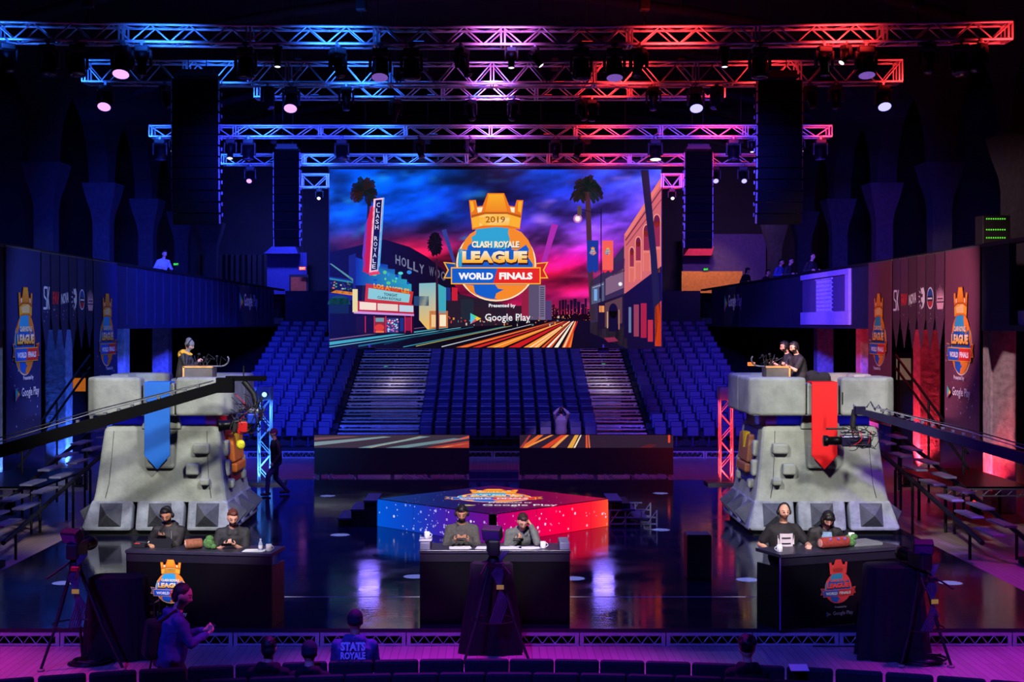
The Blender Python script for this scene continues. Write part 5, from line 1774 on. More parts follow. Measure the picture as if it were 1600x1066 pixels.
for sg, lab in ((-1, 'left'), (1, 'right')):
    nm = 'navy' if sg < 0 else 'maroon'
    emblem_banner(sg, 29.85, 32.1, 4.3, 'tall %s emblem banner on the %s gallery, the one nearer the audience' % (nm, lab))
    emblem_banner(sg, 36.45, 38.65, 4.3, 'tall %s emblem banner on the %s gallery, the one above the castle tower' % (nm, lab))
    for i in range(6):
        ya = 32.2 + i * 0.70
        w = 0.61
        j = i if sg < 0 else 5 - i           # order of marks runs left to right on both sides
        base = (22, 28, 84) if sg < 0 else (84, 42, 70)
        if i % 2: base = scl(base, 0.88)
        W = (232, 232, 238)
        p = Pic()
        tip = 2.25
        p.poly([(0, 0), (w * .25, 0), (w * .5, 0), (w * .75, 0), (w, 0), (w, 0.8), (w, 1.5), (w * .5, tip), (0, 1.5), (0, 0.8)], base)
        p.up(); specks(p, 0.08, 1.0, w - 0.08, 1.6, 9, (220, 215, 240), base)
        p.up()
        y0, y1 = 0.78, 1.28
        if j == 0:
            p.line([(.36, .80), (.14, .80), (.14, 1.0), (.32, 1.08), (.32, 1.28), (.08, 1.28)], .055, W); p.line([(.40, .78), (.40, 1.3)], .05, W); p.line([(.42, 1.04), (.54, .78)], .05, W); p.line([(.42, 1.04), (.54, 1.3)], .05, W)
            what = 'white angular SK mark'
        elif j == 1:
            p.text('FAV', (.08, .88, .58, 1.18), (225, 40, 45), 0.05)
            what = 'red lettered mark'
        elif j == 2:
            p.text('NOVA', [(.04, .92), (.64, .86), (.62, 1.12), (.02, 1.18)], W, 0.03)
            what = 'slanted white lettered mark'
        elif j == 3:
            p.poly([(.30, .80), (.50, .76), (.60, .90), (.60, 1.10), (.50, 1.24), (.38, 1.28), (.44, 1.14), (.34, 1.10), (.32, 1.0), (.44, 1.0), (.46, .92), (.36, .92)], W)
            for a in (110, 140, 170, 200, 230, 255):
                c_, s_ = cos(radians(a)), -sin(radians(a))
                p.poly([(.40 + .17 * c_ - .025 * s_, 1.02 + .2 * s_ + .025 * c_), (.40 + .17 * c_ + .025 * s_, 1.02 + .2 * s_ - .025 * c_), (.40 + .31 * c_, 1.02 + .3 * s_)], W)
            what = 'white horse head mark'
        elif j == 4:
            p.ell(.33, 1.03, .24, .26, (222, 225, 235), 28); p.up(); p.ell(.33, 1.03, .205, .225, (24, 70, 150), 28); p.up()
            p.ell(.33, 1.03, .205, .225, (190, 36, 46), 14, 0, pi); p.up(); p.rect(.13, .98, .53, 1.1, (20, 24, 50)); p.up(); p.rect(.17, 1.02, .49, 1.06, W)
            what = 'round blue and red mark'
        else:
            c = (226, 170, 190)
            for q in range(5):
                x = .12 + q * .105
                p.poly([(x, 1.0), (x + .02, .72 + .05 * abs(q - 2)), (x + .075, 1.0)], c)
            p.rect(.12, 1.0, .62, 1.12, c); p.up(); p.rect(.18, 1.04, .56, 1.07, base); p.poly([(.12, 1.15), (.62, 1.15), (.56, 1.3), (.18, 1.3)], c)
            what = 'pale crown shaped mark'
        o = p.build('pennant', pic_mat('banner_print', False), hang(sg, ya, ya + w), (-sg, 0, 0), 0.0015, None, 0.015)
        tag(o, 'pointed %s pennant with a %s on the %s gallery' % (nm, what, lab), 'pennant', 'pennants on the %s gallery' % lab)
        MB().tube([(sg * 10.33, ya, 6.28), (sg * 10.33, ya + w, 6.28)], 0.016, 6).build('hanging_rod', M_STEEL, o)

# ------------------------------------------------------------------ side risers and their open stairs
for sg, lab in ((-1, 'left'), (1, 'right')):
    t = thing('side_riser', 'open sided dark riser deck with lattice edge at the %s of the stage' % lab, 'riser', (sg * 11.0, 33.2, 0))
    MB().box((0, 0, 1.0), (1.9, 4.0, 0.05)).build('deck', M_GLOSSBLACK, t)
    for y in (-2.0, 2.0):
        m = MB()
        m.box((0, y, 0.97), (1.9, 0.03, 0.03)); m.box((0, y, 0.82), (1.9, 0.03, 0.03))
        for k in range(7):
            m.tube([(-0.95 + 0.27 * k, y, 0.83), (-0.8 + 0.27 * k, y, 0.96)], 0.012, 5)
        m.build('lattice_edge', M_STEEL, t)
    for x in (-0.95, 0.95):
        for y in (-1.95, 0, 1.95):
            MB().tube([(x, y, 0), (x, y, 0.98)], 0.035, 6).build('leg', M_BLACK, t)
    a = P(8 if sg < 0 else 1592, 800, 27.5); b = P(152 if sg < 0 else 1392, 684, 34.0)
    a.x = sg * 9.75; b.x = sg * 9.75
    a, b = Vector((sg * 9.85, 27.0, 0.55)), Vector((sg * 9.55, 35.0, 2.05))
    t = thing('open_stairs', 'open tread stairs rising beside the %s castle tower' % lab, 'stairs', a)
    n = 15
    dv = (b - a)
    for i in range(n):
        c = dv * ((i + 0.5) / n)
        MB().rbox(c + Vector((0.22 if i % 2 else -0.22, 0, 0)), (0.26, 1.05, 0.045), 0.01).build('tread', mat('tread_metal', (150, 148, 170), 0.4, 0.4, 0.2), t)
    for s in (-0.46, 0.46):
        MB().tube([Vector((s, 0, -0.12)), dv + Vector((s, 0, -0.12))], 0.05, 6).build('stringer', M_BLACK, t)
    for k in (0.08, 0.5, 0.95):
        for s in (-0.46, 0.46):
            q = dv * k
            MB().tube([(q.x + s, q.y, -a.z), (q.x + s, q.y, q.z - 0.12)], 0.03, 6).build('leg', M_BLACK, t)
    spot('riser_light', (sg * 6, 22, 9), (sg * 9.7, 31, 1.2), 700 if sg > 0 else 700, (0.5, 0.15, 1.0) if sg > 0 else (0.1, 0.15, 1.0), 26, 0.6)
    spot('riser_light', (sg * 9, 29, 8), (sg * 10.2, 33.5, 0.0), 260, (1.0, 0.6, 0.4), 26, 0.7)
    # slim handrail post and rail pair going up behind
    t = thing('sloping_handrail', 'dark sloping double handrail before the columns under the %s gallery' % lab, 'handrail', (sg * 11.3, 37.0, 0))
    for z in (0.0, 0.35):
        MB().tube([(0, -3.5, 1.2 + z), (0, 2.5, 3.4 + z)], 0.035, 6).build('rail', M_BLACK, t)
    for y, h in ((-3.2, 1.6), (-0.5, 2.6), (2.2, 3.6)):
        MB().tube([(0, y, 0), (0, y, h)], 0.03, 6).build('post', M_BLACK, t)

# ------------------------------------------------------------------ camera cranes
CABLE = mat('black_cable', (18, 18, 22), 0.4, 0, 0.2)
REDP = mat('red_camera_shell', (200, 26, 30), 0.4, 0, 0.1)
BLUEP = mat('blue_camera_shell', (24, 60, 190), 0.4, 0, 0.1)
VIOP = mat('crane_violet_black', (34, 30, 60), 0.3, 0.3, 0.2)  # violet light on the right crane tinted into its black


def crane(sg, pts, label, post, seed, mt):
    """pts: tail and head of the arm in world space"""
    a, b = pts
    t = thing('camera_crane', label, 'camera crane', (post.x, post.y, 0))
    o = Vector(t.location)
    A, Bv = a - o, b - o
    d = (Bv - A).normalized()
    up = Vector((0, 0, 1)); side = d.cross(up).normalized(); nup = side.cross(d)
    m = MB()
    hh = 0.105
    rings = []
    for u, s in ((0, 1.15), (0.9, 0.95 if sg < 0 else 0.7), (1.0, 0.9 if sg < 0 else 0.5)):
        c = A + (Bv - A) * u
        rings.append([c + side * (0.07 * x) + nup * (hh * s * z) for x, z in ((-1, -1), (1, -1), (1, 1), (-1, 1))])
    m.loft(rings, False)
    m.build('arm', mt, t)
    for k in range(2):
        c = MB()
        c.tube([A + nup * (0.16 + 0.08 * k), A.lerp(Bv, 0.5) + nup * (0.2 + 0.05 * k), Bv + nup * 0.15 - d * 0.2], 0.012, 5)
        c.build('tension_cable', M_STEEL if k == 0 else CABLE, t)
    m = MB()
    for i in range(10):
        c = A.lerp(Bv, 0.45 + 0.05 * i) + nup * 0.13
        m.box(c, (0.06, 0.06, 0.05))
    m.build('cable_clips', M_STEEL, t)['kind'] = 'stuff'
    # end bracket and drop column
    e = Bv + d * 0.12
    if sg < 0:
        MB().box(Bv, (0.34, 0.2, 0.30)).box(e + Vector((0.3, 0, 0.1)), (0.8, 0.12, 0.1)).build('end_bracket', mt, t)
    else:
        m = MB().box(Bv + Vector((-0.02, 0, 0.02)), (0.2, 0.14, 0.16))
        for k in range(7):
            m.tube([Bv + Vector((0.1 + 0.16 * k, -0.05, 0.08 - 0.05 * k)), Bv + Vector((0.18 + 0.16 * k, -0.05, 0.2 - 0.07 * k)), Bv + Vector((0.28 + 0.16 * k, -0.05, 0.02 - 0.05 * k))], 0.016, 5)
        m.tube([Bv, Bv + Vector((-0.14, 0, 0.12)), Bv + Vector((-0.12, 0, -0.06))], 0.03, 6)
        m.build('end_bracket', VIOP, t)
    MB().tube([e + Vector((-sg * 0.25, 0, 0.1)), e + Vector((-sg * 0.25, 0, 0.35))], 0.015, 5).build('whip_aerial', M_BLACK, t)
    if sg < 0:
        col = [e + Vector((0.25, 0, 0.05)), e + Vector((0.45, 0, -0.2)), e + Vector((0.58, 0, -0.75))]
        hc = e + Vector((0.22, -0.05, -0.85))
    else:
        col = [e + Vector((0.0, 0, 0.0)), e + Vector((-0.05, 0, -0.3)), e + Vector((0.0, 0, -0.45))]
        hc = e + Vector((-0.1, -0.05, -0.62))
    MB().tube(col, 0.06, 8).build('drop_column', M_BLACK, t)
    cam_ = MB()
    if sg < 0:
        cam_.rbox(hc + Vector((0, 0, -0.0)), (0.34, 0.3, 0.26), 0.03)
        c = cam_.build('camera_body', M_BLACK, t)
        MB().rbox(hc + Vector((0.05, -0.17, -0.02)), (0.2, 0.08, 0.24), 0.02).build('red_module', REDP, c)
        MB().rbox(hc + Vector((0.24, -0.12, 0.16)), (0.22, 0.16, 0.2), 0.03).build('blue_module', BLUEP, c)
        MB().lathe([(0.09, 0), (0.1, 0.1), (0.1, 0.22), (0.12, 0.24), (0.12, 0.3)], 14, hc + Vector((-0.16, -0.02, 0.04)), (-1, -0.2, -0.1)).build('lens', M_GLOSSBLACK, c)
        MB().rbox(hc + Vector((0.24, 0, 0.3)), (0.24, 0.2, 0.12), 0.04).build('head_motor', M_STEEL, c)
        MB().ellipsoid(hc + Vector((-0.0, -0.1, -0.36)), (0.09, 0.07, 0.1)).build('yellow_cable_bundle', mat('yellow_cable', (225, 215, 40), 0.5, 0, 0.2, 30, 0.8), c)
    else:
        cam_.rbox(hc, (0.4, 0.24, 0.22), 0.03)
        cam_.rbox(hc + Vector((0.05, 0, 0.17)), (0.5, 0.05, 0.04), 0.01)
        c = cam_.build('camera_body', VIOP, t)
        MB().lathe([(0.08, 0), (0.09, 0.1), (0.085, 0.26), (0.11, 0.28), (0.11, 0.36)], 14, hc + Vector((-0.18, 0, 0.0)), (-1, 0, 0)).build('lens', M_GLOSSBLACK, c)
        MB().rbox(hc + Vector((0.3, 0, -0.02)), (0.2, 0.2, 0.24), 0.03).build('battery', VIOP, c)
        MB().rbox(hc + Vector((-0.28, 0, 0.24)), (0.42, 0.03, 0.04), 0.01).build('matte_box_flag', M_BLACK, c)
    r2 = random.Random(seed)
    n = 60 if sg < 0 else 26
    m = [MB(), MB()]
    for i in range(n):
        p0 = hc + Vector((r2.uniform(-.22, .48), r2.uniform(-.25, .1), r2.uniform(-.2, .5 if sg < 0 else .3)))
        p3 = hc + Vector((r2.uniform(-.2, .5), r2.uniform(-.22, .1), r2.uniform(-.16, .7 if sg < 0 else .35)))
        mid = (p0 + p3) / 2 + Vector((r2.uniform(-.1, .25), -r2.uniform(0, .2), r2.uniform(-.3, .1)))
        pts = [p0 * (1 - u) ** 2 + mid * 2 * u * (1 - u) + p3 * u * u for u in [k / 9 for k in range(10)]]
        m[0 if r2.random() < 0.88 else 1].tube(pts, 0.009, 5)
    m[0].build('cable_loops', CABLE, c)['kind'] = 'stuff'
    m[1].build('red_cable_loops', REDP, c)['kind'] = 'stuff'
    # pedestal the arm pivots on (beside the frame)
    piv = A + d * 0.6
    MB().tube([(0, 0, 0.12), (0, 0, piv.z)], 0.09, 10).box((0, 0, 0.08), (1.0, 1.0, 0.12)).build('pedestal', M_BLACK, t)
    MB().box(Vector((0, 0, piv.z)), (0.2, 0.34, 0.4)).build('pivot_head', M_BLACK, t)
    return t


a, b = P(-75, 727, 26.2), P(352, 602, 28.1)
crane(-1, (a, b), 'black camera crane reaching in from the left before the blue bannered tower', a.lerp(b, 0.06), 3, mat('crane_black', (4, 4, 7), 0.8, 0, 0.2, spec=0.1))
a, b = P(1668, 736, 26.6), P(1345, 643, 28.2)
crane(1, (a, b), 'violet lit camera crane reaching in from the right before the red bannered tower', a.lerp(b, 0.06), 4, VIOP)
spot('crane_light', (12, 20, 9.5), (9.2, 27.2, 2.4), 5200, (0.3, 0.10, 1.0), 14, 0.6)

# ------------------------------------------------------------------ desks


def desk(name, label, cx, cy, rz, w, emblem, cat='desk'):
    t = thing(name, label, cat, (cx, cy, STAGE + 0.004), rz)
    hz = 1.06
    MB().box((0, 0.02, hz / 2), (w, 0.04, hz)).build('front_panel', M_GLOSSBLACK, t)
    for s in (-1, 1):
        pc = M_GLOSSBLACK
        MB().box((s * (w / 2 - 0.02), 0.33, hz / 2 - 0.09), (0.04, 0.58, hz - 0.18)).build('side_panel', pc if not (name == 'analyst_desk' and s > 0 and emblem == 'full') else mat('red_lit_panel', (96, 14, 30), 0.4, 0, 0.2), t)  # red light on the left desk's inner side put into the panel colour
    MB().rbox((0, 0.31, hz), (w + 0.02, 0.68, 0.05), 0.008).build('desk_top', mat('desk_top_dark', (44, 42, 56), 0.35, 0, 0.15), t)
    MB().box((0, -0.004, hz - 0.08), (w, 0.012, 0.13)).build('fascia', mat('desk_fascia', (22, 20, 32), 0.4, 0, 0.1), t)
    MB().box((0, 0.4, 0.7), (w - 0.1, 0.4, 0.03)).build('inner_shelf', M_BLACK, t)
    return t, hz


def desk_emblem(t, x, k, red, ext=True):
    p = Pic()
    logo(p, x - 0.30, 0.10, 0.60, 0.64, k, False, red, True)
    if ext:
        play_mark(p, x - 0.2, 0.85, 0.075, k * 0.8, True)
    p.build('desk_emblem', pic_mat('desk_print', False, rough=0.5), lambda u, v: (u, -0.012, 1.06 - v), (0, -1, 0), 0.0006, t)


LD, _ = desk('analyst_desk', 'black desk with an orange and blue emblem before the blue bannered tower', -4.27, 20.42, radians(-8.5), 2.2, 'full')
desk_emblem(LD, -0.42, 0.95, None)
CD, _ = desk('caster_desk', 'plain black desk in the middle before the LED plinth', 0.03, 20.55, 0, 2.19, 'none')
for s in (-1, 1):
    MB().rbox((s * 1.02, 0.28, 1.135), (0.15, 0.55, 0.11), 0.012).build('raised_end', mat('desk_end_grey', (120, 118, 140), 0.5, 0, 0.1), CD)
RD, _ = desk('analyst_desk', 'black desk with a red emblem at the right with a drape beside it', 5.09, 20.52, radians(21), 2.1, 'full2')
desk_emblem(RD, -0.08, 0.55, (170, 24, 44))
MB().box((-1.052, -0.003, 0.53), (0.012, 0.02, 1.06)).build('edge_strip', mat('violet_edge', (120, 90, 170), 0.4, 0, 0.1), RD)
MB().rbox((0.62, 0.42, 1.075), (0.5, 0.42, 0.1), 0.01).build('side_ledge', mat('ledge_grey', (120, 122, 124), 0.5, 0, 0.1), RD)
MB().box((-1.03, 0.3, 0.72), (0.03, 0.4, 0.05)).box((-1.03, 0.3, 0.5), (0.03, 0.4, 0.03)).build('side_shelf', mat('shelf_violet', (80, 40, 110), 0.4, 0, 0.1), RD)


def on_desk(t, x, y, z=1.085):
    return t.matrix_basis @ Vector((x, y, z + 0.0))


bpy.context.view_layer.update()


def mug(t, x, y, label, z=1.085, mark=True, h=0.10, r=0.042, handle=1):
    q = t.matrix_world @ Vector((x, y, z))
    g = thing('mug', label, 'mug', q, 0, 'mugs on the desks')
    MB().lathe([(r * 0.9, 0), (r, 0.008), (r, h), (r * 0.88, h), (r * 0.86, 0.02)], 18, cap=True).build('cup', M_MUG, g)
    if handle:
        MB().tube([(handle * (r + 0.03 * sin(pi * k / 8)) , 0, h * (0.2 + 0.6 * k / 8)) for k in range(9)], 0.007, 6).build('handle', M_MUG, g)
    if mark:
        p = Pic(); s = 0.05
        play = [(-.02, -.025), (.022, 0), (-.02, .025)]
        p.poly(play, (70, 170, 210)); p.up(); p.poly([(-.0, -.012), (.022, 0), (0, .012)], (245, 190, 60))
        p.build('store_mark', pic_mat('mug_print', False, rough=0.4), lambda u, v: (r * sin(u / r) * 1.01, -r * cos(u / r) * 1.01, h * .5 - v), (0, -1, 0), 0.0008, g)
    return g


MB().rbox((-1.02, 0.25, 1.205), (0.19, 0.3, 0.025), 0.01).build('mug_tray', mat('tray_white', (200, 195, 215), 0.5, 0, 0.05), CD)
mug(CD, -1.0, 0.22, 'white mug on the small white tray at the left end of the middle desk', 1.2195)
mug(CD, 0.71, 0.16, 'white mug near the right end of the middle desk')
mug(LD, 1.0, 0.18, 'white mug at the right end of the left desk')
mug(LD, -0.82, 0.30, 'white mug at the left end of the left desk', handle=-1)
mug(RD, -0.93, 0.2, 'white mug at the left end of the right desk', handle=-1)
g = mug(RD, 0.46, 0.42, 'white handleless cup on the ledge of the right desk', 1.127, False, 0.13, 0.045, 0)
for t_, x, y, a, lab in ((CD, -0.52, 0.16, 0.05, 'loose sheets under the hands of the bearded caster'), (CD, -0.13, 0.17, -0.1, 'stack of white sheets left of the middle camera'), (CD, 0.22, 0.16, 0.0, 'white sheets right of the middle camera'), (CD, 0.49, 0.15, 0.08, 'white sheets under the elbow of the caster resting his head'), (LD, 0.78, 0.16, 0.1, 'white sheet beside the bare armed man on the left desk')):
    q = t_.matrix_world @ Vector((x, y, 1.0855))
    m = MB()
    for k in range(3):
        m.box((0.01 * k, 0.006 * k, 0.002 + 0.003 * k), (0.3, 0.21, 0.0022), Matrix.Rotation(0.04 * k, 3, 'Z'))
    tag(m.build('paper_sheets', M_PAPER, None, q, (0, 0, t_.rotation_euler.z + a)), lab, 'papers', 'papers on the desks')
# bottle, log shaped cushion, laptop-ish console
q = LD.matrix_world @ Vector((0.87, 0.2, 1.085))
t = thing('water_bottle', 'small clear water bottle at the right end of the left desk', 'bottle', q)
MB().lathe([(0.03, 0), (0.032, 0.01), (0.032, 0.1), (0.012, 0.14), (0.012, 0.155)], 12).build('bottle_body', mat('bottle_plastic', (150, 160, 190), 0.15, 0, 0.1), t)
MB().lathe([(0.014, 0.155), (0.014, 0.172)], 10).build('bottle_cap', mat('cap_white', (210, 210, 220), 0.4, 0, 0), t)
MB().lathe([(0.0328, 0.035), (0.0328, 0.08)], 12, cap=False).build('bottle_label', M_MUG, t)
LOG = mat('log_plush_red', (140, 44, 36), 0.9, 0, 0.25, 30, 0.4)
q = RD.matrix_world @ Vector((0.0, 0.2, 1.085 + 0.085))
t = thing('log_cushion', 'reddish brown log shaped plush cushion on the right desk', 'cushion', q, RD.rotation_euler.z)
m = MB(); m.lathe([(0.05, -0.235), (0.078, -0.228), (0.085, -0.2), (0.085, 0.2), (0.078, 0.228), (0.05, 0.235)], 16, (0, 0, 0), (1, 0, 0)); m.build('log_body', LOG, t)
m = MB(); m.lathe([(0.065, -0.242), (0.055, -0.246)], 16, (0, 0, 0), (1, 0, 0)); m.build('cut_end', mat('plush_pink', (220, 150, 140), 0.9, 0, 0.2), t)
for x in (-0.1, 0.03, 0.15):
    MB().lathe([(0.03, 0), (0.024, 0.012), (0.008, 0.03)], 8, (x, -0.055, 0.055), (0, -0.7, 0.75)).build('stud', mat('plush_violet', (120, 80, 150), 0.8, 0, 0.1), t)
WOODP = mat('log_plush_tan', (140, 84, 60), 0.9, 0, 0.3, 30, 0.4)
q = LD.matrix_world @ Vector((-0.13, 0.22, 1.085 + 0.075))
t = thing('log_cushion', 'tan log shaped plush cushion between the two people at the left desk', 'cushion', q, LD.rotation_euler.z - 0.5)
m = MB(); m.lathe([(0.05, -0.15), (0.07, -0.145), (0.075, -0.12), (0.075, 0.08), (0.07, 0.095), (0.05, 0.1)], 16, (0, 0, 0), (0.5, 1, 0)); m.build('log_body', WOODP, t)
for k, r in ((0.152, 0.06), (0.155, 0.04), (0.158, 0.02)):
    MB().lathe([(r, -k), (r * 0.5, -k - 0.002)], 14, (0, 0, 0), (0.5, 1, 0)).build('cut_ring', mat('plush_ring_%d' % (r * 100), (230, 190, 165) if r != 0.04 else (120, 66, 50), 0.9, 0, 0.1), t)
q = LD.matrix_world @ Vector((0.07, 0.24, 1.085))
t = tag(MB().ellipsoid((0, 0, 0.08), (0.085, 0.07, 0.085)).ellipsoid((0.015, 0, 0.15), (0.06, 0.05, 0.05)).ellipsoid((0.07, -0.02, 0.04), (0.05, 0.045, 0.04)).build('plush_cushion', mat('green_plush', (76, 118, 62), 0.95, 0, 0.5, 26, 0.8), None, q), 'lumpy green plush cushion beside the tan log cushion on the left desk', 'cushion')
q = RD.matrix_world @ Vector((0.34, 0.26, 1.085))
t = tag(MB().ellipsoid((0, 0, 0.07), (0.075, 0.065, 0.075)).ellipsoid((0.045, 0, 0.14), (0.055, 0.05, 0.045)).ellipsoid((-0.05, 0.01, 0.12), (0.045, 0.045, 0.05)).build('plush_cushion', MATS['green_plush'], None, q), 'lumpy green plush cushion beside the red log cushion on the right desk', 'cushion')
q = LD.matrix_world @ Vector((-0.66, 0.34, 1.085))
t = thing('laptop', 'black laptop on the left desk before the person in the black jacket', 'laptop', q, LD.rotation_euler.z)
MB().box((0, 0, 0.008), (0.34, 0.24, 0.016)).build('keyboard_base', M_BLACK, t)
MB().box((0, -0.13, 0.07), (0.34, 0.012, 0.14)).build('screen_lid', M_BLACK, t)
q = LD.matrix_world @ Vector((-0.98, 0.22, 1.085))
t = thing('talkback_box', 'small black talkback box with red lamps at the left end of the left desk', 'control box', q, LD.rotation_euler.z)
MB().rbox((0, 0, 0.03), (0.2, 0.14, 0.06), 0.01).build('case', M_BLACK, t)
MB().box((-0.03, -0.03, 0.062), (0.08, 0.03, 0.006)).build('red_lamp', mat('lamp_red', (60, 5, 5), 0.3, 0, 0, emit=((255, 50, 50), 1.2)), t)
# black block on the stage
q = P(1092, 905, 24.2)
t = thing('stage_block', 'tall plain black block standing on the stage right of the plinth', 'block', (q.x, 24.35, STAGE + 0.004))
MB().rbox((0, 0, 0.375), (0.42, 0.42, 0.75), 0.01).build('block_body', M_BLACK, t)
MB().box((0, 0, 0.757), (0.4, 0.4, 0.012)).build('block_top', mat('block_top_grey', (44, 40, 58), 0.5, 0, 0.1), t)

# ------------------------------------------------------------------ tripod cameras and drapes
YEL = mat('yellow_tag', (220, 205, 60), 0.5, 0, 0.1, emit=((220, 205, 60), 0.15))  # cable tag brightened by a faint glow in its material


def drape(label, cx, cy, w0, w1, h, seed, depth=0.5):
    r2 = random.Random(seed)
    n = 44
    rings = []
    ph = [r2.uniform(0, 6.28) for _ in range(4)]
    for z, wid, amp in ((0.0, w1, 0.09), (0.35 * h, (w0 + 2 * w1) / 3, 0.07), (0.8 * h, w0, 0.035), (h, w0 * 0.98, 0.012), (h + 0.02, w0 * 0.9, 0.0)):
        ring = []
        for k in range(n):
            a = 2 * pi * k / n
            f = 1 + amp * 2.2 * (sin(7 * a + ph[0] + z) * 0.6 + sin(11 * a + ph[1]) * 0.4)
            e = 0.55
            ca, sa = cos(a), sin(a)
            ring.append((wid / 2 * math.copysign(abs(ca) ** e, ca) * f, depth / 2 * (1 + 0.25 * wid) * math.copysign(abs(sa) ** e, sa) * f, z))
        rings.append(ring)
    m = MB(); m.loft(rings, True)
    return tag(m.build('equipment_drape', M_DRAPE, None, (cx, cy, 0)), label, 'drape')


def tripod_cam(label, cx, cy, top, rz, feet, lensdir=1):
    t = thing('tripod_camera', label, 'camera', (cx, cy, 0), rz)
    z = top - 0.45
    for (fx, fy) in feet:
        m = MB()
        m.tube([(0.05 * (1 if fx > 0 else -1), 0, z), (fx * 0.55, fy * 0.55, z * 0.47)], 0.028, 7)
        m.tube([(fx * 0.5, fy * 0.5, z * 0.5), (fx, fy, 0.03)], 0.02, 7)
        l = m.build('leg', M_BLACK, t)
        MB().lathe([(0.05, 0), (0.05, 0.02), (0.02, 0.03)], 10, (fx, fy, 0.003)).build('foot', mat('foot_grey', (150, 140, 120), 0.6, 0, 0.1), l)
    MB().lathe([(0.07, z - 0.05), (0.09, z), (0.08, z + 0.08), (0.05, z + 0.12)], 12).build('fluid_head', M_BLACK, t)
    body = MB().rbox((0, 0.05, z + 0.24), (0.17, 0.42, 0.22), 0.03).build('camera_body', M_BLACK, t)
    MB().lathe([(0.07, 0), (0.085, 0.06), (0.08, 0.25), (0.1, 0.28), (0.1, 0.36)], 14, (0, 0.24, z + 0.25), (0, 1, 0)).build('lens', M_GLOSSBLACK, body)
    vf = MB(); R = Matrix.Rotation(radians(-20), 3, 'Z') @ Matrix.Rotation(radians(25), 3, 'X')
    vf.rbox((-0.02, -0.08, z + 0.44), (0.27, 0.14, 0.18), 0.02, R)
    v = vf.build('viewfinder', M_BLACK, t)
    m = MB(); m.rbox(Vector((-0.02, -0.08, z + 0.44)) + R @ Vector((0, -0.072, 0)), (0.23, 0.008, 0.13), 0.002, R); m.build('viewfinder_screen', mat('viewfinder_glass', (24, 24, 90), 0.15, 0, 0.05), v)
    for s in (-1, 1):
        MB().tube([(s * 0.06, -0.05, z + 0.08), (s * 0.2, -0.5, z - 0.06)], 0.014, 6).build('pan_handle', M_BLACK, t)
    m = MB()
    for k in range(6):
        a = 0.03 * k
        m.tube([(0.05 + a, -0.1, z + 0.2), (0.12 - a, -0.2, z - 0.1), (0.04 + a, -0.12, z - 0.5), (-0.06 + a, -0.1, z * 0.4)], 0.011, 5)
    m.build('hanging_cables', mat('violet_grey_cable', (70, 66, 100), 0.35, 0, 0.2), t)['kind'] = 'stuff'
    MB().box((0.08, -0.22, z - 0.28), (0.1, 0.01, 0.06)).build('cable_tag', YEL, t)
    MB().rbox((0.07, -0.19, z + 0.02), (0.12, 0.06, 0.06), 0.01).build('zoom_control', REDP if cx < -3 else M_BLACK, t)
    MB().lathe([(0.30, z * 0.42), (0.31, z * 0.42 + 0.02)], 14, cap=False).build('spreader_ring', M_BLACK, t)
    return t


q = P(120, 905, 19.2)
tripod_cam('black tripod camera in front of the left desk', P(118, 0, 19.1).x, 19.1, 1.78, radians(-4), [(-0.35, -0.33), (0.72, -0.2), (-0.06, 0.42)])
drape('long black drape hung over the case beside the left tripod camera', P(178, 0, 19.35).x, 19.55, 0.78, 0.86, 1.12, 5, 0.4)
tripod_cam('black tripod camera centred before the middle desk', P(771, 0, 19.4).x, 19.4, 1.78, radians(3), [(-0.42, -0.3), (0.48, -0.3), (0.02, 0.45)])
drape('dark navy drape hung before the middle desk under the tripod camera', P(768, 0, 19.75).x, 19.8, 0.60, 0.80, 1.26, 6, 0.24)
tripod_cam('black tripod camera beside the drape at the right desk', P(1440, 0, 19.2).x, 19.2, 1.62, radians(10), [(-0.35, -0.1), (0.30, -0.25), (0.1, 0.4)])
drape('dark navy drape hung in folds at the end of the right desk', P(1398, 0, 19.5).x, 19.62, 0.78, 0.96, 1.26, 7, 0.5)
for px, py, r_, lab in ((135, 1038, 0.26, 'coil of black cable on the floor under the left tripod camera'), (1436, 1036, 0.3, 'coil of black cable on the floor under the right tripod camera')):
    d = CZ * F / (py - CY)
    m = MB()
    r2 = random.Random(px)
    for k in range(6):
        rr = r_ * r2.uniform(0.75, 1.05)
        m.tube([(rr * cos(a * pi / 9) + 0.02 * k, rr * 0.8 * sin(a * pi / 9), 0.015 + 0.012 * k) for a in range(19)], 0.011, 5, False)
    tag(m.build('cable_coil', CABLE, None, ((px - CX) * d / F, d, 0)), lab, 'cable')
m = MB()
pts = [P(1270, 1000, 20.2), P(1340, 1001, 20.2), P(1420, 1022, 19.4), P(1470, 1010, 19.7)]
m.tube([Vector((v.x, v.y, 0.015)) for v in pts], 0.012, 6)
tag(m.build('floor_cable', CABLE), 'black cable snaking along the floor from the right desk to the camera', 'cable')
q = P(229, 980, 19.9)
t = thing('equipment_case', 'dark metal framed equipment trolley standing beside the left desk', 'trolley', (q.x - 0.05, 19.95, 0))
m = MB()
for x in (-0.18, 0.18):
    for y in (-0.15, 0.15):
        m.tube([(x, y, 0.06), (x, y, 0.72)], 0.014, 6)
for z in (0.12, 0.7):
    m.tube([(-0.18, -0.15, z), (0.18, -0.15, z), (0.18, 0.15, z), (-0.18, 0.15, z), (-0.18, -0.15, z)], 0.012, 6)
m.build('frame', M_STEEL, t)
MB().rbox((0, 0, 0.35), (0.28, 0.24, 0.4), 0.02).build('case', M_BLACK, t)
for x in (-0.18, 0.18):
    MB().lathe([(0.03, -0.012), (0.03, 0.012)], 10, (x, -0.15, 0.031), (1, 0, 0)).build('caster', M_RUBBER, t)

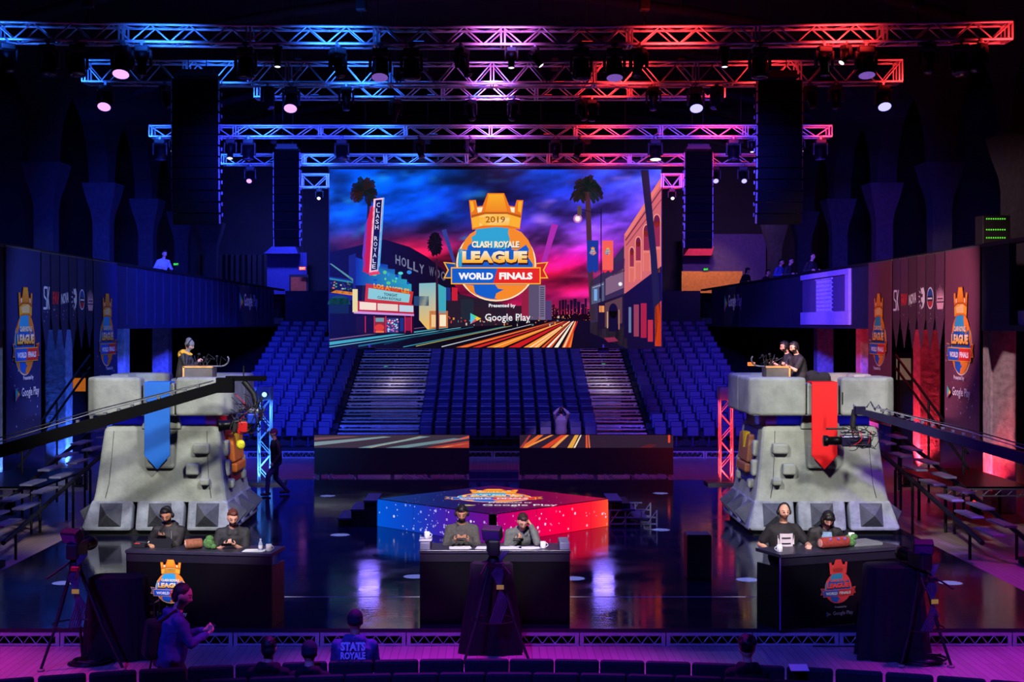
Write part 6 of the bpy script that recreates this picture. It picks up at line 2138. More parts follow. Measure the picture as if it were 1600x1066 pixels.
# ------------------------------------------------------------------ rows of audience chairs nearest the camera
m1 = MB(); m1.rbox((0, 0, 0.63), (0.50, 0.075, 0.46), 0.035, Matrix.Rotation(radians(-9), 3, 'X'))
m2 = MB(); m2.rbox((0, -0.24, 0.43), (0.46, 0.44, 0.08), 0.03)
m3 = [MB().tube([(x, y, 0.0), (x * 0.95, y * 0.9 - 0.02, 0.42)], 0.013, 6) for x in (-0.21, 0.21) for y in (0.0, -0.42)]
ME_B, ME_S = m1.mesh('backrest', M_CHAIR), m2.mesh('seat', M_CHAIR)
ME_L = [m.mesh('leg', M_STEEL) for m in m3]


def chair(x, y, rz, label):
    t = thing('audience_chair', label, 'chair', (x, y, 0), rz, 'audience chairs at the front')
    for nm, me in [('backrest', ME_B), ('seat', ME_S)] + [('leg', l) for l in ME_L]:
        o = bpy.data.objects.new(nm, me); COL.objects.link(o); o.parent = t


for r, (Yr, x0, n) in enumerate(((15.95, -5.17, 22), (15.33, -5.43, 23), (14.7, -5.17, 22))):
    for k in range(n):
        x = x0 + 0.51 * k
        y = Yr - 0.033 * x * x
        if r == 1 and y < 13.6: pass
        chair(x, y, pi + atan2(-0.066 * x, 1) * 1.0, 'black padded chair in the %s, %s from the left' % (('front audience row', 'second audience row', 'third audience row')[r], ORD[k + 1]))
q = P(1242, 1028, 15.6)
tag(MB().box((0, 0, 0), (0.2, 0.14, 0.006), Matrix.Rotation(0.3, 3, 'X')).build('paper_sheet', M_PAPER, None, (q.x, 15.40, 0.88)), 'white sheet lying on top of a chair back in the front row', 'paper')

# rack on the right gallery with green lights
q = P(1530, 372, 31.5)
t = thing('equipment_rack', 'black amplifier rack with green lights on the right gallery', 'rack', (q.x + 0.3, 31.5, 5.344))
MB().rbox((0, 0, 0.85), (0.62, 0.5, 1.7), 0.02).build('cabinet', M_BLACK, t)
m = MB()
for z in (1.62, 1.38, 1.2):
    for k in range(9):
        m.box((-0.22 + 0.05 * k, -0.255, z), (0.025, 0.012, 0.03))
m.build('green_lamps', mat('lamp_green', (5, 40, 10), 0.3, 0, 0, emit=((110, 240, 70), 0.9)), t)
# ------------------------------------------------------------------ people
def skin(nm, c): return mat('skin_' + nm, c, 0.55, 0, 0.06, 30)


SK_L, SK_M, SK_P = skin('light', (205, 150, 122)), skin('tan', (176, 122, 92)), skin('pink', (214, 156, 134))
HAIR_D, HAIR_B, HAIR_R = mat('hair_black', (22, 18, 18), 0.5, 0, 0.3, 60, 0.4), mat('hair_brown', (50, 32, 26), 0.5, 0, 0.3, 60, 0.4), mat('hair_auburn', (92, 46, 34), 0.5, 0, 0.3, 60, 0.4)
M_EYE = mat('eye_dark', (22, 16, 16), 0.3, 0, 0)
M_LIP = mat('lip', (150, 84, 78), 0.5, 0, 0)


def remesh(o, vox, smooth=2):
    md = o.modifiers.new('join', 'REMESH'); md.mode = 'VOXEL'; md.voxel_size = vox; md.use_smooth_shade = True
    if smooth:
        s = o.modifiers.new('soften', 'SMOOTH'); s.factor = 0.5; s.iterations = smooth
    par = o.parent
    o.parent = None
    me = evaluated_mesh(o)
    o.parent = par
    old = o.data
    o.modifiers.clear()
    me.name = old.name
    o.data = me
    bpy.data.meshes.remove(old)
    return me


def rag(o, amp, sc_):
    me = o.data
    n = len(me.vertices)
    co = np.empty(n * 3, np.float32); me.vertices.foreach_get('co', co); co = co.reshape(-1, 3)
    no = np.empty(n * 3, np.float32); me.vertex_normals.foreach_get('vector', no); no = no.reshape(-1, 3)
    k = np.array([noise.noise(Vector(c) * sc_) + 0.5 * noise.noise(Vector(c) * (sc_ * 2.1)) for c in co.tolist()], np.float32)
    co += no * (k * amp)[:, None]
    me.vertices.foreach_set('co', co.ravel())
    me.update()


def ik(a, b, l1, l2, pole):
    d = b - a
    L = min(d.length, (l1 + l2) * 0.995)
    t = d.normalized()
    x = (l1 * l1 - l2 * l2 + L * L) / (2 * L)
    h = sqrt(max(0.0, l1 * l1 - x * x))
    p = (pole - t * pole.dot(t))
    p = p.normalized() if p.length > 1e-5 else t.orthogonal()
    return a + t * x + p * h, a + t * L


def head_mesh(m, R, c, s=1.0, ears=True):
    nu, nv = 28, 20
    vs, fs = [], []
    g = lambda d, w: exp(-(d / w) ** 2)
    for j in range(nv + 1):
        th = pi * (0.01 + 0.98 * j / nv)
        for k in range(nu):
            a = 2 * pi * k / nu
            x, y, z = sin(th) * cos(a), sin(th) * sin(a), -cos(th)
            X, Y, Z = x * 0.078, y * 0.097, z * (0.118 if z < 0 else 0.110)
            if z < 0:
                X *= 1 - 0.30 * (-z) ** 1.4
                if y < 0: Y *= 1 - 0.25 * (-z)
            if y > 0.2:
                Y += 0.028 * g(x, 0.15) * g(z + 0.16, 0.17)
                Y -= 0.012 * g(abs(x) - 0.40, 0.17) * g(z - 0.06, 0.12)
                Y += 0.006 * g(z - 0.24, 0.09) * g(x, 0.6)
                Y += 0.006 * g(x, 0.25) * g(z + 0.52, 0.09)
                Y += 0.012 * g(x, 0.3) * g(z + 0.85, 0.18)
            vs.append(R @ Vector((X * s, Y * s, Z * s)) + c)
    for j in range(nv):
        for k in range(nu):
            p, q = j * nu + k, j * nu + (k + 1) % nu
            fs.append((p, q, q + nu, p + nu))
    fs.append(tuple(range(nu - 1, -1, -1))); fs.append(tuple(range(nv * nu, nv * nu + nu)))
    m.add(vs, fs, True)
    if ears:
        for sx in (-1, 1):
            m.ellipsoid(R @ Vector((sx * 0.078 * s, -0.008 * s, -0.008 * s)) + c, (0.010 * s, 0.022 * s, 0.033 * s), R, 8, 6)


def hand(m, w, d, nrm, side, curl):
    """w wrist, d pointing direction, nrm palm normal; five fingers"""
    d = d.normalized(); nrm = (nrm - d * nrm.dot(d)).normalized(); sd = d.cross(nrm) * side
    pc = w + d * 0.05
    for k in (-1, 0, 1):
        m.capsule(w + sd * 0.012 * k, w + d * 0.085 + sd * 0.026 * k, 0.017, 0.0145, 8, 2)
    for k, ln in enumerate((0.070, 0.080, 0.076, 0.060)):
        b = w + d * 0.092 + sd * (0.033 - 0.022 * k)
        p = b
        ang = 0.25
        for q in range(3):
            ang += curl
            e = p + (d * cos(ang) + nrm * sin(ang)) * (ln * (0.42, 0.32, 0.26)[q])
            m.capsule(p, e, 0.0100 - 0.001 * q, 0.0092 - 0.001 * q, 7, 2)
            p = e
    b = w + d * 0.03 + sd * 0.03
    e = b + (d * 0.55 + sd * 0.6 + nrm * 0.45).normalized() * 0.04
    m.capsule(b, e, 0.0125, 0.0105, 7, 2)
    m.capsule(e, e + (d * 0.8 + nrm * 0.5 - sd * 0.05).normalized() * 0.035, 0.0105, 0.009, 7, 2)


def person(label, loc, yaw, pelvis_z, lean=0.1, hands=None, feet=None, hp=0.0, hy=0.0, curve=0.0, skinm=SK_L, hair=HAIR_D, hairkind='short', beard=False,
           top=None, sleeves='long', bottom=None, bulk=1.0, head_s=1.0, extra=None, shoes=True, curl=0.55, group=None, vox=0.0095, name='person', poles=None, smile=False, collar=None, palms=None):
    """local frame: x to the person's right... y forward, z up; yaw turns y towards the facing direction"""
    t = thing(name, label, 'person', loc, yaw, group)
    V = Vector
    P0 = V((0, 0, pelvis_z))
    ll = V((0, sin(lean), cos(lean)))
    l2 = V((0, sin(lean + curve), cos(lean + curve)))
    waist = P0 + ll * 0.17
    chest = waist + l2 * 0.19
    shl = chest + l2 * 0.13
    neck = shl + l2 * 0.06
    ln3 = lean + curve
    hd = V((0, sin(ln3 * 0.8 + hp * 0.35), cos(ln3 * 0.8 + hp * 0.35)))
    hc = neck + hd * 0.155 * head_s + V((0, 0.015, 0))
    R = Matrix.Rotation(hy, 3, 'Z') @ Matrix.Rotation(-hp, 3, 'X')
    sw = 0.178 * (0.6 + 0.4 * bulk)
    SH = {s: shl + V((s * sw, 0, 0)) - l2 * 0.045 for s in (-1, 1)}
    poles = poles or {}
    HIP = {s: P0 + V((s * 0.095, 0, -0.03)) for s in (-1, 1)}
    hands = hands or {-1: V((-0.27, 0.06, pelvis_z - 0.08)), 1: V((0.27, 0.06, pelvis_z - 0.08))}
    feet = feet or {-1: V((-0.11, 0.0, 0.08)), 1: V((0.11, 0.0, 0.08))}
    ARM = {}
    for s in (-1, 1):
        h = V(hands[s])
        el, wr = ik(SH[s], h, 0.29, 0.265, V(poles.get(s, (s * 0.5, -0.55, -0.6))))
        ARM[s] = (SH[s], el, wr)
    LEG = {}
    for s in (-1, 1):
        kn, an = ik(HIP[s], V(feet[s]), 0.43, 0.42, V((s * 0.12, 1, 0.15)))
        LEG[s] = (HIP[s], kn, an)

    def ring(c, rx, ry, nrm, n=18):
        u = V((1, 0, 0)); w = nrm.cross(u).normalized()
        return [c + u * rx * cos(2 * pi * k / n) + w * ry * sin(2 * pi * k / n) for k in range(n)]

    def torso(m, e=0.0, z0=-0.09, upto=1):
        b = bulk
        rr = [ring(P0 + ll * z0, 0.135 * b + e, 0.10 * b + e, ll), ring(P0, 0.168 * b + e, 0.118 * b + e, ll), ring(P0 + ll * 0.1, 0.155 * b + e, 0.115 * b ** 1.4 + e, ll), ring(waist, 0.150 * b + e, 0.108 * b ** 1.5 + e, (ll + l2).normalized()),
              ring(chest, 0.172 * b + e, 0.118 * b + e, l2), ring(chest + l2 * 0.06, 0.172 * b + e, 0.108 * b + e, l2), ring(shl - l2 * 0.02, 0.128 * b + e, 0.085 + e, l2), ring(shl + l2 * 0.025, 0.078 + e, 0.064 + e, l2), ring(shl + l2 * 0.055, 0.052 + e * .6, 0.052 + e * .6, l2)]
        m.loft(rr)
    bm = MB()
    torso(bm)
    bm.capsule(shl - l2 * 0.02, hc - hd * 0.05, 0.058 * (0.5 + 0.5 * bulk), 0.052, 12)
    head_mesh(bm, R, hc, head_s)
    for s in (-1, 1):
        a, e, w = ARM[s]
        bm.capsule(chest + l2 * 0.07 + V((s * 0.07, 0, 0)), a, 0.06, 0.052 * bulk ** .5, 10)
        bm.capsule(shl + l2 * 0.02 + V((s * 0.03, -0.01, 0)), a, 0.045, 0.045, 8)
        bm.capsule(a, e, 0.052 * bulk ** .5, 0.040 * bulk ** .5, 10)
        bm.capsule(e, w, 0.041 * bulk ** .5, 0.027, 10)
        pn = palms[s] if palms else V((-s * 0.8, 0.1, -0.3))
        hand(bm, w, (w - e).normalized() + V((-s * 0.25, 0.1, 0)), V(pn), s, curl)
        a, k_, f = LEG[s]
        bm.capsule(a, k_, 0.083 * bulk ** .5, 0.055, 10)
        bm.capsule(k_, f, 0.054, 0.036, 10)
        bm.capsule(f + V((0, -0.03, -0.03)), f + V((0, 0.13, -0.05)), 0.036, 0.028, 8)
    body = bm.build('body', [skinm, M_EYE, M_LIP, hair], t)
    me = remesh(body, vox)
    for m_ in (M_EYE, M_LIP, hair):
        if m_.name not in [x.name for x in me.materials]:
            me.materials.append(m_)
    n = len(me.polygons)
    cen = np.empty(n * 3, np.float32); me.polygons.foreach_get('center', cen); cen = cen.reshape(-1, 3)
    q = (cen - np.array(hc)) @ np.array(R) / head_s          # into head space
    x, y, z = q[:, 0], q[:, 1], q[:, 2]
    mi = np.zeros(n, np.int32)
    front = (y > 0.05) & (np.abs(x) < 0.07) & (z > -0.13) & (z < 0.1)
    eye = front & (np.abs(np.abs(x) - 0.031) < 0.014) & (np.abs(z - 0.006) < 0.007)
    brow = front & (np.abs(np.abs(x) - 0.032) < 0.021) & (np.abs(z - 0.031) < 0.006)
    lip = front & (np.abs(x) < 0.026) & (np.abs(z + 0.061) < 0.008)
    mi[brow] = 3
    if beard:
        bd = (y > -0.01) & (z < -0.040) & (z > -0.14) & (np.abs(x) < 0.09) & ~((np.abs(x) < 0.022) & (np.abs(z + 0.060) < 0.010))
        if beard == 'full': bd |= (y > 0.0) & (z < 0.0) & (z > -0.14) & (np.abs(x) > 0.056) & (np.abs(x) < 0.085)
        mi[bd] = 3
    mi[lip] = 2
    mi[eye] = 1
    me.polygons.foreach_set('material_index', mi)
    me.update()
    # garments
    if top:
        m = MB()
        torso(m, 0.022, -0.10)
        for s in (-1, 1):
            a, e, w = ARM[s]
            m.capsule(chest + l2 * 0.06 + V((s * 0.07, 0, 0)), a, 0.075, 0.068 * bulk ** .5, 10)
            m.capsule(shl + l2 * 0.01 + V((s * 0.04, -0.01, 0)), a, 0.055, 0.062, 8)
            if sleeves == 'long':
                m.capsule(a, e, 0.067 * bulk ** .5, 0.058, 10); m.capsule(e, e.lerp(w, 0.95), 0.060, 0.043, 10)
            elif sleeves == 'short':
                m.capsule(a, a.lerp(e, 0.72), 0.068 * bulk ** .5, 0.066 * bulk ** .5, 10)
        if collar == 'hood':
            m.capsule(shl + l2 * 0.02 + V((-0.07, -0.07, 0)), shl + l2 * 0.02 + V((0.07, -0.07, 0)), 0.065, 0.065)
            m.capsule(shl + V((-0.09, 0.0, 0.04)), shl + V((-0.03, -0.1, 0.05)), 0.045, 0.05); m.capsule(shl + V((0.09, 0.0, 0.04)), shl + V((0.03, -0.1, 0.05)), 0.045, 0.05)
        if collar == 'jacket':
            for s in (-1, 1):
                m.capsule(shl + V((s * 0.075, -0.02, 0.05)), shl + V((s * 0.055, 0.085, -0.05)), 0.026, 0.02, 8)
        g_ = m.build('jacket' if sleeves == 'long' else 'shirt', top, t)
        remesh(g_, 0.015, 3); rag(g_, 0.006, 16)
    if bottom:
        m = MB()
        rr = [ring(P0 - ll * 0.10, 0.15 * bulk, 0.115 * bulk, ll), ring(P0, 0.182 * bulk, 0.13 * bulk, ll), ring(P0 + ll * 0.07, 0.172 * bulk, 0.128 * bulk, ll)]
        m.loft(rr)
        for s in (-1, 1):
            a, k_, f = LEG[s]
            m.capsule(a, k_, 0.098 * bulk ** .5, 0.070, 10); m.capsule(k_, f + V((0, 0, 0.02)), 0.070, 0.056, 10)
        g_ = m.build('trousers', bottom, t)
        remesh(g_, 0.016, 2); rag(g_, 0.005, 14)
    if shoes:
        for s in (-1, 1):
            f = LEG[s][2]
            m = MB(); m.capsule(f + V((0, -0.05, -0.035)), f + V((0, 0.15, -0.045)), 0.044, 0.036, 10)
            m.build('shoe', M_BLACK, t)
    # hair
    def hp_(p): return R @ (V(p) * head_s) + hc
    m = MB()
    if hairkind == 'short':
        m.ellipsoid(hp_((0, -0.024, 0.038)), (0.082 * head_s, 0.094 * head_s, 0.094 * head_s), R)
        m.ellipsoid(hp_((0, 0.04, 0.098)), (0.056 * head_s, 0.045 * head_s, 0.032 * head_s), R)
        m.ellipsoid(hp_((0, -0.05, -0.02)), (0.074 * head_s, 0.055 * head_s, 0.075 * head_s), R)
    elif hairkind == 'quiff':
        m.ellipsoid(hp_((0, -0.024, 0.036)), (0.080 * head_s, 0.092 * head_s, 0.092 * head_s), R)
        m.ellipsoid(hp_((0, 0.045, 0.105)), (0.060 * head_s, 0.055 * head_s, 0.040 * head_s), R)
        m.ellipsoid(hp_((0, 0.0, 0.125)), (0.058 * head_s, 0.07 * head_s, 0.03 * head_s), R)
        m.ellipsoid(hp_((0, -0.05, -0.02)), (0.072 * head_s, 0.05 * head_s, 0.07 * head_s), R)
    elif hairkind == 'long':
        m.ellipsoid(hp_((0, -0.014, 0.036)), (0.090 * head_s, 0.104 * head_s, 0.096 * head_s), R)
        m.ellipsoid(hp_((0, 0.055, 0.075)), (0.066 * head_s, 0.045 * head_s, 0.045 * head_s), R)
        for s in (-1, 1):
            m.ellipsoid(hp_((s * 0.070, 0.0, -0.04)), (0.028 * head_s, 0.055 * head_s, 0.085 * head_s), R)
        m.ellipsoid(hp_((0, -0.06, -0.05)), (0.078 * head_s, 0.05 * head_s, 0.10 * head_s), R)
    elif hairkind == 'curly':
        r2 = random.Random(2)
        m.ellipsoid(hp_((0, -0.02, 0.04)), (0.092 * head_s, 0.104 * head_s, 0.10 * head_s), R)
        for _ in range(46):
            a, b = r2.uniform(0, 2 * pi), r2.uniform(0.0, 1.3)
            m.ellipsoid(hp_((0.09 * cos(a) * cos(b), -0.02 + 0.1 * sin(a) * cos(b) - (0.03 if sin(a) > 0.4 else 0), 0.05 + 0.09 * sin(b))), (0.026, 0.026, 0.026), None, 8, 6)
    elif hairkind in ('cap', 'beanie'):
        m.ellipsoid(hp_((0, -0.008, 0.032)), (0.088 * head_s, 0.106 * head_s, 0.100 * head_s), R)
        m.ellipsoid(hp_((0, -0.03, 0.0)), (0.085 * head_s, 0.085 * head_s, 0.06 * head_s), R)
        if hairkind == 'cap':
            for s in (-0.02, 0, 0.02):
                m.ellipsoid(hp_((s, 0.12, 0.045)), (0.055 * head_s, 0.055 * head_s, 0.008), R)
        else:
            m.ellipsoid(hp_((0, -0.05, 0.09)), (0.075, 0.075, 0.07), R)
    elif hairkind == 'stubble':
        pass
    if m.v:
        h = m.build({'cap': 'cap', 'beanie': 'knitted_hat'}.get(hairkind, 'hair'), hair, t)
        remesh(h, 0.011, 2)
        if hairkind in ('short', 'quiff', 'long'): rag(h, 0.005, 40)
    ctx = dict(hc=hc, R=R, hp=hp_, arm=ARM, shl=shl, chest=chest, neck=neck, l2=l2, P0=P0, t=t, hs=head_s, waist=waist, leg=LEG)
    return t, ctx


def headset(c, boom=True, side=-1):
    """headphones worn by the person: a part of the figure's clothing"""
    m = MB()
    m.tube([c['hp']((0.088 * sin(a), -0.005, 0.015 + 0.118 * cos(a))) for a in [(-100 + 10 * k) * pi / 180 for k in range(21)]], 0.013, 7)
    o = m.build('headset', M_BLACK, c['t'])
    for s in (-1, 1):
        MB().ellipsoid(c['hp']((s * 0.09, -0.004, -0.005)), (0.024, 0.036, 0.042), c['R'], 10, 8).build('ear_cup', M_BLACK, o)
    if boom:
        MB().tube([c['hp']((side * 0.095, 0.0, -0.02)), c['hp']((side * 0.085, 0.07, -0.06)), c['hp']((side * 0.04, 0.115, -0.075))], 0.005, 5).build('microphone_boom', M_BLACK, o)
    return o


def phone(c, s, label, off=(0, 0.06, 0.02), tilt=50):
    w = c['arm'][s][2]
    q = c['t'].matrix_basis @ (w + Vector(off))
    rz = c['t'].rotation_euler.z
    o = thing('mobile_phone', label, 'phone', q, rz)
    Rm = Matrix.Rotation(radians(tilt), 3, 'X')
    m = MB(); m.rbox((0, 0, 0), (0.15, 0.075, 0.009), 0.003, Rm); m.build('phone_body', M_PHONE, o)
    m = MB(); m.box(Rm @ Vector((0, 0, 0.0055)), (0.14, 0.066, 0.001), Rm); m.build('phone_screen', mat('phone_screen', (40, 46, 60), 0.1, 0, 0.05), o)
    return o


def stool(x, y, h, label, z=STAGE + 0.004):
    t = thing('high_stool', label, 'stool', (x, y, z), 0, 'stools behind the desks')
    MB().lathe([(0.17, h - 0.06), (0.19, h - 0.04), (0.19, h - 0.01), (0.16, h)], 18).build('seat', M_BLACK, t)
    for k in range(4):
        a = pi / 4 + k * pi / 2
        MB().tube([(0.12 * cos(a), 0.12 * sin(a), h - 0.05), (0.22 * cos(a), 0.22 * sin(a), 0.0)], 0.014, 6).build('leg', M_STEEL, t)
    MB().lathe([(0.19, 0.25), (0.2, 0.26)], 18, cap=False).build('footrest', M_STEEL, t)


BLK_JKT = mat('black_jacket_cloth', (30, 26, 28), 0.7, 0, 0.2, 18)
GRY_JKT = mat('grey_tweed', (74, 70, 66), 0.85, 0, 0.3, 40)
GRN_SHT = mat('grey_green_shirt', (96, 98, 92), 0.8, 0, 0.2, 30)
BLK_SHT = mat('black_shirt_cloth', (34, 34, 40), 0.75, 0, 0.2, 20)
BLK_TEE = mat('black_tee_cloth', (26, 22, 28), 0.8, 0, 0.2, 20)
DK_TRS = mat('dark_trousers', (24, 24, 34), 0.8, 0, 0.2, 20)
DENIM = mat('denim', (44, 50, 84), 0.8, 0, 0.2, 20)
NVY_HOOD = mat('navy_hoodie_cloth', (60, 66, 128), 0.85, 0, 0.2, 24)
V = Vector
SEATZ = 0.78
CAST = 0


def seated(label, px, D, yaw_deg, **k):
    x = (px - CX) * D / F
    z0 = STAGE + 0.004
    kw = dict(feet={-1: V((-0.13, 0.30, 0.36)), 1: V((0.13, 0.30, 0.36))})
    kw.update(k)
    stool(x, D + 0.02, SEATZ - 0.0, 'black high stool under the %s' % kw.pop('who'))
    return person(label, (x, D, z0), pi + radians(yaw_deg), SEATZ + 0.10, **kw)


# hands rest on the desk at about 1.12 m over the stage
# middle desk, left: headset, beard, tweed jacket, phone in both hands
t, c = seated('bearded person with headset and grey tweed jacket looking down at a phone', 722, 21.22, 0, who='bearded caster at the middle desk', lean=0.10, curve=0.22, hp=0.42, hands={-1: V((-0.10, 0.36, 1.17)), 1: V((0.10, 0.36, 1.17))}, skinm=SK_M, hair=HAIR_D, hairkind='quiff', beard='full', top=GRY_JKT, bottom=DK_TRS, bulk=1.10, collar='jacket', palms={-1: (0.5, 0.3, 0.6), 1: (-0.5, 0.3, 0.6)}, curl=0.7)
headset(c, True, 1)
phone(c, 1, 'black mobile phone held in both hands by the bearded caster', (-0.10, 0.09, 0.035), 35)
# middle desk, right: head propped on the hand
t, c = seated('person in grey green shirt resting his bowed head on one hand at the middle desk', 813, 21.25, 4, who='head resting caster at the middle desk', lean=0.22, curve=0.45, hp=0.62, hy=0.1, hands={1: V((0.10, 0.36, 1.16)), -1: V((-0.125, 0.40, 1.395))}, poles={-1: (-0.35, 0.35, -1.0)}, skinm=SK_L, hair=HAIR_B, hairkind='short', top=GRN_SHT, bottom=DK_TRS, bulk=1.08, collar='jacket', palms={1: (-0.4, 0.3, 0.7), -1: (0.9, 0.1, 0.1)}, curl=0.5)
phone(c, 1, 'grey mobile phone in one hand of the caster resting his head', (-0.03, 0.09, 0.035), 40)
# left desk, left: black leather jacket
t, c = seated('person in open black jacket with zips, black cap of hair, looking down at a phone', 268, 21.10, -6, who='person in the zipped jacket at the left desk', lean=0.08, curve=0.25, hp=0.5, hands={-1: V((0.0, 0.30, 1.22)), 1: V((0.23, 0.30, 1.12))}, skinm=SK_M, hair=HAIR_D, hairkind='short', beard=True, top=BLK_JKT, bottom=DK_TRS, bulk=1.16, collar='hood', palms={-1: (0.4, 0.3, 0.6), 1: (-0.3, 0.2, -0.6)})
phone(c, -1, 'black mobile phone held by the person in the zipped jacket', (0.02, 0.10, 0.03), 45)
mz = MB()
for s in (-1, 1):
    a0 = c['chest'] + c['l2'] * 0.10 + V((s * 0.085, 0.145, 0.0)); b0 = c['waist'] + V((s * 0.05, 0.19, 0.0))
    mz.tube([a0, a0.lerp(b0, 0.5) + V((s * 0.012, 0.01, 0)), b0], 0.006, 5)
mz.build('zip_teeth', M_ALU, t)
headset(c, False)
# left desk, right: short sleeved shirt, forearms on the desk
t, c = seated('auburn haired person in short sleeved black shirt leaning on the left desk', 364, 21.02, 10, who='auburn haired person at the left desk', lean=0.16, curve=0.28, hp=0.42, hy=0.12, hands={-1: V((-0.03, 0.36, 1.13)), 1: V((0.12, 0.36, 1.13))}, skinm=SK_P, hair=HAIR_R, hairkind='short', beard=True, top=BLK_SHT, sleeves='short', bottom=DK_TRS, bulk=1.14, collar='jacket', palms={-1: (0.5, 0.3, 0.6), 1: (-0.5, 0.3, 0.6)})
phone(c, 1, 'black mobile phone held by the auburn haired person', (-0.03, 0.10, 0.03), 35)
# right desk, left: bald, smiling at the camera
t, c = seated('bald bearded person in black tee with a pale print and headset smiling at the audience', 1223, 21.05, 6, who='bald person at the right desk', lean=0.02, curve=0.06, hp=0.08, hands={-1: V((-0.30, 0.34, 1.12)), 1: V((0.24, 0.18, 1.02))}, skinm=SK_P, hair=mat('stubble_brown', (120, 78, 62), 0.6, 0, 0.2, 60), hairkind='stubble', beard=True, top=BLK_TEE, sleeves='short', bottom=DK_TRS, bulk=1.22, palms={-1: (0.2, 0.2, -0.8), 1: (-0.2, 0.2, -0.8)})
headset(c, False)
p = Pic()
r2 = random.Random(8)
pr = MB(); pr.smooth = False
for i in range(9):
    for j in range(8):
        if ((i - 4) / 4.4) ** 2 + ((j - 3.5) / 4.0) ** 2 < 1.0 + 0.25 * ((i + j) % 2) and not (j in (2, 5) and 2 <= i <= 6):
            pr.box(c['chest'] + V(((i - 4) * 0.028, 0.171 - 0.004 * (i - 4) ** 2 * 0.6, 0.02 - j * 0.027)), (0.0285, 0.012, 0.0275))
pr.build('shirt_print', mat('pale_print', (205, 190, 200), 0.8, 0, 0.05), t)
# right desk, right: dark long fringe, light blue shirt under a black jacket, head bowed
t, c = seated('person with dark fringe and headset in black jacket over pale blue shirt, head bowed', 1284, 21.2, 2, who='person with the fringe at the right desk', lean=0.16, curve=0.40, hp=0.62, hands={-1: V((-0.26, 0.32, 1.13)), 1: V((0.10, 0.32, 1.14))}, skinm=SK_L, hair=HAIR_D, hairkind='long', top=BLK_JKT, bottom=DK_TRS, bulk=1.1, collar='jacket')
headset(c, False)
m = MB()
m.loft([[c['waist'] + V((x, 0.152 + (0.02 if abs(x) < .06 else 0) + dy, -0.05)) for x, dy in ((-0.07, 0), (0.07, 0), (0.07, -0.03), (-0.07, -0.03))], [c['chest'] + c['l2'] * 0.0 + V((x, 0.164 + dy, 0.0)) for x, dy in ((-0.08, 0), (0.08, 0), (0.08, -0.03), (-0.08, -0.03))], [c['chest'] + c['l2'] * 0.10 + V((x, 0.14 + dy, 0.0)) for x, dy in ((-0.06, 0), (0.06, 0), (0.06, -0.03), (-0.06, -0.03))]], False)
m.build('shirt_front', mat('pale_blue_shirt', (150, 186, 222), 0.8, 0, 0.25, 30), t)

# front left: standing man with phone seen from the side, in a hoodie with a backpack
q = P(277, 0, 16.35)
t, c = person('person in navy hoodie with backpack standing sideways, looking down at a phone', (q.x - 0.10, 16.35, 0), -pi / 2 + 0.42, 0.77, lean=0.06, curve=0.16, hp=0.36, hy=-0.35, hands={-1: V((-0.10, 0.42, 1.03)), 1: V((0.10, 0.42, 1.02))}, skinm=SK_P, hair=HAIR_B, hairkind='stubble', top=NVY_HOOD, bottom=DK_TRS, bulk=1.46, collar='hood', head_s=1.14, palms={-1: (0.5, 0.3, 0.6), 1: (-0.5, 0.3, 0.6)}, beard=True, vox=0.0105)
hm = MB(); hm.ellipsoid(c['hp']((0, -0.018, 0.028)), (0.083 * 1.14, 0.096 * 1.14, 0.096 * 1.14), c['R']); hm.ellipsoid(c['hp']((0, -0.045, -0.02)), (0.088, 0.075, 0.09), c['R'])
h_ = hm.build('cropped_hair', HAIR_B, t); remesh(h_, 0.012, 1)
phone(c, -1, 'pale mobile phone held up by the standing person in the navy hoodie', (0.08, 0.10, 0.045), 30)
m = MB()
bp = c['chest'] + V((0.02, -0.25, -0.12))
m.rbox(bp, (0.30, 0.17, 0.44), 0.06, Matrix.Rotation(-0.12, 3, 'X'), 3)
b_ = m.build('backpack', M_DRAPE, t)
m = MB()
for s in (-1, 1):
    m.tube([bp + V((s * 0.1, 0.06, 0.2)), c['shl'] + V((s * 0.11, -0.02, 0.075)), c['chest'] + V((s * 0.12, 0.15, 0.02)), c['waist'] + V((s * 0.17, 0.06, 0.0)), bp + V((s * 0.12, 0.03, -0.2))], 0.02, 6)
m.tube([bp + V((0.1, -0.02, -0.22)), bp + V((0.1, -0.06, -0.42))], 0.012, 5)
m.build('backpack_straps', M_DRAPE, b_)

# front row, seen from behind
q = P(555, 0, 16.12)
t, c = person('person in navy hoodie lettered STATS ROYALE and dark cap, seated with back to the camera', (q.x, 16.02, 0), 0.0, 0.53, lean=0.06, curve=0.06, hp=0.12, hands={-1: V((-0.14, 0.36, 0.62)), 1: V((0.14, 0.36, 0.62))}, feet={-1: V((-0.14, 0.42, 0.08)), 1: V((0.14, 0.42, 0.08))}, skinm=SK_M, hair=mat('cap_navy', (20, 20, 34), 0.8, 0, 0.2, 20), hairkind='cap', top=NVY_HOOD, bottom=DK_TRS, bulk=1.24, collar='hood', head_s=1.06)
p = Pic()
p.text('STATS', (-0.14, 0, 0.14, 0.1), (235, 225, 255), 0.05)
p.text('ROYALE', (-0.14, 0.112, 0.14, 0.195), (235, 225, 255), 0.04)
zb = c['chest'].z + 0.165
p.build('back_lettering', pic_mat('hoodie_print', False), lambda x, y: (x, c['chest'].y - 0.188 + 0.35 * x * x - (zb - y - c['chest'].z) * -0.02, zb - y), (0, -1, 0), 0.001, t)
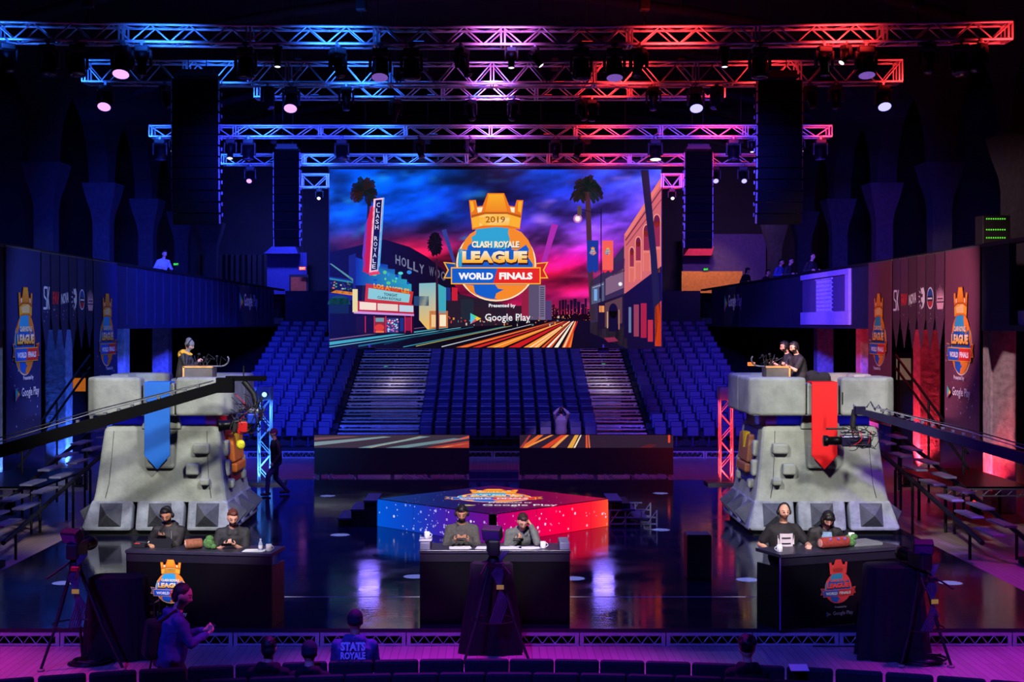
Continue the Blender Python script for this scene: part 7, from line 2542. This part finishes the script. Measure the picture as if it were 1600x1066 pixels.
for px, D, zt, hk, hm_, tp, lab in ((419, 15.62, 0.26, 'short', HAIR_D, M_DRAPE, 'person with cropped dark hair slumped low behind the front row, seen from behind'),
                                    (483, 15.62, 0.22, 'cap', mat('dark_hood', (24, 24, 44), 0.85, 0, 0.2, 20), M_DRAPE, 'person with a dark hood pulled up, slumped low behind the front row'),
                                    (1168, 15.62, 0.26, 'curly', HAIR_D, M_DRAPE, 'person with curly black hair slumped low behind the front row at right')):
    q = P(px, 0, D)
    t, c = person(lab, (q.x, D, 0), 0.0, zt + 0.06, lean=-0.1, curve=0.15, hp=0.12 if hk != 'short' else 0.3, hands={-1: V((-0.16, 0.34, zt + 0.12)), 1: V((0.16, 0.34, zt + 0.12))}, feet={-1: V((-0.14, 0.62, 0.09)), 1: V((0.14, 0.62, 0.09))}, skinm=SK_P, hair=hm_, hairkind=hk, top=tp, bottom=DK_TRS, bulk=1.05, collar='hood', head_s=1.05, vox=0.012)

# walking man beside the left gate
q = P(432, 775, 36.0)
t, c = person('person in dark jacket and jeans walking past the blue lit truss goalpost', (q.x, 36.0, STAGE + 0.004), pi / 2 + 0.5, 0.88, lean=0.04, curve=0.06, hp=0.1, hands={-1: V((-0.24, 0.16, 0.84)), 1: V((0.24, -0.12, 0.82))}, feet={-1: V((-0.1, 0.28, 0.09)), 1: V((0.1, -0.30, 0.10))}, skinm=SK_L, hair=mat('cap_magenta', (90, 30, 70), 0.8, 0, 0.2, 20), hairkind='cap', top=BLK_JKT, bottom=DENIM, bulk=1.02, vox=0.012)
# person with hands on the head before the bleachers
q = P(877, 0, 47.5)
t, c = person('person in violet lit sweater with both hands on his head facing the bleachers', (q.x, 47.6, 0), 0.0, 0.98, lean=0.0, curve=-0.05, hp=-0.25, hands={-1: V((-0.09, -0.06, 1.75)), 1: V((0.09, -0.06, 1.75))}, skinm=SK_L, hair=HAIR_D, hairkind='short', top=mat('grey_sweater', (150, 140, 165), 0.85, 0, 0.15, 20), bottom=mat('plum_trousers', (110, 50, 90), 0.8, 0, 0.15, 20), bulk=1.1, head_s=1.0, vox=0.013)
spot('aisle_light', (2.0, 43.9, 3.5), (q.x, 47.6, 1.3), 420, (0.5, 0.3, 1.0), 24, 0.5)
# people on the towers
z0 = STAGE + 2.584
q = P(285, 0, 30.9)
t, c = person('person in knitted hat and yellow hooded dark jacket on the blue bannered tower', (q.x, 30.95, z0), -pi / 2 - 0.1, 0.64, lean=0.08, curve=0.12, hp=0.38, hands={-1: V((-0.08, 0.36, 0.98)), 1: V((0.10, 0.36, 0.96))}, feet={-1: V((-0.12, 0.1, 0.09)), 1: V((0.12, 0.05, 0.09))}, skinm=SK_L, hair=mat('grey_knit', (124, 116, 108), 0.9, 0, 0.3, 50, 0.6), hairkind='beanie', beard=True, top=mat('charcoal_jacket', (52, 46, 46), 0.8, 0, 0.2, 24), bottom=DK_TRS, bulk=1.06, vox=0.011)
m = MB(); m.capsule(c['shl'] + V((-0.08, -0.06, 0.06)), c['shl'] + V((0.08, -0.06, 0.06)), 0.06, 0.06); m.capsule(c['shl'] + V((-0.1, 0.0, 0.05)), c['shl'] + V((-0.05, 0.1, 0.0)), 0.035, 0.03); m.capsule(c['shl'] + V((0.1, 0.0, 0.05)), c['shl'] + V((0.05, 0.1, 0.0)), 0.035, 0.03); m.ellipsoid(c['shl'] + V((0, -0.13, 0.0)), (0.1, 0.06, 0.09))
h_ = m.build('yellow_hood', mat('yellow_hood', (222, 160, 40), 0.85, 0, 0.2, 24), t); remesh(h_, 0.014, 2)
headset(c, True, -1)
for (px, D, yw, hk, tp, lab, hpv) in ((1249, 30.75, pi / 2 + 0.15, 'short', BLK_TEE, 'person in black shirt with headset standing on the red bannered tower, nearer one', 0.3), (1241, 31.5, pi / 2, 'short', BLK_SHT, 'person with headset standing behind the other on the red bannered tower', 0.22)):
    q = P(px, 0, D)
    t, c = person(lab, (q.x + (0.05 if D < 31 else -0.05), D, z0), yw, 0.60, lean=0.10, curve=0.14, hp=hpv, hands={-1: V((-0.10, 0.42, 0.92)), 1: V((0.12, 0.38, 0.90))}, feet={-1: V((-0.12, 0.12, 0.09)), 1: V((0.12, 0.06, 0.09))}, skinm=SK_L, hair=HAIR_D, hairkind=hk, beard=True, top=tp, sleeves='short', bottom=DK_TRS, bulk=1.06, vox=0.011)
    headset(c, True, 1)


def lectern(label, px, D, w, side):
    q = P(px, 0, D)
    t = thing('lectern_box', label, 'lectern', (q.x, D, z0))
    MB().box((0, 0, 0.43), (w, 0.5, 0.86)).build('box', mat('lectern_grey', (92, 84, 78), 0.7, 0, 0.2), t)
    m = MB()
    m.box((0, -0.25, 0.87), (w + 0.02, 0.03, 0.035)); m.box((side * w / 2, -0.25, 0.6), (0.035, 0.03, 0.56)); m.box((0, 0, 0.875), (w, 0.5, 0.025))
    m.build('wooden_edge', mat('lectern_wood', (214, 150, 78), 0.6, 0, 0.2, 9), t)
    r2 = random.Random(int(px))
    m = MB()
    for i in range(12):
        x = r2.uniform(-w / 2, w * 0.8) * -side
        p0 = V((x, -0.2 + r2.uniform(0, .2), 0.9)); p1 = p0 + V((r2.uniform(-.12, .12), r2.uniform(-.1, .1), r2.uniform(0.08, 0.26))); p2 = p1 + V((r2.uniform(-.1, .1) - side * .08, -0.05, -r2.uniform(0, .12)))
        m.tube([p0, p1, p2], 0.012, 5)
        if i % 3 == 0: m.ellipsoid(p1, (0.035, 0.03, 0.03), None, 8, 6)
    m.build('microphones_and_cables', M_BLACK, t)['kind'] = 'stuff'
    m = MB()
    c0 = V((-side * (w * 0.75), -0.1, 0.88))
    arc = [c0 + V((-side * 0.02 * k, 0, 0.0)) + V((-side * 0.11 * sin(k * 0.55), 0, 0.11 * (1 - cos(k * 0.55)))) for k in range(6)]
    m.tube([V((-side * w * 0.3, -0.1, 0.88))] + arc, 0.02, 6)
    m.build('gooseneck_lamp', M_STEEL, t)


lectern('wood edged lectern with microphones on the blue bannered tower', 313, 30.6, 0.62, -1)
lectern('wood edged lectern with microphones on the red bannered tower', 1212, 30.6, 0.5, 1)
q = P(1285, 0, 29.9)
t = tag(MB().rbox((0, 0, 0.36), (0.5, 0.4, 0.72), 0.08, None, 3).ellipsoid((-0.12, 0, 0.70), (0.16, 0.15, 0.1)).ellipsoid((0.12, 0, 0.68), (0.14, 0.14, 0.09)).build('camera_bag', M_DRAPE, None, (q.x, 30.3, z0)), 'black covered equipment bundle on the red bannered tower behind the banner', 'bag')
# people on the galleries
gz = 5.344
for i, (px, D, tz, hk, tp, lab, yw) in enumerate(((253, 44.3, 0.0, 'short', mat('pale_shirt', (170, 170, 200), 0.8, 0, 0.1), 'person in pale shirt leaning on the left gallery rail', -1.2),
                                   (1163, 58.5, 0.0, 'long', M_DRAPE, 'dark haired person at the far end of the right gallery rail', 1.2),
                                   (1194, 54.6, -0.25, 'short', M_DRAPE, 'person bending low at the right gallery rail next to two standing people', 1.4),
                                   (1215, 52.2, 0.05, 'short', mat('blue_shirt', (60, 80, 150), 0.8, 0, 0.1), 'person in blue shirt standing at the right gallery rail, left of a pair', 1.3),
                                   (1229, 50.4, 0.02, 'short', BLK_SHT, 'person in dark shirt standing at the right gallery rail, right of a pair', 1.5),
                                   (1264, 46.2, 0.02, 'short', BLK_TEE, 'person in black tee standing above the violet parapet panel', 1.0))):
    q = P(px, 0, D)
    x = max(abs(q.x), 11.0) * (1 if q.x > 0 else -1)
    person(lab, (x, x and (abs(x) * F / abs(px - CX)), gz), pi + (-1 if x > 0 else 1) * (-yw if False else yw) * -1 * 0.6, 0.92 + tz, lean=0.12, curve=0.15, hp=0.2, hands={-1: V((-0.2, 0.3, 1.12 + tz)), 1: V((0.2, 0.3, 1.12 + tz))}, skinm=SK_L, hair=HAIR_D, hairkind=hk, top=tp, bottom=DK_TRS, vox=0.014)
spot('gallery_face_light', (3, 40, 10), (11, 50.5, 6.4), 700, (0.7, 0.25, 0.9), 18, 0.6)
spot('gallery_face_light', (-3, 36, 10), (-11, 46.0, 6.4), 130, (0.4, 0.3, 1.0), 12, 0.6)
